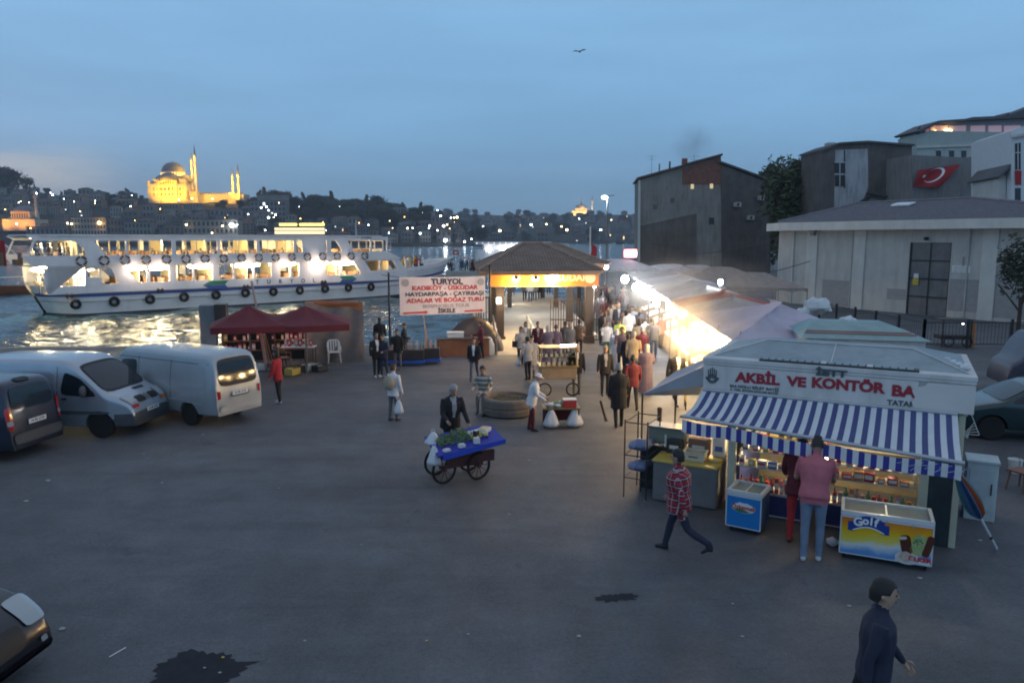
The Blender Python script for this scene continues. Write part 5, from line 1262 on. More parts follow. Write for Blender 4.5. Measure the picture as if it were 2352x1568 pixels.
gmat = {n: mat('pack_' + n, c, .45, var=.08, vscale=9) for n, c in gcol}
rg_ = random.Random(3)
boxme = {}
def goods(par_m, x, y, z, w, d, h, cn, label, group, shape='box'):
 k = (round(w, 2), round(d, 2), round(h, 2), cn, shape)
 if k not in boxme:
  b = MB()
  if shape == 'box': b.bbox(-w/2, w/2, -d/2, d/2, 0, h, .012); b.box(-w*.38, w*.38, -d/2-.003, -d/2+.002, h*.3, h*.72, 1)
  elif shape == 'bottle': b.lathe([(w*.45, 0), (w*.5, .01), (w*.5, h*.62), (w*.18, h*.8), (w*.18, h)], n=10); b.lathe([(w*.51, h*.2), (w*.51, h*.5)], n=10, mi=1)
  else: b.ell((0, 0, h/2), w/2, d/2, h/2, 8, 6)
  me = bpy.data.meshes.new('packet'); me.from_pydata(b.v, [], b.f); me.materials.append(gmat[cn]); me.materials.append(gmat['white' if cn != 'white' else 'red']); me.polygons.foreach_set('material_index', b.m); me.update(); boxme[k] = me
 nm = {'box': 'packet', 'bottle': 'bottle', 'ball': 'fruit'}[shape]
 o = link(nm, boxme[k], None, par_m @ Vector((x, y, z)), 0, (0, 0, par_m.to_euler().z + rg_.uniform(-.15, .15)))
 return tag(o, label, nm, group)
SM = stall.matrix_basis
for z in (.45, .85, 1.25, 1.65):
 for i in range(19):
  x = .8 + i*.18 + (.25 if i > 8 else 0)
  if rg_.random() < .82:
   cn = rg_.choice(('red', 'white', 'pink', 'yellow', 'red', 'orange')); w = rg_.choice((.1, .14)); h = rg_.choice((.2, .28))
   goods(SM, x, .33, z, w, .1, h, cn, 'small %s packet on the shelves of the red-umbrella stall' % cn, '%s packets on the quay stall shelves' % cn)
for x, pw in ((1.4, 12), (3.4, 16)):
 l = thing('bulb', 'bare bulb over the %s shelves of the quay stall' % ('left' if x < 2 else 'right'), 'bulb', SM @ Vector((x, -.35, 1.95))); MB().ell((0, 0, 0), .05, .05, .07, 8, 6).build('glass', emat('warm_bulb', (1, .55, .22), 22), l); MB().tube((0, 0, .07), (0, 0, .4), .008).build('cord', dark_m, l)
 lamp('stall_light', 'POINT', (0, -.1, -.1), pw, (1, .5, .25), .06, l)
pl_w = mat('white_plastic', (.68, .68, .66), .4, var=.04)
def plastic_chair(loc, rz, label, m=pl_w, s=1.0):
 t = thing('plastic_chair', label, 'chair', loc, rz)
 MB().bbox(-.22, .22, -.2, .22, .41, .45, .015).build('seat', m, t)
 b = MB()
 for x in (-.2, -.1, 0, .1, .2): b.obox((x, .25, .66), (.028, 0, 0), (0, .012, 0), (0, .05, .2))
 b.path([(-.24, .22, .45), (-.24, .28, .78), (-.15, .30, .88), (.15, .30, .88), (.24, .28, .78), (.24, .22, .45)], .028, 6); b.build('backrest', m, t)
 for x in (-.25, .25):
  for y in (-.22, .24): MB().tube((x*.85, y*.85, .42), (x, y, 0), .03, .022, 6).build('leg', m, t)
  MB().path([(x*.98, -.2, .43), (x*1.05, -.2, .64), (x*1.02, .27, .66)], .022, 6).build('armrest', m, t)
 return t
p = G(768, 832); plastic_chair((p.x, p.y, 0), .3, 'white plastic armchair at the right end of the quay stall')
p = G(652, 845); plastic_chair((p.x, p.y, 0), 2.2, 'brown plastic chair behind the woman in red', mat('brown_plastic', (.2, .1, .06), .5))
def rods(base, top, n, spread, label, cols):
 t = thing('fishing_rods', label, 'fishing rods', base); rn = random.Random(n)
 d = Vector(top) - Vector(base)
 for k in range(n):
  a = Vector((rn.uniform(-spread, spread), rn.uniform(-spread, spread), 0)); c = Vector((rn.uniform(-spread, spread)*.35, rn.uniform(-spread, spread)*.35, 0))
  MB().tube(a, d + c, .014, .005, 5).build('rod', cols[k % len(cols)], t)
 MB().tube((0, 0, 0), (0, 0, .3), .16, .14, 10).build('bucket', dark_m, t)
rr = [mat('rod_red', (.55, .12, .07), .3, var=0), mat('rod_orange', (.7, .28, .08), .3, var=0), mat('rod_silver', (.45, .45, .45), .3, var=0)]
b0 = G(620, 852); rods(tuple(b0), tuple(PY(578, 645, b0.y)), 12, .16, 'tall leaning bundle of red fishing rods beside the silver van', rr)
b0 = G(985, 815); rods(tuple(b0), tuple(PY(972, 722, b0.y)), 9, .10, 'orange bundle of fishing rods under the banner', rr[1:] + [rr[1]])
bluep = mat('blue_plastic', (.03, .10, .42), .4, var=.1)
for i, (x, y, w) in enumerate(((900, 838, 1.1), (945, 838, 1.1), (990, 834, .8))):
 p = G(x, y); t = thing('display_stand', ('left', 'middle', 'right')[i] + ' of three low stands with blue edge boards below the banner', 'stand', tuple(p), .05, 'low blue-edged stands below the banner')
 MB().bbox(-w/2, w/2, -.3, .4, .1, .2, .01).build('blue_tray', bluep, t); MB().bbox(-w/2+.05, w/2-.05, -.1, .35, .2, .62, .02).build('rack', iron, t)
 for k in range(7): MB().tube((-w/2+.1+k*w/8, -.05, .2), (-w/2+.1+k*w/8, .1, .95), .02, .015, 5).build('item', rr[k % 3] if k % 2 else dark_m, t)
for i, (x, y, cn) in enumerate(((600, 850, 'white'), (572, 848, 'red'), (648, 858, 'black'), (690, 852, 'black'), (712, 850, 'white'), (735, 852, 'black'), (672, 860, 'yellow'))):
 p = G(x, y); t = thing('crate', '%s crate of goods set out before the quay stall, %s' % (cn, ('behind the rods', 'by the van', 'by the woman in red', 'left of the white chair', 'under the lit table', 'nearest the white chair', 'foremost')[i]), 'crate', tuple(p), .2*i, 'crates before the quay stall')
 b = MB(); b.box(-.25, .25, -.18, .18, 0, .03); [b.box(*q) for q in ((-.25, .25, -.18, -.15, 0, .24), (-.25, .25, .15, .18, 0, .24), (-.25, -.22, -.15, .15, 0, .24), (.22, .25, -.15, .15, 0, .24))]; b.build('side', gmat[cn], t)
 b = MB(); [b.ell((rg_.uniform(-.17, .17), rg_.uniform(-.11, .11), .18), .05, .04, .04, 6, 4) for _ in range(10)]; tag(b.build('contents', gmat[rg_.choice(('red', 'white', 'orange'))], t), kind='stuff')
tb_ = G(688, 838); t = thing('table', 'small table with pink and white packets lit under the right umbrella', 'table', tuple(tb_), .05)
MB().bbox(-.65, .65, -.3, .3, .72, .76, .01).build('top', pl_w, t); [MB().tube((x, y, 0), (x, y, .72), .02).build('leg', iron, t) for x in (-.6, .6) for y in (-.25, .25)]
for i in range(8): goods(t.matrix_basis, -.5+i*.14, 0, .76, .1, .1, .28, ('pink', 'red', 'white')[i % 3], '%s packet on the small lit table of the quay stall' % ('pink', 'red', 'white')[i % 3], 'packets on the small lit table')
p = G(1062, 816); t = thing('counter', 'low brown counter with a white box and dark goods on top, left of the ramp', 'counter', tuple(p), .1)
MB().bbox(-1.1, 1.15, -.3, .4, 0, .72, .02).build('body', orange_t, t); MB().bbox(-1.15, 1.2, -.35, .45, .72, .76, .01).build('top', iron, t)
t2 = thing('cool_box', 'white polystyrene box on the brown counter left of the ramp', 'box', tuple(p + Vector((-.3, .1, .77))), .1); MB().bbox(-.35, .35, -.2, .2, 0, .2, .03).build('body', pl_w, t2); MB().bbox(-.37, .37, -.22, .22, .2, .25, .02).build('lid', pl_w, t2)
heap = thing('covered_boat', 'dark covered heap under a net behind the brown counter', 'tarpaulin', tuple(p + Vector((.3, 1.5, 0))))
MB().grid(lambda u, v: (-1.3 + 2.8*u, -.7 + 1.5*v, max(0, 1.5*math.sin(PI*u)**.6*math.sin(PI*v)**.6 + .12*mnoise.noise(Vector((u*9, v*7, 0))))), 20, 14).build('cover', iron, heap, smooth=60)
sk = thing('white_sack', 'white sack standing against the ramp handrail', 'sack', tuple(G(1124, 815))); MB().lathe([(.18, 0), (.24, .15), (.22, .45), (.12, .7), (.05, .78)], n=12).build('body', pl_w, sk, smooth=60)
# ---- the ticket kiosk
KANG = math.atan2(-.469, .883)
kc = Vector((3.53, 13.38, 0))
KP = Plane((kc.x, kc.y), KANG)
ksz = lambda x, y: KP.sz(x, y)
kiosk = thing('kiosk', 'white ticket and snack kiosk with lettered sign and grey hipped roof', 'kiosk', (kc.x, kc.y, 0), KANG)
KM = kiosk.matrix_basis.copy()
KM = Matrix.Translation(kc) @ Matrix.Rotation(KANG, 4, 'Z')
KL = ksz(2236, 905)[0]; KD = 2.6
zt0, zb0_ = ksz(1612, 825)[1], ksz(1612, 893)[1]
zt1, zb1_ = ksz(2236, 868)[1], ksz(2225, 948)[1]
ZT = (zt0+zt1)/2; ZB = (zb0_+zb1_)/2
print('KIOSK L', KL, 'ZT', zt0, zt1, 'ZB', zb0_, zb1_)
kw = mat('kiosk_white', (.62, .60, .58), .5, var=.08, vscale=2, dirt=.35)
kroof = mat('kiosk_roof_sheet', (.27, .33, .36), .45, metal=.3, var=.12, vscale=1.2, dirt=.35)
kpost = mat('cream_post', (.62, .60, .45), .5, var=.05)
kblue = mat('dark_blue_panel', (.03, .04, .15), .5, var=.1)
signw = mat('sign_white', (.64, .61, .59), .5, var=.06, vscale=3, dirt=.35)
MB().bbox(0, KL, 0, KD, ZB+.02, ZT, .01).build('fascia_box', kw, kiosk)
MB().box(-.03, KL+.04, -.05, KD+.03, ZT-.035, ZT+.03).box(-.02, KL+.03, -.035, KD+.02, ZT-.09, ZT-.04).build('cornice', kw, kiosk)
S_R = ksz(2108, 900)[0]
b = MB(); b.box(.0, S_R-.0, -.06, -.001, ZB+.02, ZT-.1); b.build('sign_board', signw, kiosk)
b = MB(); b.box(-.02, S_R+.02, -.085, -.061, ZB-.02, ZB+.03); b.build('sign_edge', kw, kiosk)
redl = mat('dark_red_letters', (.33, .02, .035), .5, var=0); greyl = mat('dark_grey_letters', (.06, .075, .085), .5, var=0)
def kt(txt, x, y, size, m, sx=1.0, bold=.004, align='CENTER'):
 s, z = ksz(x, y); textmesh('sign_text', txt, size, m, kiosk, (s, -.066, z), (R(90), 0, 0), align=align, bold=bold, sx=sx)
kt('AKBİL', 1741, 869, .235, redl, 1.12, .012); kt('VE', 1831, 876, .225, redl, 1.2, .012); kt('KONTÖR', 1946, 884, .235, redl, 1.1, .012); kt('BA', 2075, 898, .245, redl, 1.15, .012)
kt('İETT', 1910, 856, .15, greyl, 1.5, .008); kt('364 NOLU BİLET BAYİİ', 1733, 889, .065, greyl, 1.25, .002); kt('İ. TÜR. JETON DOLUM BAYİİ', 1733, 897, .05, greyl, 1.25, .001); kt('TATAR', 2069, 925, .12, greyl, 1.05, .004)
s, z = ksz(1638, 862); em = link('emblem', None, kiosk, (s, -.068, z))
b = MB()
for k in range(-2, 3):
 h = .17 - .025*abs(k); b.xprism([(k*.032-.009, -.05), (k*.032+.009, -.05), (k*.036+.009, h-.02), (k*.036, h), (k*.036-.009, h-.02)], -.003, .003)
for k in range(3): b.torus((0, 0, -.05+.0), .045+.02*k, .005, 'y', 20, 4)
b.build('emblem_strokes', greyl, em)
b = MB(); n = 16
for i in range(n):
 a0, a1 = R(200 + 140*i/n), R(200 + 140*(i+1)/n); b.xprism([(.135*math.cos(a0), .02+.135*math.sin(a0)), (.135*math.cos(a1), .02+.135*math.sin(a1)), (.105*math.cos(a1), .02+.105*math.sin(a1)), (.105*math.cos(a0), .02+.105*math.sin(a0))], -.003, .003)
b.build('emblem_arc', greyl, em)
x0_ = ksz(2104, 900)[0]
edge = [(x0_-.02, ZB+.0), (x0_-.05, ZB+.12), (x0_-.01, ZB+.2), (x0_-.06, ZB+.3), (x0_-.03, ZB+.36), (x0_+.12, ZB+.40), (x0_+.16, ZT-.10)]
b = MB(); b.xprism(edge + [(KL+.02, ZT-.10), (KL+.02, ZB)], -.085, -.067); b.build('cover_sheet', mat('cover_cream', (.66, .61, .58), .6, var=.04), kiosk)
zr_ = ZT + .26; ins = .85
b = MB()
P = [(.05, .22, ZT+.02), (KL-.02, .22, ZT+.02), (KL-.02, KD, ZT+.02), (.05, KD, ZT+.02), (.05+ins, KD*.45, zr_), (KL-ins, KD*.45, zr_), (KL-ins, KD*.62, zr_), (.05+ins, KD*.62, zr_)]
b.add(P, [(0,1,5,4), (1,2,6,5), (2,3,7,6), (3,0,4,7), (4,5,6,7), (0,3,2,1)]); b.build('roof', kroof, kiosk)
b = MB()
for a, c in ((P[0], P[4]), (P[1], P[5]), (P[4], P[5])): b.tube(Vector(a)+Vector((0,0,.008)), Vector(c)+Vector((0,0,.008)), .014, n=5)
b.tube((KL*.5, .22, ZT+.03), (KL*.5, KD*.45, zr_+.005), .012, n=5); b.build('roof_seam', kw, kiosk)
b = MB(); b.box(.95, S_R, .03, .26, ZT+.02, ZT+.06); b.build('gutter', dark_m, kiosk)
for k in range(20):
 x = 1.0 + k*(S_R-1.05)/20; MB().box(x, x+(S_R-1.05)/20-.03, .04, .25, ZT+.06, ZT+.075).build('gutter_panel', kroof if k not in (8, 14) else kw, kiosk)
sL, sR = ksz(1678, 1100)[0], ksz(2122, 1100)[0]
for s in (sL, sR): MB().bbox(s-.07, s+.07, 0, .12, 0, ZB+.02, .01).build('post', kpost, kiosk)
for x, y in ((.06, KD-.1), (KL-.12, KD-.1), (KL-.12, .1)): MB().bbox(x-.05, x+.05, y-.05, y+.05, 0, ZB+.02, .01).build('post', kpost, kiosk)
MB().box(.1, KL-.1, KD-.08, KD-.03, 0, ZB).build('back_wall', mat('kiosk_back', (.20, .17, .12), .7, var=.2), kiosk)
MB().box(KL-.16, KL-.1, .1, KD-.1, 0, ZB).build('side_wall', kblue, kiosk)
MB().box(sL+.05, sL+.1, .3, KD-.1, 0, 1.0).build('side_wall', kblue, kiosk)
MB().box(sR+.07, KL-.17, .04, .09, 0, ZB+.015).build('front_panel', mat('green_black_panel', (.03, .045, .05), .4, var=.3, vscale=3), kiosk)
MB().box(.05, KL-.05, .05, KD-.05, ZB-.06, ZB+.015).build('ceiling', kw, kiosk)
for x0, x1 in ((sL+.1, sL+1.05), (sL+1.08, sL+1.3), (sL+1.62, sL+2.1), (sL+2.13, sR-.1)): 
 MB().box(x0, x1, .06, .1, .05, .42).build('counter_panel', kblue, kiosk); MB().box(x0, x1, .045, .062, .42, .45).box(x0, x1, .045, .062, .03, .05).build('panel_trim', kw, kiosk)
MB().bbox(sL+.09, sR-.09, -.02, .42, .90, .925, .008).build('counter', mat('steel_counter', (.42, .42, .40), .35, metal=.6, var=.1), kiosk)
MB().box(sL+.09, sR-.09, .11, .42, 0, .44).build('counter_body', kblue, kiosk)
MB().box(sL+.09, sR-.09, .02, .42, .445, .46).build('lower_shelf', kw, kiosk)
b = MB()
for z in (1.18, 1.42, 1.66): b.box(.9, KL-.3, KD-.5, KD-.1, z-.02, z)
b.box(.3, KL-.3, KD-.5, KD-.1, .9, .94)
b.build('shelf', mat('shelf_pale', (.45, .42, .36), .6), kiosk)
tr = MB()
tr.box(sL+.1, sL+1.35, .2, .38, 1.13, 1.155); tr.box(sL+1.75, sR-.1, .2, .38, 1.08, 1.10)
for x in (sL+.12, sL+1.33, sL+1.77, sR-.12): tr.box(x-.012, x+.012, .21, .37, .925, 1.14 if x < sL+1.5 else 1.09)
tr.build('display_rack', pl_w, kiosk)
g_ = random.Random(9)
def kgoods(x, y, z, w, d, h, cn, where, shape='box'): goods(KM, x, y, z, w, d, h, cn, '%s %s on the %s of the kiosk' % (cn, {'box': 'packet', 'bottle': 'bottle', 'ball': 'round fruit'}[shape], where), '%s %ss on the %s of the kiosk' % (cn, {'box': 'packet', 'bottle': 'bottle', 'ball': 'fruit'}[shape], where), shape)
for z, wh in ((.94, 'lowest back shelf'), (1.18, 'second back shelf'), (1.42, 'third back shelf'), (1.66, 'top back shelf')):
 x = .45 if z < 1 else 1.0
 while x < KL - .45:
  w = g_.choice((.10, .14, .18)); sh_ = 'bottle' if g_.random() < .3 else 'box'
  kgoods(x, KD-.32, z, .08 if sh_ == 'bottle' else w, .12, g_.choice((.14, .18)), g_.choice(('yellow', 'green', 'red', 'white', 'orange', 'yellow', 'blue')), wh, sh_); x += w + .03
x = sL + .18
while x < sR - .2:
 if not (sL+1.38 < x < sL+1.75):
  right = x > sL + 1.7
  kgoods(x, .08, .925, g_.choice((.1, .14, .16)), .14, g_.choice((.09, .12, .16)), g_.choice(('red', 'red', 'orange', 'white', 'blue', 'red')) if right else g_.choice(('white', 'blue', 'orange', 'white', 'yellow')), 'counter top')
  kgoods(x+.02, .28, 1.155 if not right else 1.10, .1, .1, g_.choice((.12, .16)), g_.choice(('red', 'orange', 'white', 'yellow', 'blue')), 'front display rack')
  kgoods(x, .09, .46, .08, .08, g_.choice((.26, .3)), g_.choice(('orange', 'red', 'red', 'pink', 'green')), 'lower shelf', 'bottle')
  kgoods(x+.09, .1, .46, .07, .1, g_.choice((.2, .28)), g_.choice(('red', 'orange', 'pink', 'white')), 'lower shelf', 'box')
 x += .175
for i in range(7): kgoods(sL+.5+.09*i, .26, .46, .06, .06, .22, 'red', 'lower shelf back row', 'bottle')
KB = emat('kiosk_bulb', (1, .82, .45), 38)
for x, y, nm in ((1833, 1050, 'left'), (1893, 1058, 'right'), (1760, 1030, 'small far left')):
 s, z = Plane((KM @ Vector((0, .55, 0)))[:2], KANG).sz(x, y)
 l = thing('bulb', '%s bare bulb glowing inside the kiosk' % nm, 'bulb', KM @ Vector((s, .55, z)), group='bulbs in the kiosk')
 r = .035 if nm.startswith('small') else .075
 MB().ell((0, 0, 0), r, r, r*1.2, 10, 8).build('glass', KB, l, smooth=60); MB().tube((0, 0, r), (0, 0, ZB-z), .008).build('cord', dark_m, l)
 lamp('kiosk_light', 'POINT', (0, .1, .0), 48 if r > .05 else 10, (1, .78, .42), .06, l)
lamp('kiosk_light', 'POINT', KM @ Vector((sR-.6, .9, 1.85)), 45, (1, .85, .55), .08)
tube_ = thing('tube_lamp', 'fluorescent tube under the kiosk ceiling at the back', 'lamp', KM @ Vector((KL*.6, 1.5, ZB-.1)), KANG); MB().tube((-.5, 0, 0), (.5, 0, 0), .02, n=8).build('tube', emat('kiosk_tube', (1, .92, .7), 9), tube_)
# ---- awning: striped fabric with front bar and scalloped valance
aw = thing('awning', 'blue and white striped awning pulled out over the kiosk counter', 'awning', tuple(kc), KANG)
def k_at(x, y, z):
 p = G(x, y, z) - kc; return Matrix.Rotation(-KANG, 3, 'Z') @ p
oL = k_at(1568, 955, 2.0*.97+.02); oR = k_at(2210, 1062, 1.80)
print('AWN', oL, oR)
a0 = Vector((.0, -.10, ZB-.02)); a1 = Vector((ksz(2200, 940)[0], -.10, ZB-.03))
NS_ = 49
blue_s = mat('awning_blue', (.06, .075, .20), .75, var=.08, vscale=6); white_s = mat('awning_white', (.60, .63, .66), .75, var=.06, vscale=4)
def sheen_pt(u, v):
 top = a0.lerp(a1, u); bot = oL.lerp(oR, u); p = top.lerp(bot, v); p.z -= .06*math.sin(PI*v) + .016*math.sin(u*19)*v + .02*mnoise.noise(Vector((u*9, v*3, 0))) + .035*math.sin(PI*u)*v; return p
b = MB()
for i in range(NS_):
 b.grid(lambda u, v, i=i: sheen_pt((i+u)/NS_, v), 1, 8, mi=(0 if i % 2 == 0 else 1))
b.build('fabric', [white_s, blue_s], aw, smooth=50)
b = MB()
for i in range(NS_):
 def vf(u, v, i=i):
  t = (i+u)/NS_; p = sheen_pt(t, 1); q = p + Vector((0, -.035 - .012*math.sin(t*70)*v, -.05 - (.215 + .01*math.sin(t*31))*v)); return q
 b.grid(vf, 2, 4, mi=(0 if i % 2 == 0 else 1), thick=(0, .004, 0))
vb = b.build('valance', [mat('valance_white', (.68, .68, .68), .6, var=.05), mat('valance_blue', (.04, .04, .27), .6, var=.05)], aw, smooth=50)
pf, pg_ = sheen_pt(0, 1), sheen_pt(1, 1)
MB().tube(pf + Vector((-.03, -.02, 0)), pg_ + Vector((.03, -.02, 0)), .032, n=8).build('front_bar', mat('grey_bar', (.42, .44, .46), .4, metal=.4), aw, smooth=60)
MB().tube(a0 + Vector((0, .02, .02)), a1 + Vector((0, .02, .02)), .035, n=8).build('roller', mat('grey_bar', (.4, .4, .4)), aw, smooth=60)
b = MB()
for u in (.06, .5, .94): b.tube(a0.lerp(a1, u) + Vector((0, .04, -.15)), sheen_pt(u, .97) + Vector((0, 0, -.03)), .016, n=6)
b.build('arm', mat('grey_bar', (.4, .4, .4)), aw)
# ---- side awning to the left, grey
sa = thing('side_awning', 'plain grey canvas side awning stretched out left of the kiosk', 'awning', tuple(kc), KANG)
f1 = k_at(1476, 905, 1.98); f0 = Vector((-.02, .02, ZT-.15)); f3 = Vector((-.02, 1.9, ZT-.10)); f2 = f1 + Vector((.25, 1.5, .25)); f4 = k_at(1606, 905, 2.08)
gcv = mat('grey_canvas', (.34, .35, .39), .8, var=.1, vscale=2)
MB().grid(lambda u, v: (f3.lerp(f2, v)).lerp(f0.lerp(f1, v), u) + Vector((0, 0, -.06*math.sin(PI*v)*math.sin(PI*u))), 10, 10, thick=(0, 0, -.015)).build('fabric', gcv, sa, smooth=60)
MB().add([f0, f1, f1 + Vector((0, 0, -.03)), f4 + Vector((0,0,-.02)), Vector((-.02, .02, ZB+.05))], [(0, 1, 2, 3, 4)]).build('end_flap', gcv, sa)
b = MB(); b.tube(f1, (f1.x, f1.y, 0), .018); b.tube(f2, (f2.x, f2.y, 0), .018); b.build('pole', dark_m, sa)
tbp = G(1590, 1165)
tl_ = thing('side_table', 'grey cloth-covered work table left of the kiosk', 'table', (tbp.x, tbp.y+.4, 0), KANG)
MB().bbox(-.62, .62, -.35, .5, .78, .82, .01).build('top', gmat['yellow'], tl_); MB().bbox(-.6, .62, -.33, .48, .02, .78, .03).build('cloth_skirt', mat('grey_cloth', (.16, .16, .165), .9, var=.15), tl_)
TM = Matrix.Translation((tbp.x, tbp.y+.4, 0)) @ Matrix.Rotation(KANG, 4, 'Z')
bk = thing('basket', 'cream plastic basket on the work table left of the kiosk', 'basket', TM @ Vector((.12, .0, .82)), KANG)
b = MB(); cp = mat('cream_plastic', (.62, .55, .42), .5)
for q in ((-.2, .2, -.14, .14, 0, .015), (-.2, .2, -.14, -.125, 0, .17), (-.2, .2, .125, .14, 0, .17), (-.2, -.185, -.125, .125, 0, .17), (.185, .2, -.125, .125, 0, .17)): b.box(*q)
b.build('side', cp, bk); MB().box(-.22, .22, -.16, -.14, .16, .18).box(-.22, .22, .14, .16, .16, .18).box(-.22, -.2, -.14, .14, .16, .18).box(.2, .22, -.14, .14, .16, .18).build('rim', cp, bk); MB().box(-.09, .09, -.147, -.142, .08, .1).build('handle_slot', dark_m, bk)
for i, (x, y, w, h, m_, lb) in enumerate(((.48, .1, .3, .06, 'yellow', 'folded yellow cloth beside the cream basket'), (-.35, .3, .3, .28, 'black', 'dark glass-fronted box on the work table'), (.5, .38, .24, .4, 'white', 'white bundle hanging behind the work table'), (.1, .42, .4, .32, 'pink', 'brown carton at the back of the work table'))):
 t = thing('box' if i else 'cloth', lb, 'box' if i else 'cloth', TM @ Vector((x, y, .82)), KANG); MB().bbox(-w/2, w/2, -.1, .1, 0, h, .02).build('body', gmat[m_] if i != 3 else mat('carton', (.22, .13, .09), .8), t); MB().box(-w*.3, w*.3, -.104, -.1, h*.35, h*.6).build('band', gmat['white' if m_ != 'white' else 'blue'], t)
rk = thing('wire_rack', 'black wire rack with blue sacks at the outer end of the work table', 'rack', TM @ Vector((-.95, -.1, 0)), KANG)
b = MB()
for x in (-.2, .25):
 for y in (-.3, .5): b.tube((x, y, 0), (x, y, 1.55), .014)
for z in (.4, .85, 1.5): b.path([(-.2, -.3, z), (.25, -.3, z), (.25, .5, z), (-.2, .5, z), (-.2, -.3, z)], .012)
b.build('frame', dark_m, rk)
for i, (z, m_, lb) in enumerate(((.45, mat('blue_sack', (.14, .18, .30), .6), 'blue sack on the lower shelf of the wire rack'), (.87, mat('blue_sack', (.1, .1, .3)), 'pale blue sack on the upper shelf of the wire rack'))):
 t = thing('sack', lb, 'sack', TM @ Vector((-.95, .05, z)), KANG); b = MB(); b.ell((0, 0, .10), .22, .30, .11, 14, 9); b.v = [tuple(Vector(v)*(1 + .5*mnoise.noise(Vector(v)*7))) for v in b.v]; b.build('body', m_, t, smooth=40)
t = thing('glass_case', 'green-tinted glass case with dark lid under the awning at far left', 'case', TM @ Vector((-.55, .55, .95)), KANG)
MB().bbox(-.38, .38, -.22, .22, 0, .05).box(-.38, .38, -.22, .22, .3, .34).build('frame', mat('grey_green', (.12, .14, .12), .4), t); MB().box(-.36, .36, -.2, .2, .05, .3).build('pane', mat('case_glass', (.20, .23, .19), .1, spec=.8), t)
MB().box(-.02, .02, -.24, -.22, -.15, .2).build('white_bar', pl_w, t)
MB().bbox(-.5, .5, -.25, .25, -.95, -.04, .02).build('stand', dark_m, t)
# ---- freezers
def freezer(pl, pr, pt_, depth, name, label, fm, rot=None):
 a = G(*pl); c = G(*pr); d = (c-a); ang = math.atan2(d.y, d.x); w = d.length
 P_ = Plane((a.x, a.y), ang); h = P_.sz(*pt_)[1]
 t = thing(name, label, 'freezer', (a.x, a.y, 0), ang)
 whm = mat('freezer_white', (.62, .65, .68), .35, var=.04); alu = mat('freezer_alu', (.45, .46, .46), .35, metal=.5, var=.05)
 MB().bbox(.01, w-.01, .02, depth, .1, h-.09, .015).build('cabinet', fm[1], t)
 MB().box(.0, w, .0, .02, .1, h-.1).build('front_print', fm[0], t)
 b = MB(); z = h - .09
 for q in ((0, w, 0, .05, z, z+.07), (0, w, depth-.05, depth, z, z+.07), (0, .05, .05, depth-.05, z, z+.07), (w-.05, w, .05, depth-.05, z, z+.07)): b.box(*q)
 b.box(0, .018, -.004, .0, .1, h-.1); b.box(w-.018, w, -.004, 0, .1, h-.1); b.box(0, w, -.004, 0, h-.12, h-.095); b.box(0, w, -.004, 0, .1, .115)
 b.build('rim', whm, t)
 for x0, x1 in ((.055, w/2-.012), (w/2+.012, w-.055)):
  MB().box(x0, x1, .055, depth-.055, z+.028, z+.04).build('sliding_lid', mat('lid_glass', (.25, .30, .30), .12, spec=.9), t)
 MB().box(w/2-.012, w/2+.012, .05, depth-.05, z+.02, z+.055).build('lid_rail', whm, t)
 for x in (.08, w-.08):
  for y in (.1, depth-.1): MB().tube((x-.02, y, .05), (x+.02, y, .05), .05, n=10).build('caster', RUB, t)
 return t, w, h, P_
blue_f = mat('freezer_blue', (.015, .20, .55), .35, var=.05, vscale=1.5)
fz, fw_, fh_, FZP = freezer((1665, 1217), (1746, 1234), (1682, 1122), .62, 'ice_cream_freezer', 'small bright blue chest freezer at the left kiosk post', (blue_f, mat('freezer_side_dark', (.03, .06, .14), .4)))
def on_front(par, pts_or_fn, m, off, nm): b = MB(); b.xprism(pts_or_fn, -off-.003, -off); return b.build(nm, m, par)
def oval(cx, cz, rx, rz, n=24): return [(cx+rx*math.cos(2*PI*i/n), cz+rz*math.sin(2*PI*i/n)) for i in range(n)]
cx, cz = fw_*.5, fh_*.60
on_front(fz, oval(cx, cz, fw_*.34, fh_*.115), gmat['white'], .002, 'logo_oval'); on_front(fz, oval(cx, cz, fw_*.30, fh_*.095), FW, .005, 'logo_oval')
on_front(fz, [(cx-fw_*.28, cz-.03), (cx-.05, cz-.02), (cx+fw_*.2, cz-.055), (cx+fw_*.1, cz-.075), (cx-fw_*.1, cz-.08), (cx-fw_*.22, cz-.06)], GRN, .008, 'logo_field')
on_front(fz, [(cx-fw_*.25, cz+.05), (cx-fw_*.1, cz+.10), (cx, cz+.075), (cx+.06, cz+.095), (cx+fw_*.2, cz+.05)], FW, .008, 'logo_hills')
textmesh('logo_text', 'Özkaynak', .105, tr_, fz, (cx, -.014, cz+.012), (R(90), 0, 0), bold=.002, sx=.95)
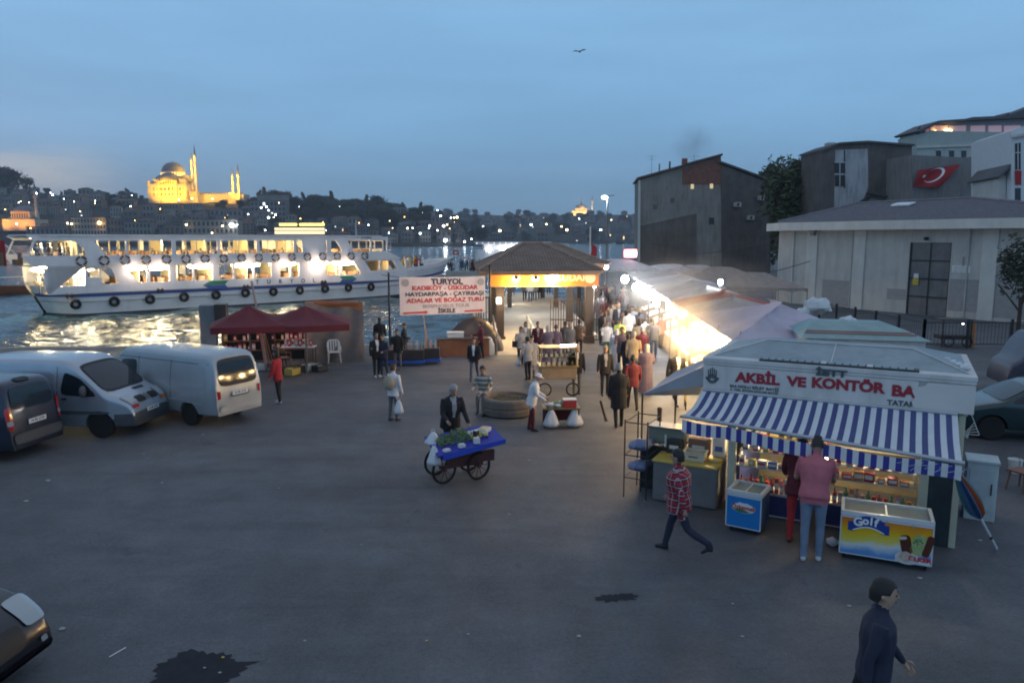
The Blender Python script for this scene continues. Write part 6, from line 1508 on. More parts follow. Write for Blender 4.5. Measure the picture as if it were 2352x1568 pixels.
def golf_mat():
 m = bpy.data.materials.new('ice_cream_print'); m.use_nodes = True; t = m.node_tree; b = t.nodes['Principled BSDF']
 tc = N(t, 'ShaderNodeTexCoord'); sp = N(t, 'ShaderNodeSeparateXYZ'); t.links.new(tc.outputs['Object'], sp.inputs[0])
 n = N(t, 'ShaderNodeTexNoise'); n.inputs['Scale'].default_value = 3.2; n.inputs['Detail'].default_value = 3; t.links.new(tc.outputs['Object'], n.inputs['Vector'])
 x = N(t, 'ShaderNodeMath', operation='MULTIPLY'); x.inputs[1].default_value = -.05; t.links.new(sp.outputs['X'], x.inputs[0])
 a = N(t, 'ShaderNodeMath', operation='ADD'); t.links.new(sp.outputs['Z'], a.inputs[0]); t.links.new(x.outputs[0], a.inputs[1])
 q = N(t, 'ShaderNodeMath', operation='MULTIPLY_ADD'); q.inputs[1].default_value = .22; t.links.new(n.outputs['Fac'], q.inputs[0]); t.links.new(a.outputs[0], q.inputs[2])
 r = N(t, 'ShaderNodeValToRGB'); e = r.color_ramp.elements; e[0].position = .12; e[0].color = (.05, .16, .45, 1); e[1].position = .97; e[1].color = (.62, .05, .015, 1)
 for p_, c_ in ((.27, (.12, .30, .60, 1)), (.37, (.65, .68, .68, 1)), (.44, (.70, .60, .12, 1)), (.56, (.75, .48, .01, 1)), (.74, (.70, .22, .015, 1))): z = e.new(p_); z.color = c_
 t.links.new(q.outputs[0], r.inputs[0]); t.links.new(r.outputs[0], b.inputs['Base Color']); b.inputs['Roughness'].default_value = .3
 return m
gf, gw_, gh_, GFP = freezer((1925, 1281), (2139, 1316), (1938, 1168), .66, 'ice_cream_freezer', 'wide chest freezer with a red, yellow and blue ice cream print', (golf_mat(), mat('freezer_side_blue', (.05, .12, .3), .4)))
rb = mat('ribbon_blue', (.015, .05, .28), .4, var=0)
def wavy(x0, x1, z, h, amp, n=12): 
 up = [(x0+(x1-x0)*i/n, z + h/2 + amp*math.sin(PI*i/n)) for i in range(n+1)]; dn = [(x, zz-h) for x, zz in up]; return up, dn
cx, cz = gw_*.31, gh_*.76
for sgn in (-1, 1):
 x = cx + sgn*gw_*.185; on_front(gf, [(x-.05, cz-.13), (x+.05, cz-.13), (x+.05, cz+.02), (x-.05, cz+.02)] if True else 0, rb, .004, 'ribbon_tail')
up, dn = wavy(cx-gw_*.17, cx+gw_*.17, cz-.02, .17, .07)
b = MB()
for i in range(12): b.xprism([dn[i], dn[i+1], up[i+1], up[i]], -.010, -.007)
b.build('ribbon', rb, gf)
b = MB()
for i in range(12): b.xprism([(dn[i][0], dn[i][1]-.02), (dn[i+1][0], dn[i+1][1]-.02), dn[i+1], dn[i]], -.010, -.007)
b.build('ribbon_edge', FW, gf)
for i, (ch, dx) in enumerate((('G', -.15), ('o', -.045), ('l', .035), ('f', .10))):
 textmesh('logo_letter', ch, .185 if ch == 'G' else .17, FW, gf, (cx + dx, -.016, cz + .012 + .045*math.cos(dx*9)), (R(90), R(dx*60), 0), bold=.006)
choc = mat('chocolate', (.09, .022, .012), .4, var=.15); van = mat('vanilla', (.62, .52, .38), .5, var=.1, vscale=12); pist = mat('pistachio', (.36, .42, .18), .5, var=.3, vscale=30)
bx = gw_*.68
def rot_poly(cx, cz, w, h, a, n=5):
 P = rrect(-w/2, w/2, -h/2, h/2, w*.35, 4); return [(cx + x*math.cos(a) - z*math.sin(a), cz + x*math.sin(a) + z*math.cos(a)) for x, z in P]
on_front(gf, rot_poly(bx+.05, gh_*.48, .15, .30, R(12)), choc, .004, 'ice_cream_bar'); on_front(gf, rot_poly(bx+.0, gh_*.60, .11, .05, R(12)), van, .008, 'bite')
on_front(gf, rot_poly(gw_*.85, gh_*.50, .19, .32, R(-14)), pist, .004, 'ice_cream_bar'); on_front(gf, rot_poly(gw_*.95, gh_*.50, .10, .34, R(-14)), choc, .0075, 'ice_cream_bar')
for k in range(9):
 a = random.uniform(0, 6.28); r = random.uniform(.01, .07); on_front(gf, oval(gw_*.84 + r*math.cos(a), gh_*.56 + r*math.sin(a), .012, .016, 8), GRN, .009, 'nut_piece')
on_front(gf, oval(gw_*.74, gh_*.22, .17, .10), mat('cream_splash', (.6, .57, .55), .5, var=.2, vscale=14), .0035, 'cream_splash'); on_front(gf, oval(gw_*.72, gh_*.25, .085, .08), mat('ice_cream_ball', (.52, .40, .34), .5, var=.3, vscale=25), .0075, 'ice_cream_ball')
on_front(gf, [(gw_*.60, .12), (gw_*.98, .12), (gw_*.98, gh_*.26), (gw_*.8, gh_*.20), (gw_*.66, .16)], FW, .0022, 'white_ground')
textmesh('logo_text', 'ÜLKER', .085, tr_, gf, (gw_*.87, -.014, .185), (R(90), 0, 0), bold=.004, sx=1.2)
for x in (.2, gw_*.5, gw_*.78): MB().box(x-.01, x+.01, -.012, -.004, gh_-.15, gh_-.1).build('lock', mat('grey_bar', (.4, .4, .4)), gf)
p = G(2247, 1195); t = thing('white_cabinet', 'tall pale cabinet standing behind the right end of the kiosk', 'cabinet', tuple(p), KANG)
MB().bbox(-.24, .24, 0, .5, 0, 1.05, .02).build('body', mat('pale_cabinet', (.5, .56, .56), .4, dirt=.2), t); MB().bbox(-.26, .26, -.02, .52, 1.05, 1.10, .015).build('lid', mat('pale_cabinet', (.5, .5, .5)), t); MB().box(-.19, .19, -.015, .0, .2, .95).build('door', mat('pale_cabinet', (.5, .5, .5)), t); MB().box(.14, .16, -.03, -.015, .5, .7).build('handle', dark_m, t)
p0 = G(2289, 1259, .03); d_ = ray(2192, 1075); tt_ = (1.62 - CAM_Z)/d_.z; p1 = Vector((d_.x*tt_, d_.y*tt_, 1.62))
um = thing('folded_parasol', 'folded blue, orange and teal parasol leaning with its white pole on the ground', 'parasol', tuple(p0)); dd = p1 - p0
MB().tube((0, 0, 0), dd*.48, .022, n=8).build('pole', mat('pole_white', (.7, .7, .7), .4), um); MB().tube(dd*.135, dd*.165, .025, n=8).build('pole_joint', dark_m, um)
cols = [mat('parasol_blue', (.04, .10, .22), .7), mat('parasol_orange', (.50, .10, .03), .7), mat('parasol_teal', (.10, .25, .28), .7)]
b = MB(); u_ = dd.normalized(); a_ = u_.orthogonal().normalized(); c_ = u_.cross(a_); n = 24
def pfold(u, v):
 r = (.02 + .13*math.sin(PI*min(1, v*1.05))**.6) * (1 + .25*math.cos(u*2*PI*8)); r *= (1 - .55*v)
 return dd*(.40 + .60*v) + (a_*math.cos(2*PI*u) + c_*math.sin(2*PI*u))*r
for i in range(n): b.grid(lambda u, v, i=i: pfold((i+u)/n, v), 2, 8, mi=(i//4) % 3)
b.build('canopy', cols, um, smooth=50)
k2p = PY(1850, 745, 17.2); k2a = R(-14)
K2P = Plane((k2p.x, 17.2), k2a); L2_ = K2P.sz(2128, 770)[0]
k2 = thing('kiosk', 'second kiosk behind with teal-grey roof and a thin orange stripe', 'kiosk', (k2p.x, 17.2, 0), k2a)
z2_ = K2P.sz(1950, 778)[1]
MB().bbox(0, L2_, 0, 2.2, 0, z2_, .02).build('body', kw, k2)
teal = mat('teal_roof', (.24, .36, .36), .45, metal=.2, var=.12, dirt=.3)
b = MB(); q = [(-.1, -.1, z2_), (L2_+.1, -.1, z2_), (L2_+.1, 2.3, z2_), (-.1, 2.3, z2_), (.3, .9, z2_+.3), (L2_-.7, .9, z2_+.3), (L2_-.7, 1.5, z2_+.3), (.3, 1.5, z2_+.3)]
b.add(q, [(0,1,5,4), (1,2,6,5), (2,3,7,6), (3,0,4,7), (4,5,6,7), (0,3,2,1)]); b.build('roof', teal, k2)
for f in (.3, .42):
 A1 = Vector(q[0]).lerp(Vector(q[4]), f) + Vector((0, -.01, .012)); A2 = Vector(q[1]).lerp(Vector(q[5]), f) + Vector((0, -.01, .012)); MB().tube(A1, A2, .012, n=5).build('stripe', mat('orange_stripe', (.5, .12, .06), .5), k2)
rub_m = mat('white_plastic_film', (.66, .68, .68), .5, var=.06)
def crumple(name, loc, r, label, m=rub_m, seed=0, flat=.6, cat='rubbish'):
 b = MB(); b.ell((0, 0, 0), r, r*.8, r*flat, 14, 9)
 b.v = [tuple(Vector(v)*(1 + .45*mnoise.noise(Vector(v)*(2.6/r) + Vector((seed, 0, 0))))) for v in b.v]
 o = b.build(name, m, None, loc, smooth=35); tag(o, label, cat); return o
for i, (x, y, z, r, lb) in enumerate(((1945, 738, 3.0, .22, 'white crumpled plastic on the second kiosk roof, left heap'), (1962, 742, 3.0, .18, 'white crumpled plastic on the second kiosk roof, right heap'), (1878, 702, 2.6, .5, 'large pale crumpled sheet behind the market tents'), (1850, 715, 2.6, .28, 'white bundle beside the large crumpled sheet'))):
 p = PY(x, y, 18.3 if i < 2 else 27); crumple('plastic_heap', p, r, lb, seed=i)
for i, (x, y) in enumerate(((2150, 787), (2180, 792), (2212, 806), (2222, 822), (2230, 838), (2240, 850))):
 p = KM @ Vector((KL-.5+.08*i if i > 1 else KL-1.4+.5*i, 1.9-.25*i if i > 1 else 1.9, ZT+.08)); crumple('litter', p, .07 + .02*(i == 5), ['%s scrap of white litter along the right roof edge of the kiosk' % o_ for o_ in ('first', 'second', 'third', 'fourth', 'fifth', 'last and largest')][i], seed=i+7)
b_ = thing('carton', 'brown carton standing at the counter beside the man in pink', 'box', KM @ Vector((sL+1.46, -.05, 0)), KANG); MB().bbox(-.14, .14, -.02, .28, 0, .6, .01).build('body', mat('carton', (.2, .1, .1)), b_); MB().box(-.1, .04, -.024, -.02, .44, .56).build('label_print', gmat['white'], b_)
crumple('paper_cup_heap', G(1912, 1243, .08), .1, 'white crumpled bag on the ground left of the wide freezer', seed=31, cat='bag')
# ---- fish market: tents along the lit passage
canv = {'lilac': mat('lilac_canvas', (.52, .46, .54), .8, var=.12, vscale=1.0, dirt=.3, bump=.5, bscale=2.5), 'white': mat('white_canvas', (.60, .60, .62), .8, var=.1, vscale=1.0, dirt=.35, bump=.5, bscale=2.5), 'red': mat('red_canvas', (.42, .06, .05), .8, var=.15), 'grey': mat('dull_canvas', (.40, .40, .43), .85, var=.15, dirt=.4, bump=.5, bscale=2.5), 'brown': mat('brown_canvas', (.30, .24, .21), .85, var=.18, dirt=.4)}
def tent(name, label, corners, ridge, m, sag=.12, group='market tents', drop=.18):
 """corners FL FR BR BL of the eave, ridge two points; a stretched cloth roof with a hanging edge on poles"""
 C4 = [Vector(c) for c in corners]; r0, r1 = Vector(ridge[0]), Vector(ridge[1]); base = Vector((C4[0].x, C4[0].y, 0))
 t = thing(name, label, 'tent', tuple(base), group=group); C4 = [c - base for c in C4]; r0 -= base; r1 -= base
 b = MB()
 def patch(A, B, C, D):
  def fn(u, v):
   p = (A.lerp(B, u)).lerp(D.lerp(C, u), v); s = sag*math.sin(PI*u)*math.sin(PI*v)
   return p + Vector((0, 0, -s + .03*mnoise.noise(p*1.7 + base)))
  b.grid(fn, 12, 8)
 FL, FR, BR, BL = C4
 patch(FL, FR, r1, r0); patch(FR, BR, r1, r1); patch(BR, BL, r0, r1); patch(BL, FL, r0, r0)
 for A, B in ((FL, FR), (FR, BR), (BR, BL), (BL, FL)):
  b.grid(lambda u, v: A.lerp(B, u) + Vector((0, 0, -drop*v*(1 + .25*math.sin(u*25)))), 16, 2)
 b.build('canopy', m, t, smooth=45)
 for c in C4: MB().tube((c.x, c.y, 0), c, .025, n=6).build('pole', pole_m, t)
 return t
def mz(x, y, z): return G(x, y, z)
rows = [
 ('nearest wide lilac market tent behind the kiosk', (1712, 768), (1862, 738), (1600, 660), (1532, 706), (1640, 652), 'lilac', 2.55, 3.35),
]
def xl(Y): return 5.45 + (Y-18)*.085
defs = [(18.2, 24.6, 3.9, 'lilac', 'nearest wide lilac market tent behind the kiosk'), (24.8, 27.4, 3.4, 'grey', 'narrow grey market tent next behind the lilac one'), (27.6, 30.0, 3.8, 'red', 'faded red market tent in the middle of the row'), (30.2, 34.0, 3.6, 'white', 'white market tent beyond the red one'), (34.3, 39.0, 3.8, 'grey', 'grey market tent, fifth along the passage'), (39.3, 45.5, 4.2, 'white', 'pale market tent at the far part of the passage'), (46, 54, 5.0, 'grey', 'farthest grey market tent near the tenement')]
for Y0, Y1, wd, cn, lb in defs:
 ze_ = 2.5 if Y0 < 50 else 2.7; X0, X1 = xl(Y0), xl(Y1); rz_ = ze_ + (.75 if Y0 < 20 else .55)
 tent('market_tent', lb, ((X0, Y0, ze_), (X0+wd, Y0+.3, ze_-.1), (X1+wd, Y1+.2, ze_), (X1, Y1, ze_)), ((X0+wd*.55, Y0+(Y1-Y0)*.4, rz_), (X1+wd*.45, Y1-(Y1-Y0)*.3, rz_-.05)), canv[cn])
for i, (x, y, Yv, w, cn, lb) in enumerate(((1655, 612, 46, 5.5, 'brown', 'brown tent before the foot of the tenement, left one'), (1735, 625, 44, 5, 'brown', 'brown tent right of the tenement foot'), (1600, 608, 60, 6, 'grey', 'low grey tent at the tenement wall'), (1540, 606, 66, 7, 'white', 'white tent beyond the row, left of the tenement'), (1425, 594, 62, 6, 'grey', 'small pitched roof beside the red sign'))):
 p = PY(x, y, Yv); h = p.z; tent('market_tent', lb, ((p.x-w/2, Yv-2, h-.75), (p.x+w/2, Yv-1.6, h-.85), (p.x+w/2, Yv+3, h-.75), (p.x-w/2, Yv+3, h-.7)), ((p.x-w*.12, Yv, h), (p.x+w*.15, Yv+.5, h-.05)), canv[cn])
ML_W = emat('market_white_lamp', (.95, .97, 1.0), 55); ML_Y = emat('market_warm_lamp', (1, .74, .34), 60)
rl2 = random.Random(5)
for i, (Y, dx, dz, r) in enumerate(((18.5, .3, 0, .10), (19.3, -.1, .05, .12), (20.3, .35, -.1, .16), (21.2, -.25, .02, .11), (22.0, .5, -.15, .15), (23.1, -.15, -.3, .19), (24.3, .2, -.1, .13), (26.3, .0, .05, .10), (28.0, -.1, -.05, .13), (30.3, .1, .0, .15), (32.0, -.25, -.05, .12), (34.8, .0, .0, .17), (37.4, -.2, -.1, .15), (39.5, .2, .05, .20), (42.5, -.3, 0, .20), (45.5, .1, -.1, .22), (49, -.5, .1, .24))):
 warm = Y < 27
 t = thing('market_lamp', 'bare %s bulb hanging at the tent edge over the passage' % ('warm' if warm else 'white'), 'lamp', (xl(Y) - .12 + dx, Y, 2.25 + dz), group='%s bulbs along the market tents' % ('warm' if warm else 'white'))
 MB().ell((0, 0, 0), r, r, r*1.15, 10, 8).build('glass', ML_Y if warm else ML_W, t, smooth=60)
 MB().tube((0, 0, r), (.1, 0, .45), .01, n=4).build('cord', dark_m, t)
 lamp('market_light', 'POINT', (-.2 if dx < .2 else 0, -.1, -.05), 230 if warm else 150, (1, .62, .26) if warm else (1, .93, .82), .14, t)
for i in range(9):
 Y = 28.6 + i*2.1 + rl2.uniform(-.4, .4); t = thing('tube_lamp', 'white fluorescent tube slung under a tent in the far passage', 'lamp', (xl(Y) + rl2.uniform(-.2, .5), Y, 2.2 + rl2.uniform(-.15, .15)), rl2.uniform(-.5, .9), group='fluorescent tubes of the far passage')
 MB().tube((-.5, 0, 0), (.5, 0, .03), .05, n=8).build('tube', emat('market_tube', (.95, .98, 1), 40), t)
for i, (x, y, Yv, r, lb) in enumerate(((1365, 652, 37.5, .16, 'bright white lamp at the right pier column, upper'), (1358, 690, 37.0, .09, 'bright white lamp at the right pier column, lower'), (1655, 648, 33, .11, 'lone white lamp between the tents behind the row'), (1392, 612, 55, .17, 'white globe lamp beside the street lamp foot'))):
 p = PY(x, y, Yv); t = thing('market_lamp', lb, 'lamp', tuple(p)); MB().ell((0, 0, 0), r, r, r*1.2, 10, 8).build('glass', ML_W, t, smooth=60); MB().tube((0, .05, -p.z), (0, .05, 0), .03, n=5).build('post', pole_m, t)
 lamp('market_light', 'POINT', (-.3, -.3, 0), 60, (1, .92, .8), .15, t)
lamp('market_light', 'POINT', (4.6, 20.5, 2.2), 60, (1, .62, .3), .2); 
stall_m = mat('stall_wood', (.30, .24, .18), .7, var=.2); ice_m = mat('ice_tray', (.70, .72, .72), .35, var=.1)
for i, Y in enumerate((18.8, 20.7, 22.6, 24.8, 27.2, 29.6, 32.2, 35, 38, 41.2, 44.6)):
 X = xl(Y) + .25
 t = thing('market_counter', ('nearest', 'second', 'third', 'fourth', 'fifth', 'sixth', 'seventh', 'eighth', 'ninth', 'tenth', 'farthest')[i] + ' lit market counter along the passage under the tents', 'counter', (X, Y, 0), R(85), group='market counters along the passage')
 L__ = 1.7 if Y < 26 else 2.2
 b = MB(); b.add([(0, 0, .7), (L__, 0, .7), (L__, -.9, 1.0), (0, -.9, 1.0), (0, 0, 0), (L__, 0, 0), (L__, -.9, 0), (0, -.9, 0)], [(0,1,2,3), (0,4,5,1), (1,5,6,2), (2,6,7,3), (3,7,4,0)][:]); b.build('body', stall_m, t)
 b = MB(); b.add([(.05, -.03, .715), (L__-.05, -.03, .715), (L__-.05, -.85, .99), (.05, -.85, .99)], [(0,1,2,3)]); b.build('ice_bed', ice_m, t)
 b = MB(); rnn = random.Random(i)
 for k in range(60 if Y < 30 else 30):
  u, v = rnn.uniform(.1, L__-.1), rnn.uniform(.08, .8); b.ell((u, -v, .715 + .33*v + .03), .09, .025, .02, 6, 4)
 tag(b.build('fish', mat('fish_silver', (.35, .37, .40), .25, metal=.3) if i % 2 else gmat['orange'], t), kind='stuff')
 MB().box(0, L__, -1.6, -1.55, 0, 2.3).build('glow_panel', mat('glow_panel_pale', (.62, .55, .42), .8, var=.15), t)  # pale panel added behind each counter to catch lamp light as glow
yb = thing('yellow_sign', 'yellow board standing at the first market counter', 'sign', (xl(20) - .45, 21.6, 0), R(80)); MB().bbox(-.3, .3, -.02, .02, .25, 1.35, .01).build('board', gmat['yellow'], yb); [MB().tube((x, 0, 0), (x, 0, .3), .02).build('leg', dark_m, yb) for x in (-.25, .25)]
sm2 = MB().ell((0, 0, 0), 1, 1, 1, 18, 12).build('smoke', smoke_mat('grill_smoke', .22, (.55, .52, .5), 1.6), None, (xl(23)+.2, 24.5, 3.2)); sm2.scale = (2.6, 8, 1.5); tag(sm2, 'thin grill smoke drifting over the market tents', 'smoke', kind='stuff')
sm3 = MB().ell((0, 0, 0), 1, 1, 1, 18, 12).build('smoke', smoke_mat('bloom', .5, (.8, .78, .74), 1.2), None, (xl(21) - .1, 21.5, 2.3)); sm3.scale = (1.5, 5.0, 1.1); tag(sm3, 'lit steam volume added for lamp glow over the nearest market counters', 'smoke', kind='stuff')  # smoke volume added so the near bulbs show a wide warm glow
sm4 = MB().ell((0, 0, 0), 1, 1, 1, 18, 12).build('smoke', smoke_mat('bloom_far', .16, (.8, .8, .8), 1.2), None, (xl(38) - .3, 38, 2.6)); sm4.scale = (2.2, 11.0, 1.3); tag(sm4, 'pale smoke volume added for lamp glow over the far passage', 'smoke', kind='stuff')  # second added volume, spreads white glow around the far lamps
b = MB()
for i in range(9):
 t = .80 + .022*i; p = sheen_pt(min(1, t), 1) + Vector((0, -.08, -.12)); b.tube(p + Vector((0, 0, -.05*(i % 3))), p + Vector((.16, -.01, .06 - .05*(i % 2))), .004, n=4)
b.build('plastic_film_folds', emat('dull_film', (1, 1, 1), 0.0) if False else mat('film', (.7, .72, .74), .15, var=0, spec=1.0), aw)
b = MB(); q0 = Vector((KL, .1, ZB-.02))
for i in range(5): b.path([q0 + Vector((0, 0, .0)), q0 + Vector((.05+.02*i, -.05, -.12-.05*i)), q0 + Vector((-.03*i, -.02, -.22-.03*i)), q0 + Vector((-.02, 0, -.4))], .007, 4)
b.build('wires', pl_w, kiosk)
for i, (x0, y0, Y0, x1, y1, Y1) in enumerate(((1790, 545, 55, 1480, 560, 80), (1860, 600, 50, 1545, 600, 60))):
 A_ = PY(x0, y0, Y0); B2 = PY(x1, y1, Y1); n = 14; pts = [A_.lerp(B2, k/n) + Vector((0, 0, -1.1*math.sin(PI*k/n))) for k in range(n+1)]; o = MB().path(pts, .03, 4).build('cable', dark_m); tag(o, ('upper', 'lower')[i] + ' sagging black cable over the market tents', 'cable')
# ---- vehicles
VG = mat('car_glass', (.012, .018, .026), .08, var=0, spec=.5)
BLK = mat('black_trim', (.012, .012, .013), .6, var=.1)
RIMM = mat('wheel_rim', (.28, .28, .29), .35, metal=.7, var=.1)
LENS_R = mat('tail_lamp_red', (.45, .01, .015), .15, var=0, coat=.6); LENS_W = mat('head_lamp_lens', (.30, .34, .37), .08, var=0, coat=.8, spec=.9); LENS_O = mat('amber_lamp', (.55, .16, .02), .15, var=0)
PLATE = mat('number_plate', (.82, .82, .80), .35, var=0); PLT = mat('plate_ink', (.02, .02, .03), .5, var=0)
def smooth01(t): t = max(0, min(1, t)); return t*t*(3-2*t)
class Body:
 def __init__(s, L, w, belt, H, prof, tumble=.12, r=.10, B=.28):
  s.L, s.w, s.belt, s.H, s.tum, s.r, s.B = L, w/2, belt, H, tumble, r, B
  P = [Vector((x, z)) for x, z in prof]; Q = []
  for i in range(len(P)-1):
   p0, p1, p2, p3 = P[max(0, i-1)], P[i], P[i+1], P[min(len(P)-1, i+2)]
   n = max(2, int((p2-p1).length/.09))
   for k in range(n):
    t = k/n; q = p1.lerp(p2, t); c = .5*((2*p1) + (p2-p0)*t + (2*p0-5*p1+4*p2-p3)*t*t + (3*p1-p0-3*p2+p3)*t**3); Q.append(q.lerp(c, .8))
  Q.append(P[-1]); s.P = Q
  s.S = [0]
  for a, b in zip(Q[:-1], Q[1:]): s.S.append(s.S[-1] + (b-a).length)
 def at(s, q):
  for i in range(len(s.S)-1):
   if q <= s.S[i+1] or i == len(s.S)-2:
    t = (q - s.S[i])/max(1e-6, s.S[i+1]-s.S[i]); p = s.P[i].lerp(s.P[i+1], t); d = (s.P[i+1]-s.P[i]).normalized(); return p, Vector((-d.y, d.x))
 def q_rear(s, z): 
  for i, p in enumerate(s.P):
   if p.y >= z: return s.S[i]
 def q_front(s, z):
  for i in range(len(s.P)-1, -1, -1):
   if s.P[i].y >= z: return s.S[i]
 def q_x(s, x):
  for i, p in enumerate(s.P):
   if p.x >= x and p.y > s.B+.3: return s.S[i]
 def W(s, x, z):
  e = 1 - .10*smooth01(1 - x/.55)**1.3 - .16*smooth01(1 - (s.L-x)/.75)**1.3
  t = s.tum*max(0, z-s.belt)/(s.H-s.belt); low = .03*smooth01((s.B+.25-z)/.25)
  return s.w*e - t - low
 def mesh(s, wheels, rw):
  b = MB(); ns = len(s.P); K = 0; rings = []
  for p in s.P:
   x, T = p.x, max(p.y, s.B+.02); r = min(s.r, (T-s.B)*.6); half = []
   w0 = s.W(x, s.B); half += [(0, s.B), (w0*.6, s.B), (w0-.03, s.B)]
   tp = T - r
   for z in (s.B+.03, .46, .5, .62): z = min(z, tp - .001*(5)); half.append((s.W(x, max(z, s.B+.01)), max(z, s.B+.01)))
   zb = max(.62, s.B) if tp > .64 else tp
   for k in range(1, 7): z = (zb + (tp-zb)*k/6) if tp > .64 else tp; half.append((s.W(x, z), z))
   wt = s.W(x, T-r)
   for k in range(1, 5):
    a = PI/2*k/4; half.append((wt - r*(1-math.cos(a)), T-r+r*math.sin(a)))
   for k in range(1, 4): f = k/4; half.append(((wt-r)*(1-f), T + .02*(1-(1-f)**2)))
   half.append((0, T+.022))
   ring = [(x, y, z) for y, z in half] + [(x, -y, z) for y, z in half[-2:0:-1]]
   rings.append(ring)
  K = len(rings[0])
  for ring in rings: b.v += ring
  for i in range(ns-1):
   for k in range(K): b.f.append((i*K+k, (i+1)*K+k, (i+1)*K+(k+1) % K, i*K+(k+1) % K))
  b.f.append(tuple(range(K))); b.f.append(tuple((ns-1)*K + k for k in range(K-1, -1, -1)))
  b.m = [0]*len(b.f)
  me = bpy.data.meshes.new('body'); me.from_pydata(b.v, [], b.f); me.update()
  bm = bmesh.new(); bm.from_mesh(me); bmesh.ops.recalc_face_normals(bm, faces=bm.faces); bm.to_mesh(me); bm.free()
  o = bpy.data.objects.new('tmp', me); COL.objects.link(o)
  cb = MB()
  for wx in wheels:
   for sd in (-1, 1): cb.tube((wx, sd*(s.w-.30), rw), (wx, sd*(s.w+.2), rw), rw+.05, n=24)
  cm = bpy.data.meshes.new('c'); cm.from_pydata(cb.v, [], cb.f); co = bpy.data.objects.new('tmpc', cm); COL.objects.link(co)
  bmc = bmesh.new(); bmc.from_mesh(cm); bmesh.ops.recalc_face_normals(bmc, faces=bmc.faces); bmc.to_mesh(cm); bmc.free()
  md = o.modifiers.new('b', 'BOOLEAN'); md.operation = 'DIFFERENCE'; md.object = co; md.solver = 'EXACT'
  dg = bpy.context.evaluated_depsgraph_get(); dg.update()
  out = bpy.data.meshes.new_from_object(o.evaluated_get(dg)); bpy.data.objects.remove(o); bpy.data.objects.remove(co)
  return out
def vehicle(name, label, body, wheels, rw, paint, loc, heading, cat='van', low=None, lowz=.5):
 L = body.L; t = thing(name, label, cat, loc, heading); off = Vector((-L/2, 0, 0))
 me = body.mesh(wheels, rw); me.name = 'body'; me.materials.clear(); me.materials.append(paint); me.materials.append(BLK); me.materials.append(low or paint)
 mi = []
 for p in me.polygons:
  c = p.center; m_ = 0
  if c.z < lowz and (c.x < .35 or c.x > L-.5) : m_ = 2
  for wx in wheels:
   if math.hypot(c.x-wx, c.z-rw) < rw+.046 and abs(c.y) < body.w+.1 and abs(p.normal.y) < .99: m_ = 1
   if math.hypot(c.x-wx, c.z-rw) < rw+.03 : m_ = 1
  mi.append(m_)
 me.polygons.foreach_set('material_index', mi); me.polygons.foreach_set('use_smooth', [True]*len(mi)); me.set_sharp_from_angle(angle=R(32))
 link('body', me, t, off)
 tyre = MB(); tyre.lathe([(rw*.62, -.10), (rw*.93, -.105), (rw, -.07), (rw, .07), (rw*.93, .105), (rw*.62, .10)], n=24); tm_ = None
 for wx in wheels:
  for sd in (-1, 1):
   wl = link('wheel', None, t, off + Vector((wx, sd*(body.w-.12), rw)), 0, (R(90), 0, 0))
   tyre.build('tyre', RUB, wl, smooth=40)
   b = MB(); b.lathe([(rw*.62, -.06), (rw*.64, .05), (rw*.60, .06), (rw*.58, -.02), (0.02, -.03)], n=24)
   for k in range(6):
    a = 2*PI*k/6; b.obox((rw*.33*math.cos(a), rw*.33*math.sin(a), -sd*.075), Vector((math.cos(a), math.sin(a), 0))*rw*.28, Vector((-math.sin(a), math.cos(a), 0))*rw*.07, (0, 0, .012))
   b.lathe([(rw*.14, -.09), (rw*.14, .09)], n=12)
   b.build('rim', RIMM, wl, smooth=40)
 def sq(u, v): return u*(1-.10*abs(v)**5), v*(1-.10*abs(u)**5)
 def side(nm, m, quad, sides=(-1,), o_=.006, rnd=True, th=.004):
  for sd in sides:
   b = MB()
   def fn(u, v):
    a, c = (sq(2*u-1, 2*v-1) if rnd else (2*u-1, 2*v-1)); a, c = (a+1)/2, (c+1)/2
    A, B_, C, D = [Vector(q) for q in quad]; p = (A.lerp(B_, a)).lerp(D.lerp(C, a), c)
    return (p.x, sd*(body.W(p.x, p.y) + o_), p.y)
   b.grid(fn, 8, 6, thick=(0, -sd*.012, 0)); x = b.build(nm, m, t, off, smooth=50)
  return x
 def top(nm, m, q0, q1, f0, f1, o_=.006, rnd=True, n=8):
  b = MB()
  def fn(u, v):
   a, c = (sq(2*u-1, 2*v-1) if rnd else (2*u-1, 2*v-1)); a, c = (a+1)/2, (c+1)/2
   p, nn = body.at(q0 + (q1-q0)*c); rr = min(body.r, (p.y-body.B)*.6); y = (f0 + (f1-f0)*a)*(body.W(p.x, p.y-rr) - rr*.5)
   sag = .02*(1 - (y/body.w)**2); k = max(0, abs(y) - (body.W(p.x, p.y-rr)-rr)); sag -= k*k*2.2
   return (p.x + nn.x*(o_+sag), y, p.y + nn.y*(o_+sag))
  b.grid(fn, n, 8); return b.build(nm, m, t, off, smooth=50)
 def plate(q, o_=.02, y=0.0, txt='34 BK 6720', rear=False):
  p, nn = body.at(q); ang = math.atan2(nn.y, nn.x)
  pl = MB().bbox(-.26, .26, -.012, .0, -.055, .055, .004).build('number_plate', PLATE, t, off + Vector((p.x + nn.x*(o_+.02), y, p.y + nn.y*o_)), rot=(0, 0, R(90) if not rear else R(-90)))
  textmesh('plate_text', txt, .085, PLT, pl, (0, -.0135, 0), (R(90), 0, 0), depth=.001, bold=.001)
  return pl
 return t, side, top, plate
silver = mat('silver_paint', (.42, .46, .52), .32, metal=.55, var=.04, coat=.5, dirt=.12)
pale = mat('pale_silver_paint', (.40, .43, .46), .38, metal=.4, var=.04, coat=.3, dirt=.15)
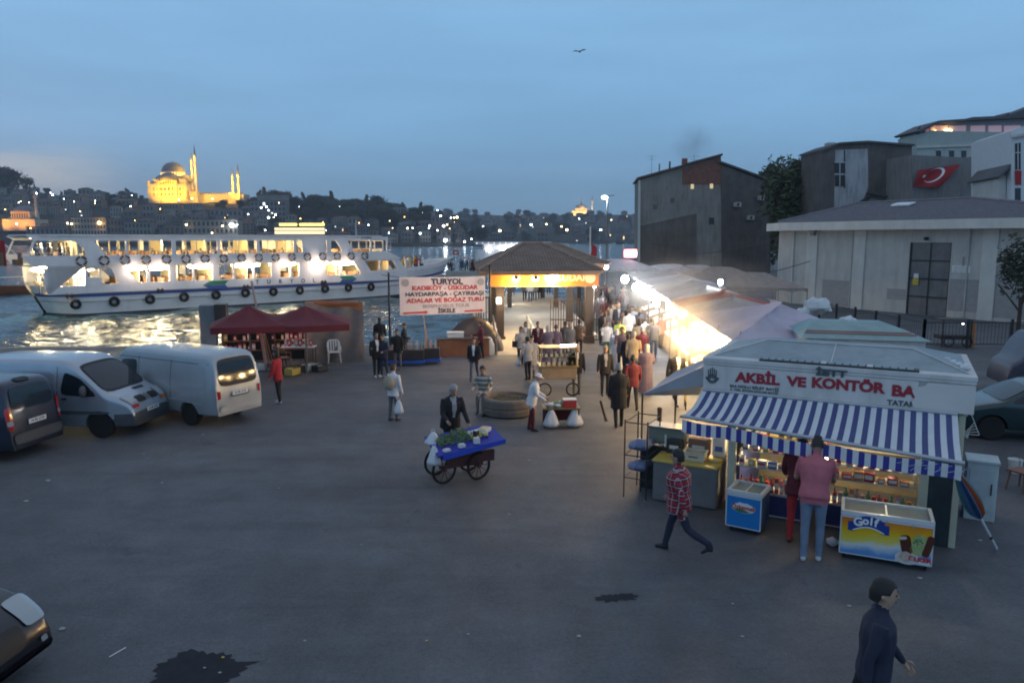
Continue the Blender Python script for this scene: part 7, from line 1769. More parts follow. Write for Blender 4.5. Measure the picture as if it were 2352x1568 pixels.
darkp = mat('dark_blue_grey_paint', (.018, .026, .05), .3, metal=.3, var=.05, coat=.5, dirt=.1)
blackp = mat('black_paint', (.008, .009, .016), .3, var=.02, coat=.35)
teal_p = mat('dark_teal_paint', (.012, .034, .038), .3, metal=.2, var=.03, coat=.7)
lowd = mat('grey_bumper', (.07, .075, .085), .6, var=.1)
TB = Body(4.78, 1.9, 1.15, 1.95, [(0, .30), (.02, .7), (.06, 1.2), (.13, 1.72), (.28, 1.90), (.7, 1.95), (2.0, 1.97), (2.85, 1.95), (3.2, 1.86), (3.6, 1.58), (4.0, 1.24), (4.12, 1.14), (4.4, 1.03), (4.62, .90), (4.72, .74), (4.77, .5), (4.74, .30)], tumble=.14, r=.13)
hl0 = G(290, 935, .82); hl1 = G(385, 900, .82); dv = (hl1-hl0); hA = math.atan2(-dv.x, dv.y) ; hd = Vector((math.cos(hA), math.sin(hA), 0))
fm = (hl0+hl1)/2 + hd*.12; ca = fm - hd*4.78/2
va, sideA, topA, plateA = vehicle('panel_van', 'silver panel van with sloping nose facing right between the dark van and the pale van', TB, (.95, 3.92), .33, silver, (ca.x, ca.y, 0), hA, low=lowd, lowz=.62)
topA('windscreen', VG, TB.q_x(3.30), TB.q_x(4.02), -.93, .93, .008)
topA('windscreen_rubber', BLK, TB.q_x(3.24), TB.q_x(4.08), -.97, .97, .003)
sideA('side_window', VG, ((2.92, 1.10), (3.95, 1.06), (3.45, 1.52), (3.02, 1.68)), (-1, 1))
sideA('upper_panel', mat('side_panel_tint', (.38, .40, .45), .2, metal=.5, var=.03, coat=.6), ((.35, 1.25), (2.75, 1.22), (2.75, 1.70), (.35, 1.70)), (-1, 1), .004)
for x in (2.83,): sideA('door_seam', BLK, ((x, .4), (x+.012, .4), (x+.012, 1.8), (x, 1.8)), (-1, 1), .003, False)
sideA('side_moulding', lowd, ((.4, .62), (4.2, .62), (4.2, .70), (.4, .70)), (-1, 1), .012)
sideA('door_handle', BLK, ((2.95, .98), (3.1, .98), (3.1, 1.02), (2.95, 1.02)), (-1, 1), .02)
for sd in (-1, 1):
 topA('headlamp', LENS_W, TB.q_front(1.02), TB.q_front(.80), sd*.62, sd*1.02, .014)
 topA('indicator', LENS_R if sd < 0 else LENS_O, TB.q_front(.79), TB.q_front(.74), sd*.66, sd*1.0, .012)
 topA('grille_slot', BLK, TB.q_front(.90), TB.q_front(.80), sd*.14, sd*.56, .012)
topA('bonnet_intake', BLK, TB.q_x(4.16), TB.q_x(4.24), -.02, .5, .008); topA('badge', RIMM, TB.q_front(.90), TB.q_front(.81), -.06, .06, .02, n=3)
plateA(TB.q_front(.52), .015)
for sd in (-1, 1):
 MB().ell((0, 0, 0), .07, .12, .15, 10, 8).build('mirror', lowd, va, Vector((3.62-2.39, sd*1.06, 1.22)), smooth=60)
topA('wiper', BLK, TB.q_x(3.98), TB.q_x(4.0), -.85, -.1, .02, n=3); topA('wiper', BLK, TB.q_x(3.98), TB.q_x(4.0), .05, .75, .02, n=3)
HB = Body(4.7, 1.7, 1.05, 1.96, [(0, .34), (.015, .6), (.03, 1.0), (.10, 1.5), (.20, 1.82), (.38, 1.93), (1.0, 1.96), (3.4, 1.95), (3.85, 1.86), (4.2, 1.45), (4.42, 1.1), (4.6, .9), (4.69, .7), (4.70, .4)], tumble=.13, r=.13, B=.34)
cb_ = Vector((-7.45, 19.05, 0)); hB = R(152); hd = Vector((math.cos(hB), math.sin(hB), 0)); nl = Vector((-hd.y, hd.x, 0))
rc = G(555, 950); 
cbn = Vector((-7.55*.98, 19.75, 0)) ; cB = cbn + hd*4.7/2
vb_, sideB, topB, plateB = vehicle('panel_van', 'pale silver delivery van seen from behind, rightmost of the parked vans', HB, (1.05, 3.75), .31, pale, (cB.x, cB.y, 0), hB, low=pale)
topB('rear_window', VG, HB.q_rear(1.12), HB.q_rear(1.72), -.90, .90, .008); topB('rear_window_seal', BLK, HB.q_rear(1.09), HB.q_rear(1.75), -.93, .93, .003)
for sd in (-1, 1):
 topB('tail_lamp', LENS_R, HB.q_rear(.72), HB.q_rear(.98), sd*.90, sd*1.10, .012); topB('reversing_lamp', LENS_W, HB.q_rear(.80), HB.q_rear(.85), sd*.905, sd*1.09, .016)
plateB(HB.q_rear(.80), .012, rear=True); topB('bumper', lowd if False else pale, HB.q_rear(.38), HB.q_rear(.52), -1.0, 1.0, .05); topB('plate_recess', mat('plate_recess', (.12, .13, .10), .5), HB.q_rear(.72), HB.q_rear(.88), -.45, .45, .006)
sideB('side_panel_recess', pale, ((.35, 1.08), (1.65, 1.08), (1.65, 1.66), (.40, 1.66)), (-1, 1), .006); sideB('side_panel_recess', pale, ((1.8, 1.08), (3.0, 1.08), (3.0, 1.66), (1.8, 1.66)), (-1, 1), .006); sideB('side_window', VG, ((3.15, 1.08), (4.1, 1.06), (3.8, 1.62), (3.15, 1.66)), (-1, 1), .006)
for x in (1.72, 3.07): sideB('door_seam', BLK, ((x, .42), (x+.012, .42), (x+.012, 1.75), (x, 1.75)), (-1, 1), .003, False)
for z0_ in (1.70,): sideB('drip_rail', BLK, ((.3, z0_), (3.9, z0_), (3.9, z0_+.012), (.3, z0_+.012)), (-1, 1), .006, False)
sideB('side_moulding', pale, ((.3, .64), (4.3, .64), (4.3, .70), (.3, .70)), (-1, 1), .012)
KB_ = Body(4.0, 1.72, 1.05, 1.80, [(0, .30), (.01, .55), (.05, .95), (.12, 1.35), (.22, 1.66), (.38, 1.77), (.8, 1.80), (2.1, 1.79), (2.55, 1.66), (3.0, 1.12), (3.25, 1.02), (3.7, .88), (3.94, .65), (4.0, .4), (3.97, .30)], tumble=.14, r=.12)
t0 = G(38, 972, .9); t1 = G(158, 935, .9); rcm = (t0+t1)/2; rcm.z = 0; hC = R(172); hd = Vector((math.cos(hC), math.sin(hC), 0)); cC = rcm + hd*(2.0-.05) + Vector((-.1, -.15, 0))
vc_, sideC, topC, plateC = vehicle('small_van', 'dark blue-grey small van at the left edge, seen from behind', KB_, (.8, 3.25), .31, darkp, (cC.x, cC.y, 0), hC)
topC('rear_window', VG, KB_.q_rear(1.08), KB_.q_rear(1.60), -.88, .88, .008)
for sd in (-1, 1): topC('tail_lamp', LENS_R, KB_.q_rear(.70), KB_.q_rear(1.20), sd*.93, sd*1.12, .012); topC('reversing_lamp', LENS_W, KB_.q_rear(.80), KB_.q_rear(.90), sd*.935, sd*1.115, .016)
plateC(KB_.q_rear(.78), .012, rear=True); topC('bumper', lowd, KB_.q_rear(.32), KB_.q_rear(.58), -1.02, 1.02, .035); sideC('side_window', VG, ((.4, 1.08), (1.5, 1.06), (1.5, 1.56), (.5, 1.56)), (-1, 1)); sideC('side_window', VG, ((1.65, 1.06), (2.85, 1.06), (2.35, 1.56), (1.65, 1.58)), (-1, 1))
topC('roof_rear_spoiler', BLK, KB_.q_x(.25), KB_.q_x(.40), -.3, .3, .02)
DB = Body(4.3, 1.76, .85, 1.42, [(0, .28), (.02, .6), (.10, .95), (.5, 1.05), (1.0, 1.36), (1.5, 1.42), (2.2, 1.41), (2.6, 1.28), (3.1, .96), (3.35, .92), (3.85, .80), (4.15, .66), (4.27, .50), (4.30, .36), (4.26, .26)], tumble=.2, r=.11, B=.24)
xq = G(97, 1450, .40); hD = R(-6); cD = Vector((xq.x - 2.12, xq.y - .45, 0))
vd_, sideD, topD, plateD = vehicle('parked_car', 'black car whose front corner and headlamp show at the bottom left', DB, (.85, 3.45), .31, blackp, (cD.x, cD.y, 0), hD, cat='car')
for sd in (-1, 1): topD('headlamp', LENS_W, DB.q_front(.80), DB.q_front(.56), sd*.60, sd*1.08, .012)
topD('windscreen', VG, DB.q_x(2.45), DB.q_x(3.15), -.93, .93, .008); topD('grille', BLK, DB.q_front(.58), DB.q_front(.42), -.5, .5, .012); topD('fog_lamp', LENS_W, DB.q_front(.40), DB.q_front(.34), .78, .92, .012)
sideD('side_window', VG, ((1.0, .92), (2.9, .90), (2.4, 1.26), (1.25, 1.28)), (-1, 1))
EB = Body(4.4, 1.72, .9, 1.42, [(0, .30), (.02, .65), (.08, .96), (.7, 1.03), (.9, 1.10), (1.4, 1.37), (1.9, 1.42), (2.4, 1.41), (2.75, 1.28), (3.3, .98), (3.5, .94), (4.05, .80), (4.32, .64), (4.39, .45), (4.36, .30)], tumble=.2, r=.10)
we = G(2296, 1012); hE = R(166); hd = Vector((math.cos(hE), math.sin(hE), 0)); cE = we + Vector((0, .85, 0)) - hd*(3.5-2.2)
ve_, sideE, topE, plateE = vehicle('parked_car', 'dark teal saloon parked behind the right end of the kiosk', EB, (.85, 3.5), .31, teal_p, (cE.x, cE.y, 0), hE, cat='car')
sideE('side_window', VG, ((1.0, .98), (2.05, .97), (2.05, 1.30), (1.35, 1.30)), (-1, 1)); sideE('side_window', VG, ((2.12, .97), (3.15, .95), (2.65, 1.26), (2.12, 1.30)), (-1, 1)); topE('windscreen', VG, EB.q_x(2.62), EB.q_x(3.3), -.93, .93, .008)
for sd in (-1, 1): topE('headlamp', LENS_W, EB.q_front(.78), EB.q_front(.62), sd*.66, sd*1.05, .012)
pF = PY(2300, 880, 23.0); FB = Body(5.2, 1.9, 1.1, 2.05, [(0, .35), (.02, 1.0), (.10, 1.8), (.3, 2.0), (1.0, 2.05), (4.0, 2.03), (4.5, 1.8), (4.85, 1.2), (5.1, 1.0), (5.2, .6), (5.18, .35)], tumble=.10, r=.12, B=.34)
vf_, sideF, topF, plateF = vehicle('minibus', 'dark minibus parked at the right edge beyond the teal saloon', FB, (1.1, 4.2), .33, mat('minibus_paint', (.06, .06, .09), .4, coat=.3), (18.6, 23.6, 0), R(168), cat='minibus')
for x0, x1 in ((.4, 1.5), (1.65, 2.8), (2.95, 4.1)): sideF('side_window', VG, ((x0, 1.15), (x1, 1.15), (x1, 1.75), (x0, 1.75)), (-1, 1))
# ---- fences, low things in front of the utility building
f0 = G(1880, 742); f1 = G(2120, 800); f2 = G(2420, 800)
fence = thing('iron_fence', 'dark iron mesh fence in front of the cream utility building', 'fence', tuple(f0))
pts_ = [Vector((0, 0, 0)), f1-f0, f2-f0]
for A, B_ in zip(pts_[:-1], pts_[1:]):
 L = (B_-A).length; n = int(L/2.0)
 for k in range(n+1): p = A.lerp(B_, k/n); MB().box(p.x-.05, p.x+.05, p.y-.05, p.y+.05, 0, 1.35).build('post', dark_m, fence)
 b = MB(); b.tube(A + Vector((0,0,1.2)), B_ + Vector((0,0,1.2)), .025, n=5); b.tube(A + Vector((0,0,.2)), B_ + Vector((0,0,.2)), .025, n=5)
 m = int(L/.16)
 for k in range(m): p = A.lerp(B_, k/m); b.tube(p + Vector((0,0,.2)), p + Vector((0,0,1.2)), .009, n=4, cap=False)
 tag(b.build('mesh_bars', dark_m, fence), kind='stuff')
p = G(2172, 790); t = thing('barrow', 'dark wooden barrow with an orange post and a small light, by the fence', 'barrow', tuple(p + Vector((0, -.6, 0))), -.1)
MB().bbox(-.75, .75, -.4, .4, .35, .55, .02).build('bed', iron, t); MB().bbox(-.8, .6, -.42, .42, 1.25, 1.3, .01).build('roof', iron, t); MB().bbox(.62, .74, -.42, -.3, 0, 1.15, .02).build('orange_post', gmat['orange'], t)
for x in (-.7, .55): MB().box(x, x+.05, -.4, -.35, 0, 1.25).build('post', iron, t)
for x in (-.4, .4): MB().torus((x, -.42, .25), .22, .03, 'y', 18, 6).build('wheel', RUB, t, smooth=60)
MB().ell((.15, -.45, 1.1), .05, .05, .03, 8, 6).build('lamp', emat('tiny_light', (.9, .95, 1), 14), t)
wt2 = tree_proto('roadside_tree', 5.2, 1.5, 900, .13, leaf_dark, 'thin leafy tree at the right edge before the cream building', None, 33, lo=.3, blobs=6)
p = PY(2352, 600, 34); wt2.location = (p.x, 34, 0)
p = G(2330, 1085); t = thing('bucket', 'white bucket standing on the ground at the right edge', 'bucket', tuple(p)); MB().lathe([(.11, 0), (.14, .3), (.15, .3), (.13, .28), (.10, .03)], n=16).build('body', pl_w, t, smooth=40); MB().torus((0, 0, .24), .15, .006, 'x', 16, 4).build('handle', dark_m, t)
p = G(2345, 1125); t = thing('stool', 'low brown stool at the right edge before the teal car', 'stool', tuple(p), .4); MB().bbox(-.22, .22, -.2, .2, .38, .42, .01).build('seat', mat('stool_wood', (.22, .09, .05), .6), t); [MB().tube((x*.8, y*.8, .38), (x, y, 0), .018, n=6).build('leg', mat('stool_wood', (.2, .1, .05)), t) for x in (-.2, .2) for y in (-.17, .17)]
# ---- square: planter, bollards, stain, litter
pc = G(1168, 962); pc = pc + Vector((0, .72, 0))
pln = thing('round_planter', 'low round concrete planter in the middle of the square', 'planter', tuple(pc))
conc_r = mat('planter_concrete', (.15, .125, .11), .9, var=.2, vscale=3, bump=.4, bscale=30, dirt=.4)
MB().lathe([(.70, 0), (.78, .05), (.80, .20), (.785, .22), (.785, .26), (.80, .28), (.79, .46), (.74, .50), (.62, .50), (.60, .42)], n=40).build('ring', conc_r, pln, smooth=35)
MB().lathe([(.0, .44), (.35, .43), (.605, .41)], n=32).build('soil', mat('soil', (.05, .045, .03), .95, var=.4, vscale=9, bump=.6), pln)
b = MB(); rnn = random.Random(4)
for k in range(160):
 a = rnn.random()*6.28; r = .58*math.sqrt(rnn.random()); x, y = r*math.cos(a), r*math.sin(a); u = Vector((rnn.gauss(0, 1), rnn.gauss(0, 1), 1)).normalized(); s = rnn.uniform(.02, .06); c = Vector((x, y, .45)); v = u.orthogonal().normalized(); b.add([c - v*s*.3, c + v*s*.3, c + u*s], [(0, 1, 2)])
tag(b.build('weeds', leaf_green, pln), kind='stuff')
for i, (x, y, tx, lb) in enumerate(((1392, 966, -.28, 'leaning thin dark bollard left of the crowd'), (1514, 985, 0, 'upright dark iron bollard before the side awning'))):
 p = G(x, y); t = thing('bollard', lb, 'bollard', tuple(p), group='iron bollards at the market mouth', rot=(0, tx, 0)); r = .06 if i else .035
 MB().lathe([(r*1.15, 0), (r*1.1, .06), (r, .1), (r, .50), (r*1.12, .52), (r*1.12, .56), (r*.7, .60), (0.001, .61)], n=16).build('post', iron, t, smooth=40)
 MB().lathe([(r*2, 0), (r*2, .015), (r*1.2, .03)], n=16).build('base', iron, t)
sp = G(445, 1545); b = MB(); n = 72; V = [(0, 0, .004)]
for k in range(n):
 a = 2*PI*k/n; r = .50 + .06*math.sin(3*a+1) + .03*math.sin(7*a) + .028*((k % 3) - 1) + .05*mnoise.noise(Vector((math.cos(a)*3, math.sin(a)*3, 0)))
 if abs(a - .35) < .06: r += .16
 V.append((r*math.cos(a)*1.0, r*math.sin(a)*.95, .004))
b.add(V, [(0, k+1, (k+1) % n + 1) for k in range(n)]); o = b.build('wet_patch', mat('wet_tar', (.018, .020, .027), .7, var=.3, vscale=6, spec=.2), None, (sp.x, sp.y, 0)); tag(o, kind='structure')
sp = G(1418, 1372); b = MB(); V = [(0, 0, .004)]
for k in range(40):
 a = 2*PI*k/40; r = .17 + .06*math.sin(2*a+1) + .06*mnoise.noise(Vector((math.cos(a)*2.5, math.sin(a)*2.5, 4))) + .02*((k % 3)-1); V.append((r*math.cos(a)*1.3, r*math.sin(a)*.8, .004))
b.add(V, [(0, k+1, (k+1) % 40 + 1) for k in range(40)]); tag(b.build('oil_stain', mat('wet_tar', (.02, .02, .03)), None, (sp.x, sp.y, 0)), kind='structure')
for i, (x, y, s, cn) in enumerate(((142, 1443, .045, 'white'), (1216, 1057, .035, 'white'), (1683, 1385, .02, 'white'), (1705, 1460, .022, 'white'), (466, 997, .03, 'white'), (372, 1108, .03, 'white'), (330, 1042, .03, 'white'), (110, 1103, .05, 'white'), (60, 1150, .05, 'white'), (505, 1543, .02, 'white'), (512, 1508, .02, 'yellow'), (470, 1532, .016, 'white'), (1950, 1390, .03, 'white'), (2112, 1326, .04, 'white'), (2250, 1240, .04, 'white'), (700, 1470, .02, 'white'), (1075, 1455, .02, 'white'), (1330, 1460, .03, 'white'), (640, 1120, .02, 'white'), (830, 1250, .018, 'white'), (455, 1010, .02, 'white'), (1170, 1180, .02, 'white'), (980, 1470, .018, 'yellow'), (1480, 1150, .018, 'white'))):
 p = G(x, y, .012); crumple('litter', p, s, 'small scrap of %s litter lying on the open asphalt' % cn, mat('dirty_paper', (.34, .34, .33), .8, var=.3, vscale=20) if cn == 'white' else gmat[cn], i, .3)['group'] = 'scraps of litter on the asphalt'
sk_ = G(268, 1497); o = MB().tube((-.03, -.11, .006), (.06, .10, .006), .006, n=5).build('drinking_straw', FW, None, (sk_.x, sk_.y, 0)); tag(o, 'thin white straw lying left of the tarry patch', 'straw')
# ---- people
def ringmesh(rings, side=Vector((1, 0, 0)), n=12):
 """closed loft of ellipses: rings = [(centre, rx, ry)], rx along side"""
 mb = MB(); k = len(rings); C = [Vector(r[0]) for r in rings]
 for i, (c, rx, ry) in enumerate(rings):
  d = (C[min(k-1, i+1)] - C[max(0, i-1)]).normalized(); f = d.cross(side); 
  if f.length < 1e-3: f = Vector((0, 1, 0))
  f.normalize(); s_ = f.cross(d).normalized()
  for j in range(n):
   a = 2*PI*j/n; mb.v.append(tuple(C[i] + s_*rx*math.cos(a) + f*ry*math.sin(a)))
 for i in range(k-1):
  for j in range(n): mb.f.append((i*n+j, i*n+(j+1) % n, (i+1)*n+(j+1) % n, (i+1)*n+j)); 
 mb.f.append(tuple(range(n-1, -1, -1))); mb.f.append(tuple((k-1)*n + j for j in range(n)))
 return mb
SKIN = mat('skin', (.40, .24, .17), .55, var=.06); SKIN2 = mat('skin_tan', (.32, .19, .13), .55, var=.06)
cloth_c = {'black': (.012, .012, .016), 'navy': (.02, .025, .05), 'grey': (.12, .12, .13), 'lightgrey': (.32, .32, .34), 'white': (.66, .66, .68), 'red': (.42, .025, .03), 'maroon': (.10, .012, .02), 'brown': (.11, .07, .05), 'beige': (.36, .30, .22), 'jeans': (.06, .09, .16), 'lightjeans': (.16, .21, .30), 'green': (.07, .14, .06), 'yellow': (.60, .42, .03), 'pink': (.46, .13, .16), 'purple': (.13, .10, .15), 'cream': (.5, .46, .38), 'hiviz': (.55, .62, .12)}
cm_ = {k: mat('cloth_' + k, c, .85, var=.14, vscale=7, bump=.35, bscale=14) for k, c in cloth_c.items()}
hair_c = {'black': mat('hair_black', (.012, .010, .009), .6, var=.2, vscale=20), 'brown': mat('hair_brown', (.05, .03, .02), .6, var=.2, vscale=20), 'grey': mat('hair_grey', (.28, .28, .29), .6, var=.15, vscale=20), 'blond': mat('hair_blond', (.25, .16, .08), .6)}
shoe_m = mat('dark_shoe', (.02, .018, .018), .5); shoe_w = mat('white_shoe', (.6, .6, .6), .5); eye_m = mat('eye_dark', (.02, .015, .012), .3, var=0)
def plaid_mat():
 m = bpy.data.materials.new('red_plaid'); m.use_nodes = True; t = m.node_tree; b = t.nodes['Principled BSDF']; tc = N(t, 'ShaderNodeTexCoord'); sp = N(t, 'ShaderNodeSeparateXYZ'); t.links.new(tc.outputs['Object'], sp.inputs[0])
 def lines(out, per, w):
  a = N(t, 'ShaderNodeMath', operation='PINGPONG'); a.inputs[1].default_value = per; t.links.new(out, a.inputs[0]); c = N(t, 'ShaderNodeMath', operation='LESS_THAN'); c.inputs[1].default_value = w; t.links.new(a.outputs[0], c.inputs[0]); return c.outputs[0]
 ad = N(t, 'ShaderNodeMath', operation='ADD'); t.links.new(sp.outputs['X'], ad.inputs[0]); t.links.new(sp.outputs['Y'], ad.inputs[1])
 l1, l2, d1 = lines(sp.outputs['Z'], .055, .007), lines(ad.outputs[0], .05, .006), lines(sp.outputs['Z'], .055, .028)
 mx = N(t, 'ShaderNodeMath', operation='MAXIMUM'); t.links.new(l1, mx.inputs[0]); t.links.new(l2, mx.inputs[1])
 a = N(t, 'ShaderNodeMix', data_type='RGBA'); t.links.new(d1, a.inputs[0]); a.inputs[6].default_value = (.30, .02, .035, 1); a.inputs[7].default_value = (.10, .01, .03, 1)
 c = N(t, 'ShaderNodeMix', data_type='RGBA'); t.links.new(mx.outputs[0], c.inputs[0]); t.links.new(a.outputs[2], c.inputs[6]); c.inputs[7].default_value = (.42, .34, .36, 1)
 t.links.new(c.outputs[2], b.inputs['Base Color']); b.inputs['Roughness'].default_value = .85; return m
def stripe_mat():
 m = bpy.data.materials.new('striped_jumper'); m.use_nodes = True; t = m.node_tree; b = t.nodes['Principled BSDF']; tc = N(t, 'ShaderNodeTexCoord'); sp = N(t, 'ShaderNodeSeparateXYZ'); t.links.new(tc.outputs['Object'], sp.inputs[0])
 a = N(t, 'ShaderNodeMath', operation='PINGPONG'); a.inputs[1].default_value = .07; t.links.new(sp.outputs['Z'], a.inputs[0]); r = N(t, 'ShaderNodeValToRGB'); r.color_ramp.interpolation = 'CONSTANT'; e = r.color_ramp.elements; e[0].color = (.42, .41, .37, 1); e[1].position = .5; e[1].color = (.07, .07, .075, 1); x = e.new(.8); x.color = (.2, .19, .18, 1)
 q = N(t, 'ShaderNodeMath', operation='MULTIPLY'); q.inputs[1].default_value = 1/.07; t.links.new(a.outputs[0], q.inputs[0]); t.links.new(q.outputs[0], r.inputs[0]); t.links.new(r.outputs[0], b.inputs['Base Color']); b.inputs['Roughness'].default_value = .85; return m
PLAID, STRIPED = plaid_mat(), stripe_mat()
def rotx(v, a): return Matrix.Rotation(a, 3, 'X') @ Vector(v)
def pose_body(legs=((12, 8), (-16, 22)), arms=((18, 4, 20), (-16, 4, 12)), lean=3, head=(0, 0), style='jacket', sit=None, fine=False, girth=1.0, bend=0):
 """joints of a 1.75 m figure facing +y; legs: (hip swing, knee bend); arms: (swing, spread, elbow) right then left"""
 pel = Vector((0, 0, .93)); 
 if sit is not None: pel = Vector((0, 0, sit + .10))
 prims = []
 foot_low = 9
 LEG = []
 for sd, (hip, knee) in zip((1, -1), legs):
  h = pel + Vector((sd*.088, 0, -.03)); th = rotx((0, 0, -.43), R(hip)); k = h + th + Vector((sd*.008, 0, 0)); sh = rotx((0, 0, -.415), R(hip - knee)); a = k + sh
  fa_ = R(hip - knee)*.45; f = rotx((0, .15, -.045), fa_ if knee > 15 else 0)
  LEG.append((sd, h, k, a, f)); foot_low = min(foot_low, a.z - .07)
 sp = Matrix.Rotation(-R(lean + bend), 3, 'X'); lo = Matrix.Rotation(-R(lean), 3, 'X')
 def S(x, y, z): return pel + sp @ Vector((x, y, z))
 chest = S(0, 0, .36)
 g = girth*1.10; jk = {'jacket': 1.08, 'shirt': 1.0, 'coat': 1.14, 'robe': 1.15, 'dress': 1.05}[style]
 T = [(S(0, 0, -.10 if style != 'shirt' else -.06), .165*g*jk, .118*g*jk), (S(0, 0, .0), .163*g*jk, .120*g*jk), (S(0, .005, .13), .145*g*jk, .112*g*jk), (S(0, .0, .28), .168*g*jk, .122*g*jk), (S(0, -.005, .40), .185*g*jk, .112*g*jk), (S(0, -.01, .485), .150*jk, .085*jk), (S(0, -.005, .53), .07, .065)]
 if style in ('jacket',): T.insert(0, (S(0, 0, -.17), .172*g*jk, .125*g*jk))
 if style == 'coat': T = [(pel + Vector((0, 0, -.42)), .19*g, .165*g), (pel + Vector((0, 0, -.2)), .185*g, .145*g)] + T[1:]
 if style in ('robe', 'dress'): T = [(Vector((0, 0, foot_low + .07)), .235*g, .21*g), (pel + Vector((0, 0, -.45)), .205*g, .175*g), (pel + Vector((0, 0, -.2)), .19*g, .145*g)] + T[1:]
 prims.append((T, 'top'))
 prims.append(([(pel + Vector((0, 0, -.12)), .14*g, .105*g), (pel + Vector((0, 0, .05)), .155*g, .112*g)], 'bottom'))
 for sd, h, k, a, f in LEG:
  prims.append(([(h + Vector((0, 0, .04)), .088*g, .098*g), (h.lerp(k, .4), .080, .086), (k, .060, .063), (k.lerp(a, .35), .058, .063), (a + Vector((0, 0, .04)), .044, .050), (a + Vector((0, 0, -.005)), .046, .055)], 'bottom'))
  prims.append(([(a + Vector((0, -.055, -.035)), .036, .034), (a + Vector((0, .02, -.03)), .043, .042), (a + f*.62, .046, .033), (a + f*1.15, .038, .024)], 'shoe'))
 hands = []
 for sd, (sw, spr, el) in zip((1, -1), arms):
  s_ = S(sd*.185*min(g, 1.1), -.005, .455); ua = sp @ (Matrix.Rotation(-sd*R(spr), 3, 'Y') @ rotx((0, 0, -.285), R(sw))); e_ = s_ + ua
  fa2 = sp @ (Matrix.Rotation(-sd*R(spr)*(.6 if el < 60 else -1.2), 3, 'Y') @ rotx((0, 0, -.25), R(sw + el))); w_ = e_ + fa2; fd = fa2.normalized()
  sl = .012 if style != 'shirt' else .0
  prims.append(([(s_ + Vector((-sd*.03, 0, .02)), .062+sl, .066+sl), (s_.lerp(e_, .45), .050+sl, .054+sl), (e_, .044+sl, .046+sl), (e_.lerp(w_, .6), .040+sl, .040+sl), (w_ + fd*.005, .032+sl, .033+sl)], 'top'))
  prims.append(([(w_ - fd*.02, .026, .026), (w_ + fd*.03, .036, .022), (w_ + fd*.085, .040, .020), (w_ + fd*.105, .030, .016)], 'skin'))
  hands.append((w_, fd, sd))
 hp, ht_ = head; nb = S(0, 0, .50); HR = sp @ Matrix.Rotation(R(-hp) + R(lean+bend)*.8, 3, 'X') @ Matrix.Rotation(R(ht_), 3, 'Z')
 def H(x, y, z): return nb + HR @ (Vector((x, y, z))*1.08)
 prims.append(([(nb + Vector((0, 0, -.03)), .058, .060), (H(0, .005, .06), .052, .056), (H(0, .01, .10), .052, .058)], 'skin'))
 prims.append(([(H(0, .045, .062), .030, .028), (H(0, .035, .085), .052, .062), (H(0, .022, .125), .066, .083), (H(0, .015, .17), .073, .092), (H(0, .008, .215), .074, .094), (H(0, .0, .255), .062, .080), (H(0, -.002, .283), .030, .040)], 'skin'))
 prims.append(([(H(0, .108, .175), .008, .008), (H(0, .120, .150), .012, .013), (H(0, .118, .138), .015, .010)], 'skin'))
 for sd in (-1, 1): prims.append(([(H(sd*.072, -.002, .135), .008, .012), (H(sd*.080, -.006, .165), .010, .018), (H(sd*.076, -.004, .19), .008, .012)], 'skin'))
 return prims, H, hands, LEG, foot_low, S
def raw_body(prims, voxel, hands, fine, H):
 mb = MB()
 for rg, tg_ in prims:
  r = ringmesh(rg); mb.add(r.v, r.f)
 me = bpy.data.meshes.new('b'); me.from_pydata(mb.v, [], mb.f); o = bpy.data.objects.new('tmp', me); COL.objects.link(o)
 md = o.modifiers.new('r', 'REMESH'); md.mode = 'VOXEL'; md.voxel_size = voxel; sm = o.modifiers.new('s', 'SMOOTH'); sm.factor = .5; sm.iterations = 2 if fine else 1
 dg = bpy.context.evaluated_depsgraph_get(); dg.update(); out = bpy.data.meshes.new_from_object(o.evaluated_get(dg)); bpy.data.objects.remove(o); bpy.data.meshes.remove(me)
 bm = bmesh.new(); bm.from_mesh(out)
 if hands:
  for w_, fd, sd in hands:
   sidev = Vector((0, 1, 0)).cross(fd); 
   if sidev.length < .2: sidev = Vector((1, 0, 0))
   sidev = fd.cross(Vector((sd, 0, 0))).normalized() if abs(fd.x) < .9 else Vector((0, 1, 0))
   inn = sidev.cross(fd).normalized()
   if inn.x*sd > 0: inn = -inn
   for i, (o_, l_) in enumerate(((.030, .070), (.011, .080), (-.009, .074), (-.028, .058))):
    p = w_ + fd*.085 + sidev*o_; q = p + (fd*.85 + inn*.35)*l_*.5; q2 = q + (fd*.55 + inn*.8)*l_*.42
    f_ = ringmesh([(p, .0095, .009), (q, .0088, .0085), (q2, .007, .007)], n=6); vs_ = [bm.verts.new(v) for v in f_.v]; [bm.faces.new([vs_[i2] for i2 in ff]) for ff in f_.f]
   p = w_ + fd*.03 + sidev*.03; q = p + (fd*.6 + sidev*.75)*.035; q2 = q + (fd*.9 + inn*.3)*.03
   f_ = ringmesh([(p, .012, .011), (q, .010, .010), (q2, .008, .008)], n=6); vs_ = [bm.verts.new(v) for v in f_.v]; [bm.faces.new([vs_[i2] for i2 in ff]) for ff in f_.f]
 bm.to_mesh(out); bm.free()
 return out
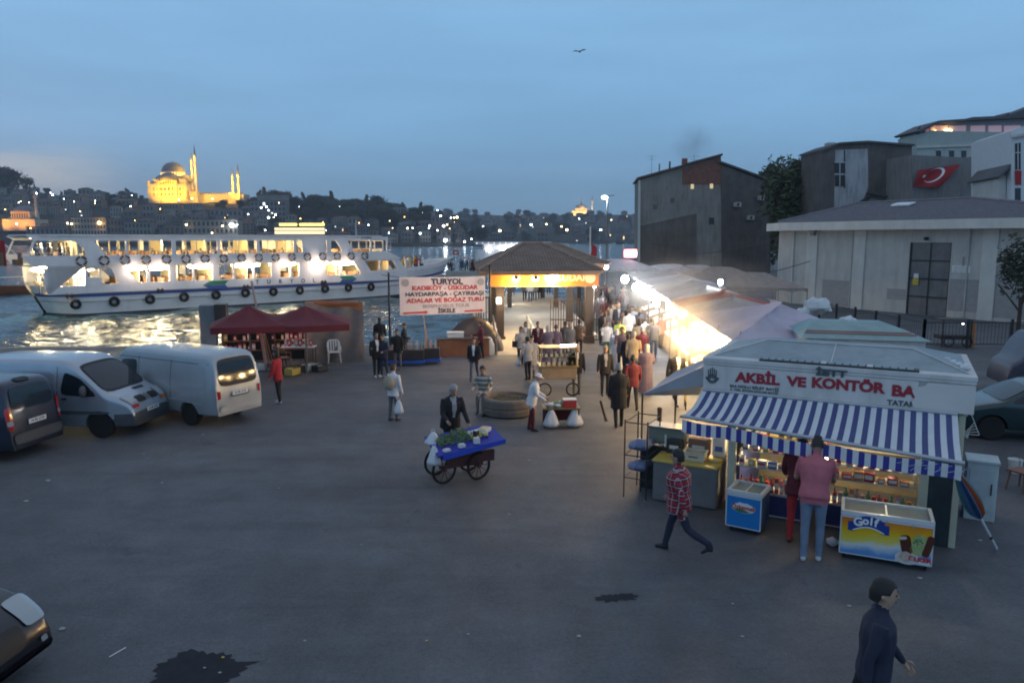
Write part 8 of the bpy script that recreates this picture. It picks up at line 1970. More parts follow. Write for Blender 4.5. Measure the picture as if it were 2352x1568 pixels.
def seg_tags(me, prims, H, style, S):
 n = len(me.polygons); co = np.zeros(n*3); me.polygons.foreach_get('center', co); co = co.reshape(-1, 3); best = np.full(n, 1e9); tg = np.zeros(n, int)
 code = {'skin': 0, 'top': 1, 'bottom': 2, 'shoe': 3}
 for rg, t_ in prims:
  for (a, ra, rb_), (b, rc_, rd) in zip(rg[:-1], rg[1:]):
   A = np.array(a); B = np.array(b); d = B - A; L = max(1e-9, d @ d); u = np.clip((co - A) @ d / L, 0, 1); P = A + u[:, None]*d
   r = (ra + rb_)/2*(1-u) + (rc_ + rd)/2*u; ds = np.linalg.norm(co - P, axis=1) / np.maximum(r, 1e-4)
   if t_ == 'top': ds *= .97
   if t_ == 'bottom' and True: ds *= 1.0
   m_ = ds < best; best[m_] = ds[m_]; tg[m_] = code[t_]
 hem = {'shirt': .09, 'jacket': .16, 'coat': .40, 'robe': .9, 'dress': .9}[style]; pz = S(0, 0, 0).z
 m_ = (tg == 2) & (co[:, 2] > pz - hem) & (np.abs(co[:, 1]) < .22); tg[m_] = 1
 m_ = (tg == 1) & (co[:, 2] < pz - hem - .01) & (np.abs(co[:, 0]) < .14) & (hem < .3); tg[m_] = 2
 return tg, co
body_cache = {}
def make_person(key, **kw):
 if key in body_cache: return body_cache[key]
 vox = kw.pop('voxel', .024); fine = kw.get('fine', False); inner = kw.pop('inner', False); sleeve = kw.pop('short_sleeve', False)
 prims, H, hands, LEG, fl_, S = pose_body(**kw)
 me = raw_body(prims, vox, hands, fine, H); tg, co = seg_tags(me, prims, H, kw.get('style', 'jacket'), S)
 sh = S(0, 0, 0)
 if inner:
  nr = np.zeros(len(me.polygons)*3); me.polygons.foreach_get('normal', nr); nr = nr.reshape(-1, 3)
  z = co[:, 2]; pz = S(0, 0, .08).z; nz_ = S(0, 0, .50).z; w = .028 + .035*np.clip((z-pz)/(nz_-pz), 0, 1)
  m_ = (tg == 1) & (nr[:, 1] > .45) & (np.abs(co[:, 0]) < w) & (z > pz) & (z < nz_+.03) & (co[:, 1] > S(0, 0, .3).y + .03); tg[m_] = 4
 if sleeve:
  for sd, (w_, fd, s2) in zip((1, -1), hands):
   el_ = np.array(w_ - fd*.29); d = co - el_; m_ = (tg == 1) & (d @ np.array(fd) > -.02) & (np.abs(co[:, 0] - w_.x) < .14) & (np.linalg.norm(co - np.array(w_), axis=1) < .33) & (np.abs(co[:, 0]) > .13); tg[m_] = 0
 me.materials.clear()
 for _ in range(5): me.materials.append(SKIN)
 me.polygons.foreach_set('material_index', [int(x) for x in tg]); me.polygons.foreach_set('use_smooth', [True]*len(tg)); me.update()
 hair = {}
 def cap(kind):
  b = MB(); V = []; n, m = 16, 9
  for j in range(m+1):
   t = PI/2 - (PI*.62)*j/m
   for i in range(n):
    a = 2*PI*i/n; back = math.sin(a); x = .081*math.cos(t)*math.cos(a); y = .004 + .102*math.cos(t)*math.sin(a); z = .205 + .092*math.sin(t)
    if kind == 'long': lowz = .04 if back < .35 else .215
    elif kind == 'scarf': lowz = .02 if back < .2 else .20; x *= 1.10; y = y*1.08 - .004
    elif kind == 'cap': lowz = .205
    elif kind == 'bald': lowz = .125 if back < -.35 else (.18 if back < .2 else .27)
    else: lowz = .115 if back < -.35 else (.185 if back < .5 else .24)
    if j > 4: 
     f = (j-4)/(m-4); zz = .205 + (lowz-.205)*f if lowz < .205 else lowz; rr = 1.0
     if kind in ('long', 'scarf') and back < .35: rr = 1.0 - .12*f
     x = .081*math.cos(a)*rr*(1.1 if kind == 'scarf' else 1); y = (.004 + .102*math.sin(a)*rr)*(1.08 if kind == 'scarf' else 1); z = max(zz, lowz) if lowz < .205 else lowz
     if lowz >= .205: x *= .96; y = y*.96
    V.append(tuple(H(x + .004*mnoise.noise(Vector((x*60, y*60, z*60))), y, z)))
  F = [(j*n+i, j*n+(i+1) % n, (j+1)*n+(i+1) % n, (j+1)*n+i) for j in range(m) for i in range(n)]; b.add(V, [f[::-1] for f in F])
  if kind == 'cap': b.add([tuple(H(x, y, z)) for x, y, z in ((-.06, .09, .215), (.06, .09, .215), (.045, .165, .195), (-.045, .165, .195), (-.06, .09, .222), (.06, .09, .222), (.045, .165, .202), (-.045, .165, .202))], [(0,3,2,1), (4,5,6,7), (0,1,5,4), (1,2,6,5), (2,3,7,6), (3,0,4,7)])
  me2 = bpy.data.meshes.new('hair'); me2.from_pydata(b.v, [], b.f); me2.polygons.foreach_set('use_smooth', [True]*len(b.f)); me2.materials.append(hair_c['black']); me2.update(); return me2
 be = MB()
 for sd in (-1, 1):
  c = H(sd*.030, .098, .178); be.ell(c, .012, .008, .007, 8, 6); c2 = H(sd*.031, .104, .197); be.ell(c2, .018, .006, .004, 8, 4)
 c = H(0, .098, .112); be.ell(c, .022, .008, .004, 8, 4)
 mf = bpy.data.meshes.new('face'); mf.from_pydata(be.v, [], be.f); mf.materials.append(eye_m); mf.update()
 body_cache[key] = dict(me=me, cap=cap, caps={}, face=mf, low=fl_, hands=hands, H=H, S=S); return body_cache[key]
POSES = {
 'walk': dict(legs=((20, 6), (-18, 20)), arms=((-18, 6, 14), (20, 6, 22)), inner=True),
 'walk2': dict(legs=((-16, 18), (22, 8)), arms=((22, 7, 18), (-16, 6, 10)), inner=False),
 'stand': dict(legs=((3, 4), (-3, 5)), arms=((4, 8, 14), (2, 8, 16)), lean=1, inner=True),
 'stand_b': dict(legs=((5, 8), (-4, 4)), arms=((14, 8, 70), (6, 8, 24)), lean=3),
 'talk': dict(legs=((4, 6), (-6, 4)), arms=((20, 10, 85), (10, 10, 75)), lean=2, head=(6, 10)),
 'coat': dict(legs=((8, 8), (-8, 10)), arms=((8, 8, 20), (-4, 8, 16)), style='coat', inner=False, girth=1.08),
 'robe': dict(legs=((3, 3), (-3, 3)), arms=((16, 9, 60), (8, 9, 40)), style='robe', girth=1.05),
 'shirt': dict(legs=((12, 8), (-12, 14)), arms=((14, 8, 24), (-12, 8, 20)), style='shirt', short_sleeve=True),
}
pc_ = 0
def person(label, xd, yd, hpx, face, pose, top, bottom, hair='black', cap='short', inner='white', shoes='dark', skin=None, group=None, zg=0.0, h=None, loc=None, tm=None, key=None, custom=None, head_m=None):
 """feet at display pixel (xd, yd); height from its display pixels or in metres; face in degrees (0 = +x, -90 = toward camera)"""
 bd = make_person(key or pose, **(dict(POSES[pose]) if custom is None else custom))
 p = G(xd, yd, zg) if loc is None else Vector(loc)
 if h is None:
  d_ = p.y; yt = yd - hpx; h = PY(xd, yt, d_).z - zg; h = max(1.55, min(1.98, h*1.03))
 s = h/1.75; t = thing('person', label, 'person', (p.x, p.y, p.z - bd['low']*s), R(face-90), group)
 t.scale = (s, s, s)
 o = link('body', bd['me'], t)
 if len(label.split()) > 16: print('LONG', label)
 sl = [skin or SKIN, tm or cm_[top], cm_[bottom], shoe_w if shoes == 'white' else shoe_m, cm_[inner] if inner in cm_ else cm_['white']]
 for i, m in enumerate(sl): o.material_slots[i].link = 'OBJECT'; o.material_slots[i].material = m
 if cap not in bd['caps']: bd['caps'][cap] = bd['cap'](cap)
 nm = {'scarf': 'headscarf', 'cap': 'cap'}.get(cap, 'hair'); c = link(nm, bd['caps'][cap], t); c.material_slots[0].link = 'OBJECT'
 c.material_slots[0].material = head_m or (hair_c[hair] if hair in hair_c else cm_[hair])
 link('face_features', bd['face'], t)
 return t, bd, s
def wpt(t, bd, v):
 return t.matrix_basis @ Vector(v)
plastic_bag_m = mat('white_bag_film', (.62, .63, .66), .45, var=.08, vscale=10)
def bag_of(pos, label, r=.15, hgt=.36, m=None, name='plastic_bag', cat='bag', seed=0):
 b = MB(); n = 18
 def fn(u, v):
  a = 2*PI*u; z = -hgt*v; rr = r*(.10 + .95*v**.75)*(1 if v < .82 else max(.2, 1 - ((v-.82)/.18)**2*.8)) * (1 + .10*math.cos(a*5 + seed + v*2) + .09*math.cos(a*11 + v*3 + seed)*(1-.5*v)); return (rr*math.cos(a), rr*math.sin(a)*.8, z)
 b.grid(fn, n, 10); b.v.append((0, 0, -hgt*.98)); k = len(b.v)-1; base = 10*(n+1)
 for i in range(n): b.f.append((base+i+1, base+i, k)); b.m.append(0)
 t = thing(name, label, cat, tuple(pos)); b.build('body', m or plastic_bag_m, t, smooth=70); bh = MB()
 for sx in (-1, 1): bh.path([(sx*.02, 0, -.06), (sx*.035, 0, .02), (0, 0, .06)], .008, 5)
 bh.build('handle', m or plastic_bag_m, t); return t
# --- the named figures of the square
CUS = {
 'plaid': dict(legs=((22, 10), (-26, 34)), arms=((22, 7, 18), (-24, 8, 12)), lean=4, style='jacket', fine=True, voxel=.017, girth=1.30),
 'pink': dict(legs=((2, 2), (-4, 3)), arms=((46, 8, 35), (30, 10, 55)), lean=4, bend=14, style='shirt', fine=True, voxel=.017, girth=1.16, short_sleeve=True, head=(28, 0)),
 'maroon': dict(legs=((3, 3), (0, 3)), arms=((45, 8, 40), (30, 10, 45)), lean=4, bend=12, style='jacket', voxel=.02, head=(24, 0)),
 'near': dict(girth=1.12, legs=((22, 8), (-20, 24)), arms=((-14, 7, 16), (18, 7, 22)), lean=3, style='shirt', fine=True, voxel=.015),
 'vendor': dict(legs=((4, 4), (-4, 6)), arms=((28, 10, 52), (34, 6, 20)), lean=6, bend=5, girth=1.18, head=(18, 0), inner=True, fine=True, voxel=.02),
 'sitting': dict(legs=((82, 84), (76, 70)), arms=((26, 12, 62), (26, 12, 60)), lean=2, bend=8, head=(16, 0), style='shirt', sit=.45, voxel=.02),
 'whitecap': dict(legs=((4, 4), (-4, 6)), arms=((30, 8, 40), (24, 8, 46)), lean=6, bend=6, head=(18, 0), style='jacket', girth=1.1, voxel=.02),
}
person('man in red plaid shirt and dark trousers walking past the left end of the kiosk', 1556, 1272, 238, 146, None, 'red', 'navy', tm=PLAID, key='plaid', custom=CUS['plaid'])
person('man in a pink T-shirt and blue jeans leaning in at the kiosk counter', 1862, 1284, 0, 66, None, 'pink', 'lightjeans', shoes='white', h=1.98, key='pink', custom=CUS['pink'])
person('companion in dark maroon top and red trousers beside the man in pink', 1828, 1246, 0, 62, None, 'maroon', 'red', h=1.85, key='maroon', custom=CUS['maroon'])
nr = G(2020, 1350, 1.78)
person('dark-haired man in a navy jumper crossing at the bottom right', 0, 0, 0, -22, None, 'navy', 'black', h=1.92, loc=(nr.x, nr.y, 0), key='near', custom=CUS['near'], skin=mat('skin_warm', (.46, .29, .20), .5, var=.05))
cp_ = G(1060, 1118)
cart = thing('hand_cart', 'blue-topped wooden hand cart with two spoked wheels and produce, centre of square', 'cart', (0, 0, 0))
wL, wR = G(1019, 1117), G(1099, 1107)
cax = (wR - wL); CAN = math.atan2(cax.y, cax.x); cc = (wL+wR)/2
cart.location = (cc.x, cc.y + .18, 0); cart.rotation_euler = (0, 0, CAN)
wood_d = mat('dark_cart_wood', (.10, .035, .03), .7, var=.25, vscale=5); blue_c = mat('royal_blue_board', (.015, .02, .32), .5, var=.12); blue_l = mat('blue_front_board', (.03, .07, .50), .45, var=.1)
dW = cax.length/2
for sx in (-1, 1):
 w_ = link('wheel', None, cart, (sx*dW, 0, .30)); MB().torus((0, 0, 0), .275, .028, 'x' if False else 'y', 26, 8).build('tyre', RUB, w_, smooth=60)
 b = MB(); [b.tube((0, 0, 0), (.26*math.cos(a), 0, .26*math.sin(a)), .009, n=4) for a in [2*PI*k/10 for k in range(10)]]; b.tube((0, -.05, 0), (0, .05, 0), .035, n=10); b.build('spokes', wood_d, w_)
 w2 = link('wheel', None, cart, (sx*dW, .62, .30)); MB().torus((0, 0, 0), .275, .028, 'y', 26, 8).build('tyre', RUB, w2, smooth=60)
 w_.rotation_euler = (0, 0, R(18)); w2.rotation_euler = (0, 0, R(18))
b = MB(); b.box(-dW-.1, dW+.1, .0, .05, .32, .38); b.box(-dW-.1, dW+.1, .57, .62, .32, .38); b.box(-dW+.1, dW+.35, .0, .04, .38, .62); b.box(-dW+.1, dW+.35, .6, .64, .38, .62)
b.build('frame', wood_d, cart)
tl2, tr2 = G(985, 1022, .86), G(1145, 1008, .80)
M_c = Matrix.Rotation(-CAN, 3, 'Z'); q0 = M_c @ (G(1000, 1062, .74) - Vector((cart.location.x, cart.location.y, 0))); 
xa_, xb_ = -dW-.22, dW+.50
b = MB(); b.add([(xa_, -.34, .70), (xb_, -.26, .86), (xb_, .72, .98), (xa_, .72, .84), (xa_, -.34, .66), (xb_, -.26, .82), (xb_, .72, .94), (xa_, .72, .80)], [(0,1,2,3), (7,6,5,4), (0,4,5,1), (1,5,6,2), (2,6,7,3), (3,7,4,0)]); b.build('board', blue_c, cart)
b = MB(); b.add([(xa_+.1, -.36, .60), (xb_, -.28, .80), (xb_, -.28, .90), (xa_+.1, -.36, .73), (xa_+.1, -.34, .60), (xb_, -.26, .80), (xb_, -.26, .90), (xa_+.1, -.34, .73)], [(0,1,2,3), (7,6,5,4), (3,2,6,7), (0,4,5,1), (1,5,6,2), (0,3,7,4)]); b.build('front_board', blue_l, cart)
CM = Matrix.Translation(cart.location) @ Matrix.Rotation(CAN, 4, 'Z')
def cz_(x, y): return .70 + .16*(x-xa_)/(xb_-xa_) + .13*(y+.34)/1.06
rn = random.Random(8)
b = MB()
for k in range(420):
 x = rn.uniform(xa_+.12, xa_+.82); y = rn.uniform(-.02, .55); z = cz_(x, y) + .02 + .10*rn.random(); u = Vector((rn.gauss(0, 1), rn.gauss(0, 1), rn.gauss(.6, .8))).normalized(); v = u.orthogonal().normalized(); s = rn.uniform(.02, .05); c = Vector((x, y, z)); b.add([c - u*s, c + v*s*.5, c + u*s, c - v*s*.5], [(0, 1, 2, 3)])
o = b.build('herbs', leaf_mat('herb_leaves', (.05, .11, .02), (.14, .22, .06)), None, CM.translation, CAN); tag(o, 'heap of green herbs on the left half of the hand cart', 'herbs', kind='stuff')
for i in range(26):
 x = xa_+.86 + .40*(i % 7)/7 + rn.uniform(-.02, .02); y = .1 + .4*(i//7)/4; kc_ = rn.choice(('white', 'yellow', 'green', 'white'))
 goods(CM, x, y, cz_(x, y)+.0, .075, .075, .07, kc_, '%s vegetable in the heap behind the herbs on the hand cart' % kc_, '%s vegetables on the hand cart' % kc_, 'ball')
for i, (x, y, w, h, lb) in enumerate(((.28, -.15, .13, .12, 'white paper box at the front edge of the hand cart'), (-.05, -.18, .14, .07, 'white tray left of the paper box on the hand cart'), (-.38, -.22, .15, .05, 'small white tray near the left end of the hand cart'), (.36, .12, .12, .16, 'dark bottle rack on the hand cart'), (.62, .35, .3, .08, 'pale covered tray at the right end of the hand cart'))):
 t = thing('box' if i in (0,) else 'tray', lb, 'box' if i == 0 else 'tray', CM @ Vector((x, y, cz_(x, y)+.004)), CAN + .2*i); MB().bbox(-w/2, w/2, -w*.35, w*.35, 0, h, .01).build('body', pl_w if i != 3 else dark_m, t); MB().bbox(-w*.4, w*.4, -w*.28, w*.28, h, h+.012, .004).build('lid', pl_w if i != 4 else gmat['yellow'], t)
for i, (x, y, z, r, h) in enumerate(((xa_-.02, -.10, .86, .16, .42), (xa_+.10, .38, 1.02, .19, .30))):
 bag_of(CM @ Vector((x, y, z)), ('white plastic bag hanging from the left end of the hand cart', 'big white plastic sack piled at the back left of the hand cart')[i], r, h, seed=i)
vt, vbd, vs = person('grey-haired vendor in a dark jacket and light shirt pushing the hand cart', 1027, 1065, 0, -62, None, 'black', 'black', hair='grey', h=1.85, inner='lightgrey', key='vendor', custom=CUS['vendor'], loc=tuple(G(1036, 1062)))
st_ = pc + Vector((-.72, .12, 0))
person('man in a striped jumper sitting on the rim of the round planter', 0, 0, 0, -100, None, 'grey', 'grey', tm=STRIPED, h=1.74, loc=(st_.x, st_.y, 0), key='sitting', custom=CUS['sitting'])
cw1 = G(1222, 988)
person('vendor in white jacket and white cap bending to the food cart at the planter', 1222, 988, 128, -8, None, 'white', 'maroon', cap='cap', hair='white', head_m=cm_['white'], key='whitecap', custom=CUS['whitecap'])
fcp = G(1280, 905); FCA = R(4)
fc = thing('food_cart', 'glass-sided food cart with a bright tube on its top shelf', 'cart', tuple(fcp), FCA)
FCM = Matrix.Translation(fcp) @ Matrix.Rotation(FCA, 4, 'Z')
brass = mat('aged_brass', (.30, .22, .10), .4, metal=.6, var=.15)
MB().bbox(-.58, .58, -.35, .35, .55, .95, .02).build('body', mat('food_cart_body', (.22, .17, .12), .5, var=.2), fc); MB().bbox(-.64, .64, -.42, .42, .95, .99, .01).build('worktop', brass, fc)
b = MB(); [b.box(x-.015, x+.015, y-.015, y+.015, .99, 1.55) for x in (-.56, .56) for y in (-.33, .33)]; b.box(-.6, .6, -.36, .36, 1.55, 1.58); b.box(-.56, .56, -.33, .33, 1.26, 1.275); b.build('glass_case_frame', brass, fc)
MB().box(-.55, .55, -.345, -.34, .99, 1.55).build('glass_pane', GLS, fc)
MB().tube((.05, -.2, 1.62), (.55, -.2, 1.64), .028, n=8).build('tube_lamp', emat('cart_tube', (1, .97, .9), 16), fc); lamp('cart_light', 'POINT', (.3, -.35, 1.5), 2, (1, .9, .7), .1, fc)
for sx in (-1, 1):
 w_ = link('wheel', None, fc, (sx*.45, -.36, .23)); MB().torus((0, 0, 0), .2, .025, 'y', 22, 6).build('tyre', RUB, w_, smooth=60); b = MB(); [b.tube((0, 0, 0), (.19*math.cos(2*PI*k/8), 0, .19*math.sin(2*PI*k/8)), .008, n=4) for k in range(8)]; b.build('spokes', brass, w_)
for i in range(12):
 x = -.46 + .084*i; goods(FCM, x, -.12, .99 if i % 2 else 1.276, .07, .07, rn.uniform(.12, .2), ('orange', 'white', 'black', 'yellow')[i % 4], '%s jar inside the glass food cart' % ('orange', 'white', 'black', 'yellow')[i % 4], '%s jars inside the glass food cart' % ('orange', 'white', 'black', 'yellow')[i % 4], 'bottle')
lsp = G(1290, 985); ls = thing('low_stand', 'low stand crowded with bowls and a red box before the food cart', 'stand', tuple(lsp + Vector((0, .35, 0))), .05)
LSM = Matrix.Translation(lsp + Vector((0, .35, 0))) @ Matrix.Rotation(.05, 4, 'Z')
MB().bbox(-.5, .5, -.28, .30, .50, .54, .01).build('top', brass, ls); [MB().tube((x, y, 0), (x, y, .5), .02).build('leg', iron, ls) for x in (-.45, .45) for y in (-.22, .25)]; MB().box(-.46, .46, .2, .22, .1, .5).build('back_cloth', cm_['maroon'], ls)
t = thing('red_box', 'bright red box on the low stand between the white bags', 'box', LSM @ Vector((.22, -.1, .54)), .05); MB().bbox(-.17, .17, -.12, .12, 0, .20, .01).build('body', gmat['red'], t); MB().bbox(-.18, .18, -.13, .13, .2, .225, .006).build('lid', pl_w, t)
for i, (x, y, r, cn, lb) in enumerate(((-.32, -.1, .13, 'white', 'left white bowl'), (-.12, .08, .12, 'green', 'green salad bowl'), (-.1, -.16, .10, 'white', 'small front bowl'), (.1, .16, .14, 'green', 'back bowl of greens'), (.38, .1, .08, 'pink', 'small pink bowl'))):
 t = thing('bowl', lb + ' on the low stand before the food cart', 'bowl', LSM @ Vector((x, y, .54))); MB().lathe([(r*.5, 0), (r*.95, r*.5), (r, r*.7), (r*.92, r*.7), (r*.45, r*.15)], n=16).build('body', pl_w, t, smooth=50); MB().ell((0, 0, r*.55), r*.85, r*.85, r*.4, 10, 6).build('contents', gmat[cn], t, smooth=60)
bag_of(G(1266, 982) + Vector((0, -.05, .52)), 'left one of the two big white bags hanging at the low stand', .24, .50, seed=3); bag_of(G(1319, 980) + Vector((0, -.05, .52)), 'right one of the two big white bags hanging at the low stand', .24, .50, seed=5)
# --- walkers and standers of the square: (label, x, feet y, height px, facing, pose, top, bottom, hair, cap, inner, shoes)
PP = [
 ('man in dark suit jacket and white shirt striding toward the camera left of the ramp', 1089, 872, 96, -95, 'walk', 'black', 'jeans', 'black', 'short', 'white', 'dark'),
 ('woman in white top seen from behind carrying a bag and backpack', 905, 965, 125, 60, 'stand', 'white', 'grey', 'brown', 'short', 'white', 'dark'),
 ('woman in a red top and black trousers beside the fishing rods', 641, 925, 118, 170, 'stand_b', 'red', 'black', 'black', 'long', 'red', 'white'),
 ('taller dark-clothed man with white shirt front at the blue stands', 866, 866, 100, -60, 'stand', 'black', 'black', 'black', 'short', 'white', 'white'),
 ('man in dark jacket and white shoes beside the taller dark-clothed man', 882, 866, 96, -120, 'talk', 'navy', 'navy', 'black', 'short', 'black', 'white'),
 ('man in black behind the blue stands at the banner pole', 914, 850, 92, -100, 'stand_b', 'black', 'grey', 'black', 'short', 'black', 'dark'),
 ('dark figure standing by the water at the banner pole', 873, 815, 84, 90, 'coat', 'black', 'black', 'black', 'short', 'black', 'dark'),
 ('dark figure leaning over the goods right of the banner pole', 928, 828, 80, 0, 'stand_b', 'black', 'black', 'black', 'cap', 'black', 'dark'),
 ('man with white shirt front standing right of the food cart', 1324, 905, 112, -92, 'stand', 'black', 'grey', 'grey', 'short', 'white', 'dark'),
 ('man in dark jacket with pale shirt facing the square, left of the bollard', 1389, 908, 112, -88, 'stand', 'black', 'black', 'grey', 'short', 'lightgrey', 'dark'),
 ('balding grey-haired man in black walking away beside the leaning bollard', 1420, 980, 142, 92, 'coat', 'black', 'black', 'grey', 'bald', 'black', 'dark'),
 ('man in dark maroon shirt seen from behind, right of the grey-haired man', 1452, 940, 124, 88, 'walk2', 'maroon', 'black', 'black', 'short', 'black', 'dark'),
 ('woman in pale lilac robe and headscarf behind the side awning', 1483, 905, 112, 80, 'robe', 'purple', 'purple', 'lightgrey', 'scarf', 'grey', 'dark'),
 ('broad man in a dark red shirt with grey hair in the market mouth', 1473, 850, 96, 95, 'coat', 'maroon', 'black', 'grey', 'bald', 'black', 'dark'),
 ('woman in a long white robe and headscarf left of the broad man', 1415, 850, 92, 85, 'robe', 'white', 'white', 'white', 'scarf', 'white', 'dark'),
 ('man in black coat behind the woman in white robe', 1440, 862, 88, 60, 'coat', 'black', 'black', 'black', 'short', 'black', 'dark'),
 ('man in dark suit with white shirt walking out below the side awning', 1552, 928, 130, -80, 'walk', 'black', 'black', 'grey', 'bald', 'white', 'dark'),
 ('person in a yellow shirt working at the bright counter', 1583, 852, 96, 20, 'stand_b', 'yellow', 'brown', 'black', 'short', 'yellow', 'dark'),
 ('dark-haired man half hidden behind the kiosk roof edge', 1620, 868, 90, 150, 'talk', 'black', 'black', 'black', 'short', 'black', 'dark'),
 ('man in beige shirt and cream trousers beside the lit counters', 1495, 815, 82, 100, 'stand', 'beige', 'cream', 'black', 'short', 'beige', 'dark'),
 ('man in white shirt left of the beige-dressed man', 1480, 812, 80, 80, 'talk', 'white', 'grey', 'brown', 'short', 'white', 'dark'),
 ('boy in red standing at the first lit counter', 1518, 800, 72, -60, 'stand', 'red', 'black', 'black', 'short', 'red', 'dark'),
 ('person in bright green-and-white vest at the market entrance, left one', 1393, 820, 72, -90, 'stand_b', 'white', 'green', 'black', 'short', 'hiviz', 'dark'),
 ('person in yellow-green vest at the market entrance, right one', 1422, 812, 66, -95, 'talk', 'hiviz', 'green', 'brown', 'cap', 'hiviz', 'dark'),
 ('woman in bright red jacket deeper in the passage', 1417, 770, 56, -90, 'walk', 'red', 'black', 'black', 'long', 'red', 'dark'),
 ('man in white shirt beside the woman in the red jacket', 1402, 768, 54, 80, 'shirt', 'cream', 'black', 'brown', 'short', 'white', 'dark'),
 ('man in black with a pale face at the gate bars', 1380, 790, 58, -40, 'stand', 'black', 'black', 'black', 'short', 'black', 'dark'),
 ('woman in a pale dress walking up the passage', 1447, 768, 52, 95, 'robe', 'beige', 'beige', 'brown', 'long', 'beige', 'dark'),
 ('person in brown jacket in front of the fourth counter', 1467, 790, 62, 45, 'coat', 'brown', 'brown', 'black', 'short', 'brown', 'dark'),
 ('man in white overalls with black hair in a dark group', 1212, 872, 96, 120, 'stand_b', 'lightgrey', 'black', 'black', 'short', 'white', 'dark'),
 ('woman in white shawl with a black bag at the crowd left of the ramp', 1196, 838, 78, -80, 'talk', 'lightgrey', 'black', 'brown', 'long', 'white', 'dark'),
 ('woman with long brown hair behind the shawled woman', 1207, 822, 66, -90, 'stand', 'beige', 'brown', 'brown', 'long', 'white', 'dark'),
 ('man in dark open jacket in the crowd before the pier step', 1235, 822, 66, -85, 'stand', 'maroon', 'black', 'black', 'short', 'lightgrey', 'dark'),
 ('woman with grey-white headscarf in the centre of the crowd', 1258, 835, 76, 90, 'robe', 'purple', 'purple', 'lightgrey', 'scarf', 'grey', 'dark'),
 ('person in lilac-grey jacket right of the headscarf woman', 1276, 832, 74, 70, 'coat', 'purple', 'jeans', 'brown', 'short', 'grey', 'dark'),
 ('man in brown jacket with dark hair near the right end of the crowd', 1298, 820, 66, 95, 'coat', 'brown', 'grey', 'brown', 'short', 'brown', 'dark'),
 ('man in olive jacket right of the brown-jacketed man', 1308, 825, 68, 100, 'coat', 'grey', 'grey', 'blond', 'short', 'grey', 'dark'),
 ('short person in dark brown at the right end of the crowd', 1330, 815, 60, 90, 'stand_b', 'brown', 'black', 'black', 'short', 'brown', 'dark'),
 ('person in dark blue beside the food cart, back turned', 1221, 868, 88, 95, 'coat', 'lightgrey', 'grey', 'black', 'cap', 'grey', 'dark'),
 ('dark figure reaching over the counter left of the ramp', 1105, 822, 62, 200, 'stand_b', 'maroon', 'black', 'black', 'short', 'black', 'dark'),
]
for (lb, x, y, hp, fc_, ps, tp, bt_, hr, cp2, inn, shs) in PP:
 person(lb, x, y, hp, fc_, ps, tp, bt_, hr, cp2, inn, shs, skin=SKIN if len(lb) % 2 else SKIN2)
bag_of(G(917, 965) + Vector((.02, -.15, .62)), 'white carrier bag held low by the woman in the white top', .15, .42, seed=9)
bp_ = G(897, 965); t = thing('backpack', 'beige backpack on the woman in the white top', 'bag', (bp_.x+.02, bp_.y-.17, 1.08)); MB().ell((0, 0, 0), .17, .10, .2, 12, 8).build('body', cm_['beige'], t, smooth=60); MB().path([(-.1, .08, .15), (-.1, .2, .22), (-.1, .24, .1)], .015).path([(.1, .08, .15), (.1, .2, .22), (.1, .24, .1)], .015).build('strap', cm_['brown'], t)
bag_of(G(1190, 870) + Vector((0, 0, .75)), 'small white bag held by the man in pale overalls', .10, .26, seed=2)
bag_of(G(1470, 865) + Vector((0, -.1, .95)), 'white bag carried over the shoulder in the market mouth', .16, .45, seed=6)
hb = G(1183, 838) + Vector((0, 0, .72)); t = thing('handbag', 'black handbag on the arm of the shawled woman', 'bag', tuple(hb)); MB().bbox(-.12, .12, -.06, .06, 0, .24, .03).build('body', cm_['black'], t); MB().torus((0, 0, .26), .09, .01, 'y', 14, 4).build('handle', cm_['black'], t)
rc_ = random.Random(12); tops = ['black', 'navy', 'brown', 'maroon', 'beige', 'grey', 'lightgrey', 'white', 'jeans', 'purple']; hrs = ['black', 'black', 'brown', 'grey', 'blond']
nth = ('far', 'middle', 'near')
placed = []
def free(p, d=.42):
 if any((p - q).length < d for q in placed): return False
 placed.append(p); return True
for k in range(34):
 for _ in range(20):
  Y = rc_.uniform(26, 60); X = rc_.uniform(xl(Y) - 2.6, xl(Y) - .35)
  if free(Vector((X, Y))): break
 tp = rc_.choice(tops); bt_ = rc_.choice(('black', 'jeans', 'grey', 'brown')); ps = rc_.choice(('walk', 'walk2', 'stand', 'coat', 'talk', 'stand_b')); hr = rc_.choice(hrs)
 person('person in %s top and %s trousers in the crowd of the lit passage' % (tp, bt_), 0, 0, 0, rc_.choice((90, -90, 80, -100, 20, 170)), ps, tp, bt_, hr, rc_.choice(('short', 'long', 'short')), 'lightgrey', h=rc_.uniform(1.6, 1.82), loc=(X, Y, 0), group='crowd in the lit market passage')
for k, (x, y, tp, bt_) in enumerate(((1205, 690, 'grey', 'black'), (1218, 692, 'white', 'jeans'), (1228, 690, 'lightgrey', 'grey'), (1240, 686, 'black', 'black'), (1178, 680, 'brown', 'brown'), (1260, 676, 'beige', 'black'), (1150, 676, 'navy', 'black'))):
 person(('first', 'second', 'third', 'fourth', 'fifth', 'sixth', 'seventh')[k] + ' figure from the left far back on the lit pier floor, %s top' % tp, x, y, 0, 90 if k % 2 else -90, ('walk', 'stand', 'walk2', 'coat')[k % 4], tp, bt_, h=1.72, zg=.30)
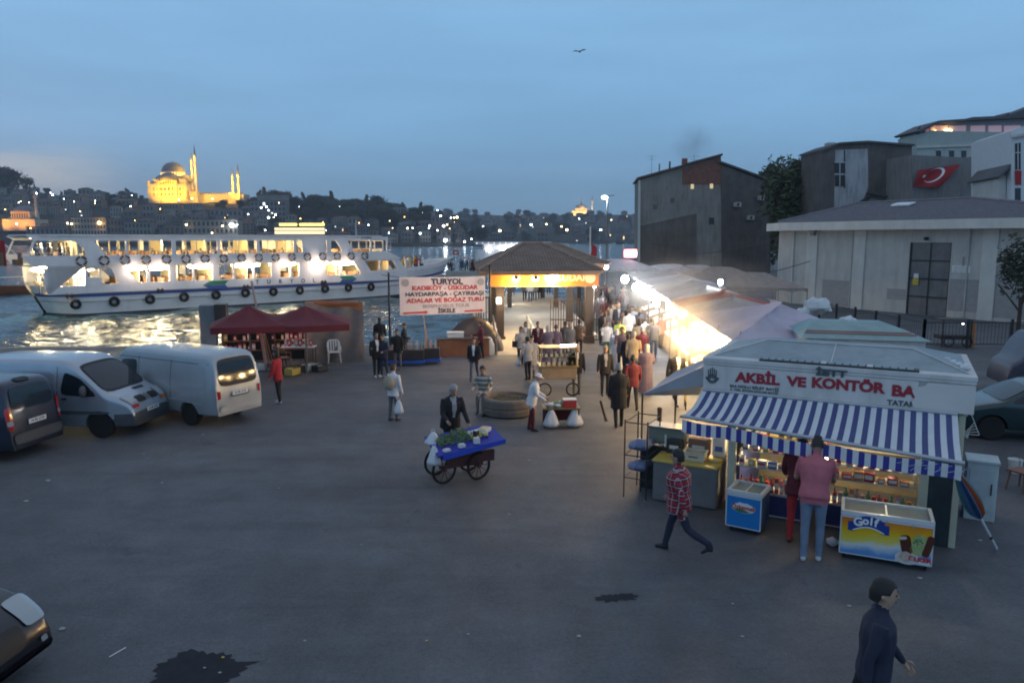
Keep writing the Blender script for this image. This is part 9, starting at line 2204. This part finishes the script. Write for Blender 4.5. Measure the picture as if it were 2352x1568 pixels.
for k in range(22):
 x = pq.x + rc_.uniform(-2.3, 3.2); y = pq.y + rc_.uniform(-1.6, 3.6); tp = rc_.choice(tops)
 person('person in %s among those waiting on the landing stage' % tp, 0, 0, 0, rc_.uniform(0, 360), rc_.choice(('stand', 'coat', 'talk')), tp, 'black', rc_.choice(hrs), h=rc_.uniform(1.6, 1.8), loc=(x, y, .28), group='people waiting on the landing stage')
FM = Matrix.Translation((fa.x, fa.y, 0)) @ Matrix.Rotation(FANG, 4, 'Z')
for k in range(16):
 s = Z3(1120, 650)[0] + (Z3(1420, 650)[0] - Z3(1120, 650)[0])*k/16 ; u = (s - S0)/(S_BOW - S0); hw = half(s, 1)*.7; p = FM @ Vector((s, BEAM/2 + rc_.uniform(-hw, hw*.3), sheer(s) - .35)); tp = rc_.choice(('white', 'white', 'cream', 'red', 'beige', 'lightgrey', 'brown', 'yellow'))
 person('passenger in %s on the open bow deck of the ferry' % tp, 0, 0, 0, rc_.uniform(0, 360), rc_.choice(('stand', 'coat', 'talk')), tp, 'black', rc_.choice(hrs), h=1.7, loc=tuple(p), group='passengers on the bow deck')
for k in range(14):
 lo_ = k % 3 == 0; s = (Z1(300 + 22*k, 1000)[0]) if lo_ else Z1(240 + 24*k, 830)[0]; p = FM @ Vector((s, rc_.uniform(.5, 3.0), (Zlb - .68) if lo_ else (Zlt + .24))); tp = rc_.choice(tops)
 person('passenger in %s on the %s stern deck of the ferry' % (tp, 'lower' if lo_ else 'upper'), 0, 0, 0, rc_.uniform(180, 360), rc_.choice(('stand', 'coat', 'talk')), tp, 'black', rc_.choice(hrs), h=1.66, loc=tuple(p), group='passengers on the stern decks')
for k in range(14):
 s = Z1(760 + 115*k, 830)[0]; p = FM @ Vector((s, rc_.uniform(.5, 1.6), Zlt + .24 - .42)); tp = rc_.choice(tops)
 person('passenger in %s behind the upper windows of the ferry' % tp, 0, 0, 0, rc_.uniform(180, 360), 'coat', tp, 'black', rc_.choice(hrs), h=1.55, loc=tuple(p), group='passengers behind the upper ferry windows')
for i, (x, y, w, m_, lb) in enumerate(((1047, 580, .42, gmat['red'], 'small red sign on a thin post over the landing'), (1066, 592, .3, PLATE, 'left white round sign over the landing'), (1076, 592, .3, PLATE, 'right white round sign over the landing'))):
 p = PY(x, y, pq.y - 1.6); t = thing('post_sign', lb, 'sign', (p.x, p.y, 0)); MB().tube((0, 0, .28), (0, 0, p.z), .04, n=5).build('post', pl_w, t); MB().bbox(-w, w, -.03, .03, p.z-w*.8, p.z+w*.8, .02).build('panel', m_, t); MB().box(-w*.5, w*.5, -.035, -.03, p.z-w*.3, p.z+w*.3).build('print', FW if i == 0 else gmat['red'], t)
gp_ = PY(1331, 119, 60); t = thing('gull', 'small gull gliding high in the empty sky', 'gull', tuple(gp_)); MB().ell((0, 0, 0), .22, .07, .06, 10, 6).build('body', pole_m, t, smooth=60); b = MB(); b.add([(-.05, 0, .02), (.08, 0, .02), (.12, -.35, .16), (.0, -.62, .08), (-.03, -.3, .14)], [(0, 1, 2, 3, 4)]); b.add([(-.05, 0, .02), (.08, 0, .02), (.12, .35, .16), (.0, .62, .08), (-.03, .3, .14)], [(0, 1, 2, 3, 4)]); b.build('wing', pole_m, t); t.rotation_euler = (0, 0, R(60))
# ---- evening haze
hz = bpy.data.materials.new('evening_haze'); hz.use_nodes = True; t_ = hz.node_tree; t_.nodes.remove(t_.nodes['Principled BSDF']); v_ = N(t_, 'ShaderNodeVolumePrincipled'); v_.inputs['Color'].default_value = (.78, .84, .92, 1); v_.inputs['Density'].default_value = .00028; t_.links.new(v_.outputs[0], t_.nodes['Material Output'].inputs['Volume'])
o = MB().box(-2500, 2600, -80, 2600, -7.5, 190).build('haze', hz); tag(o, kind='stuff')
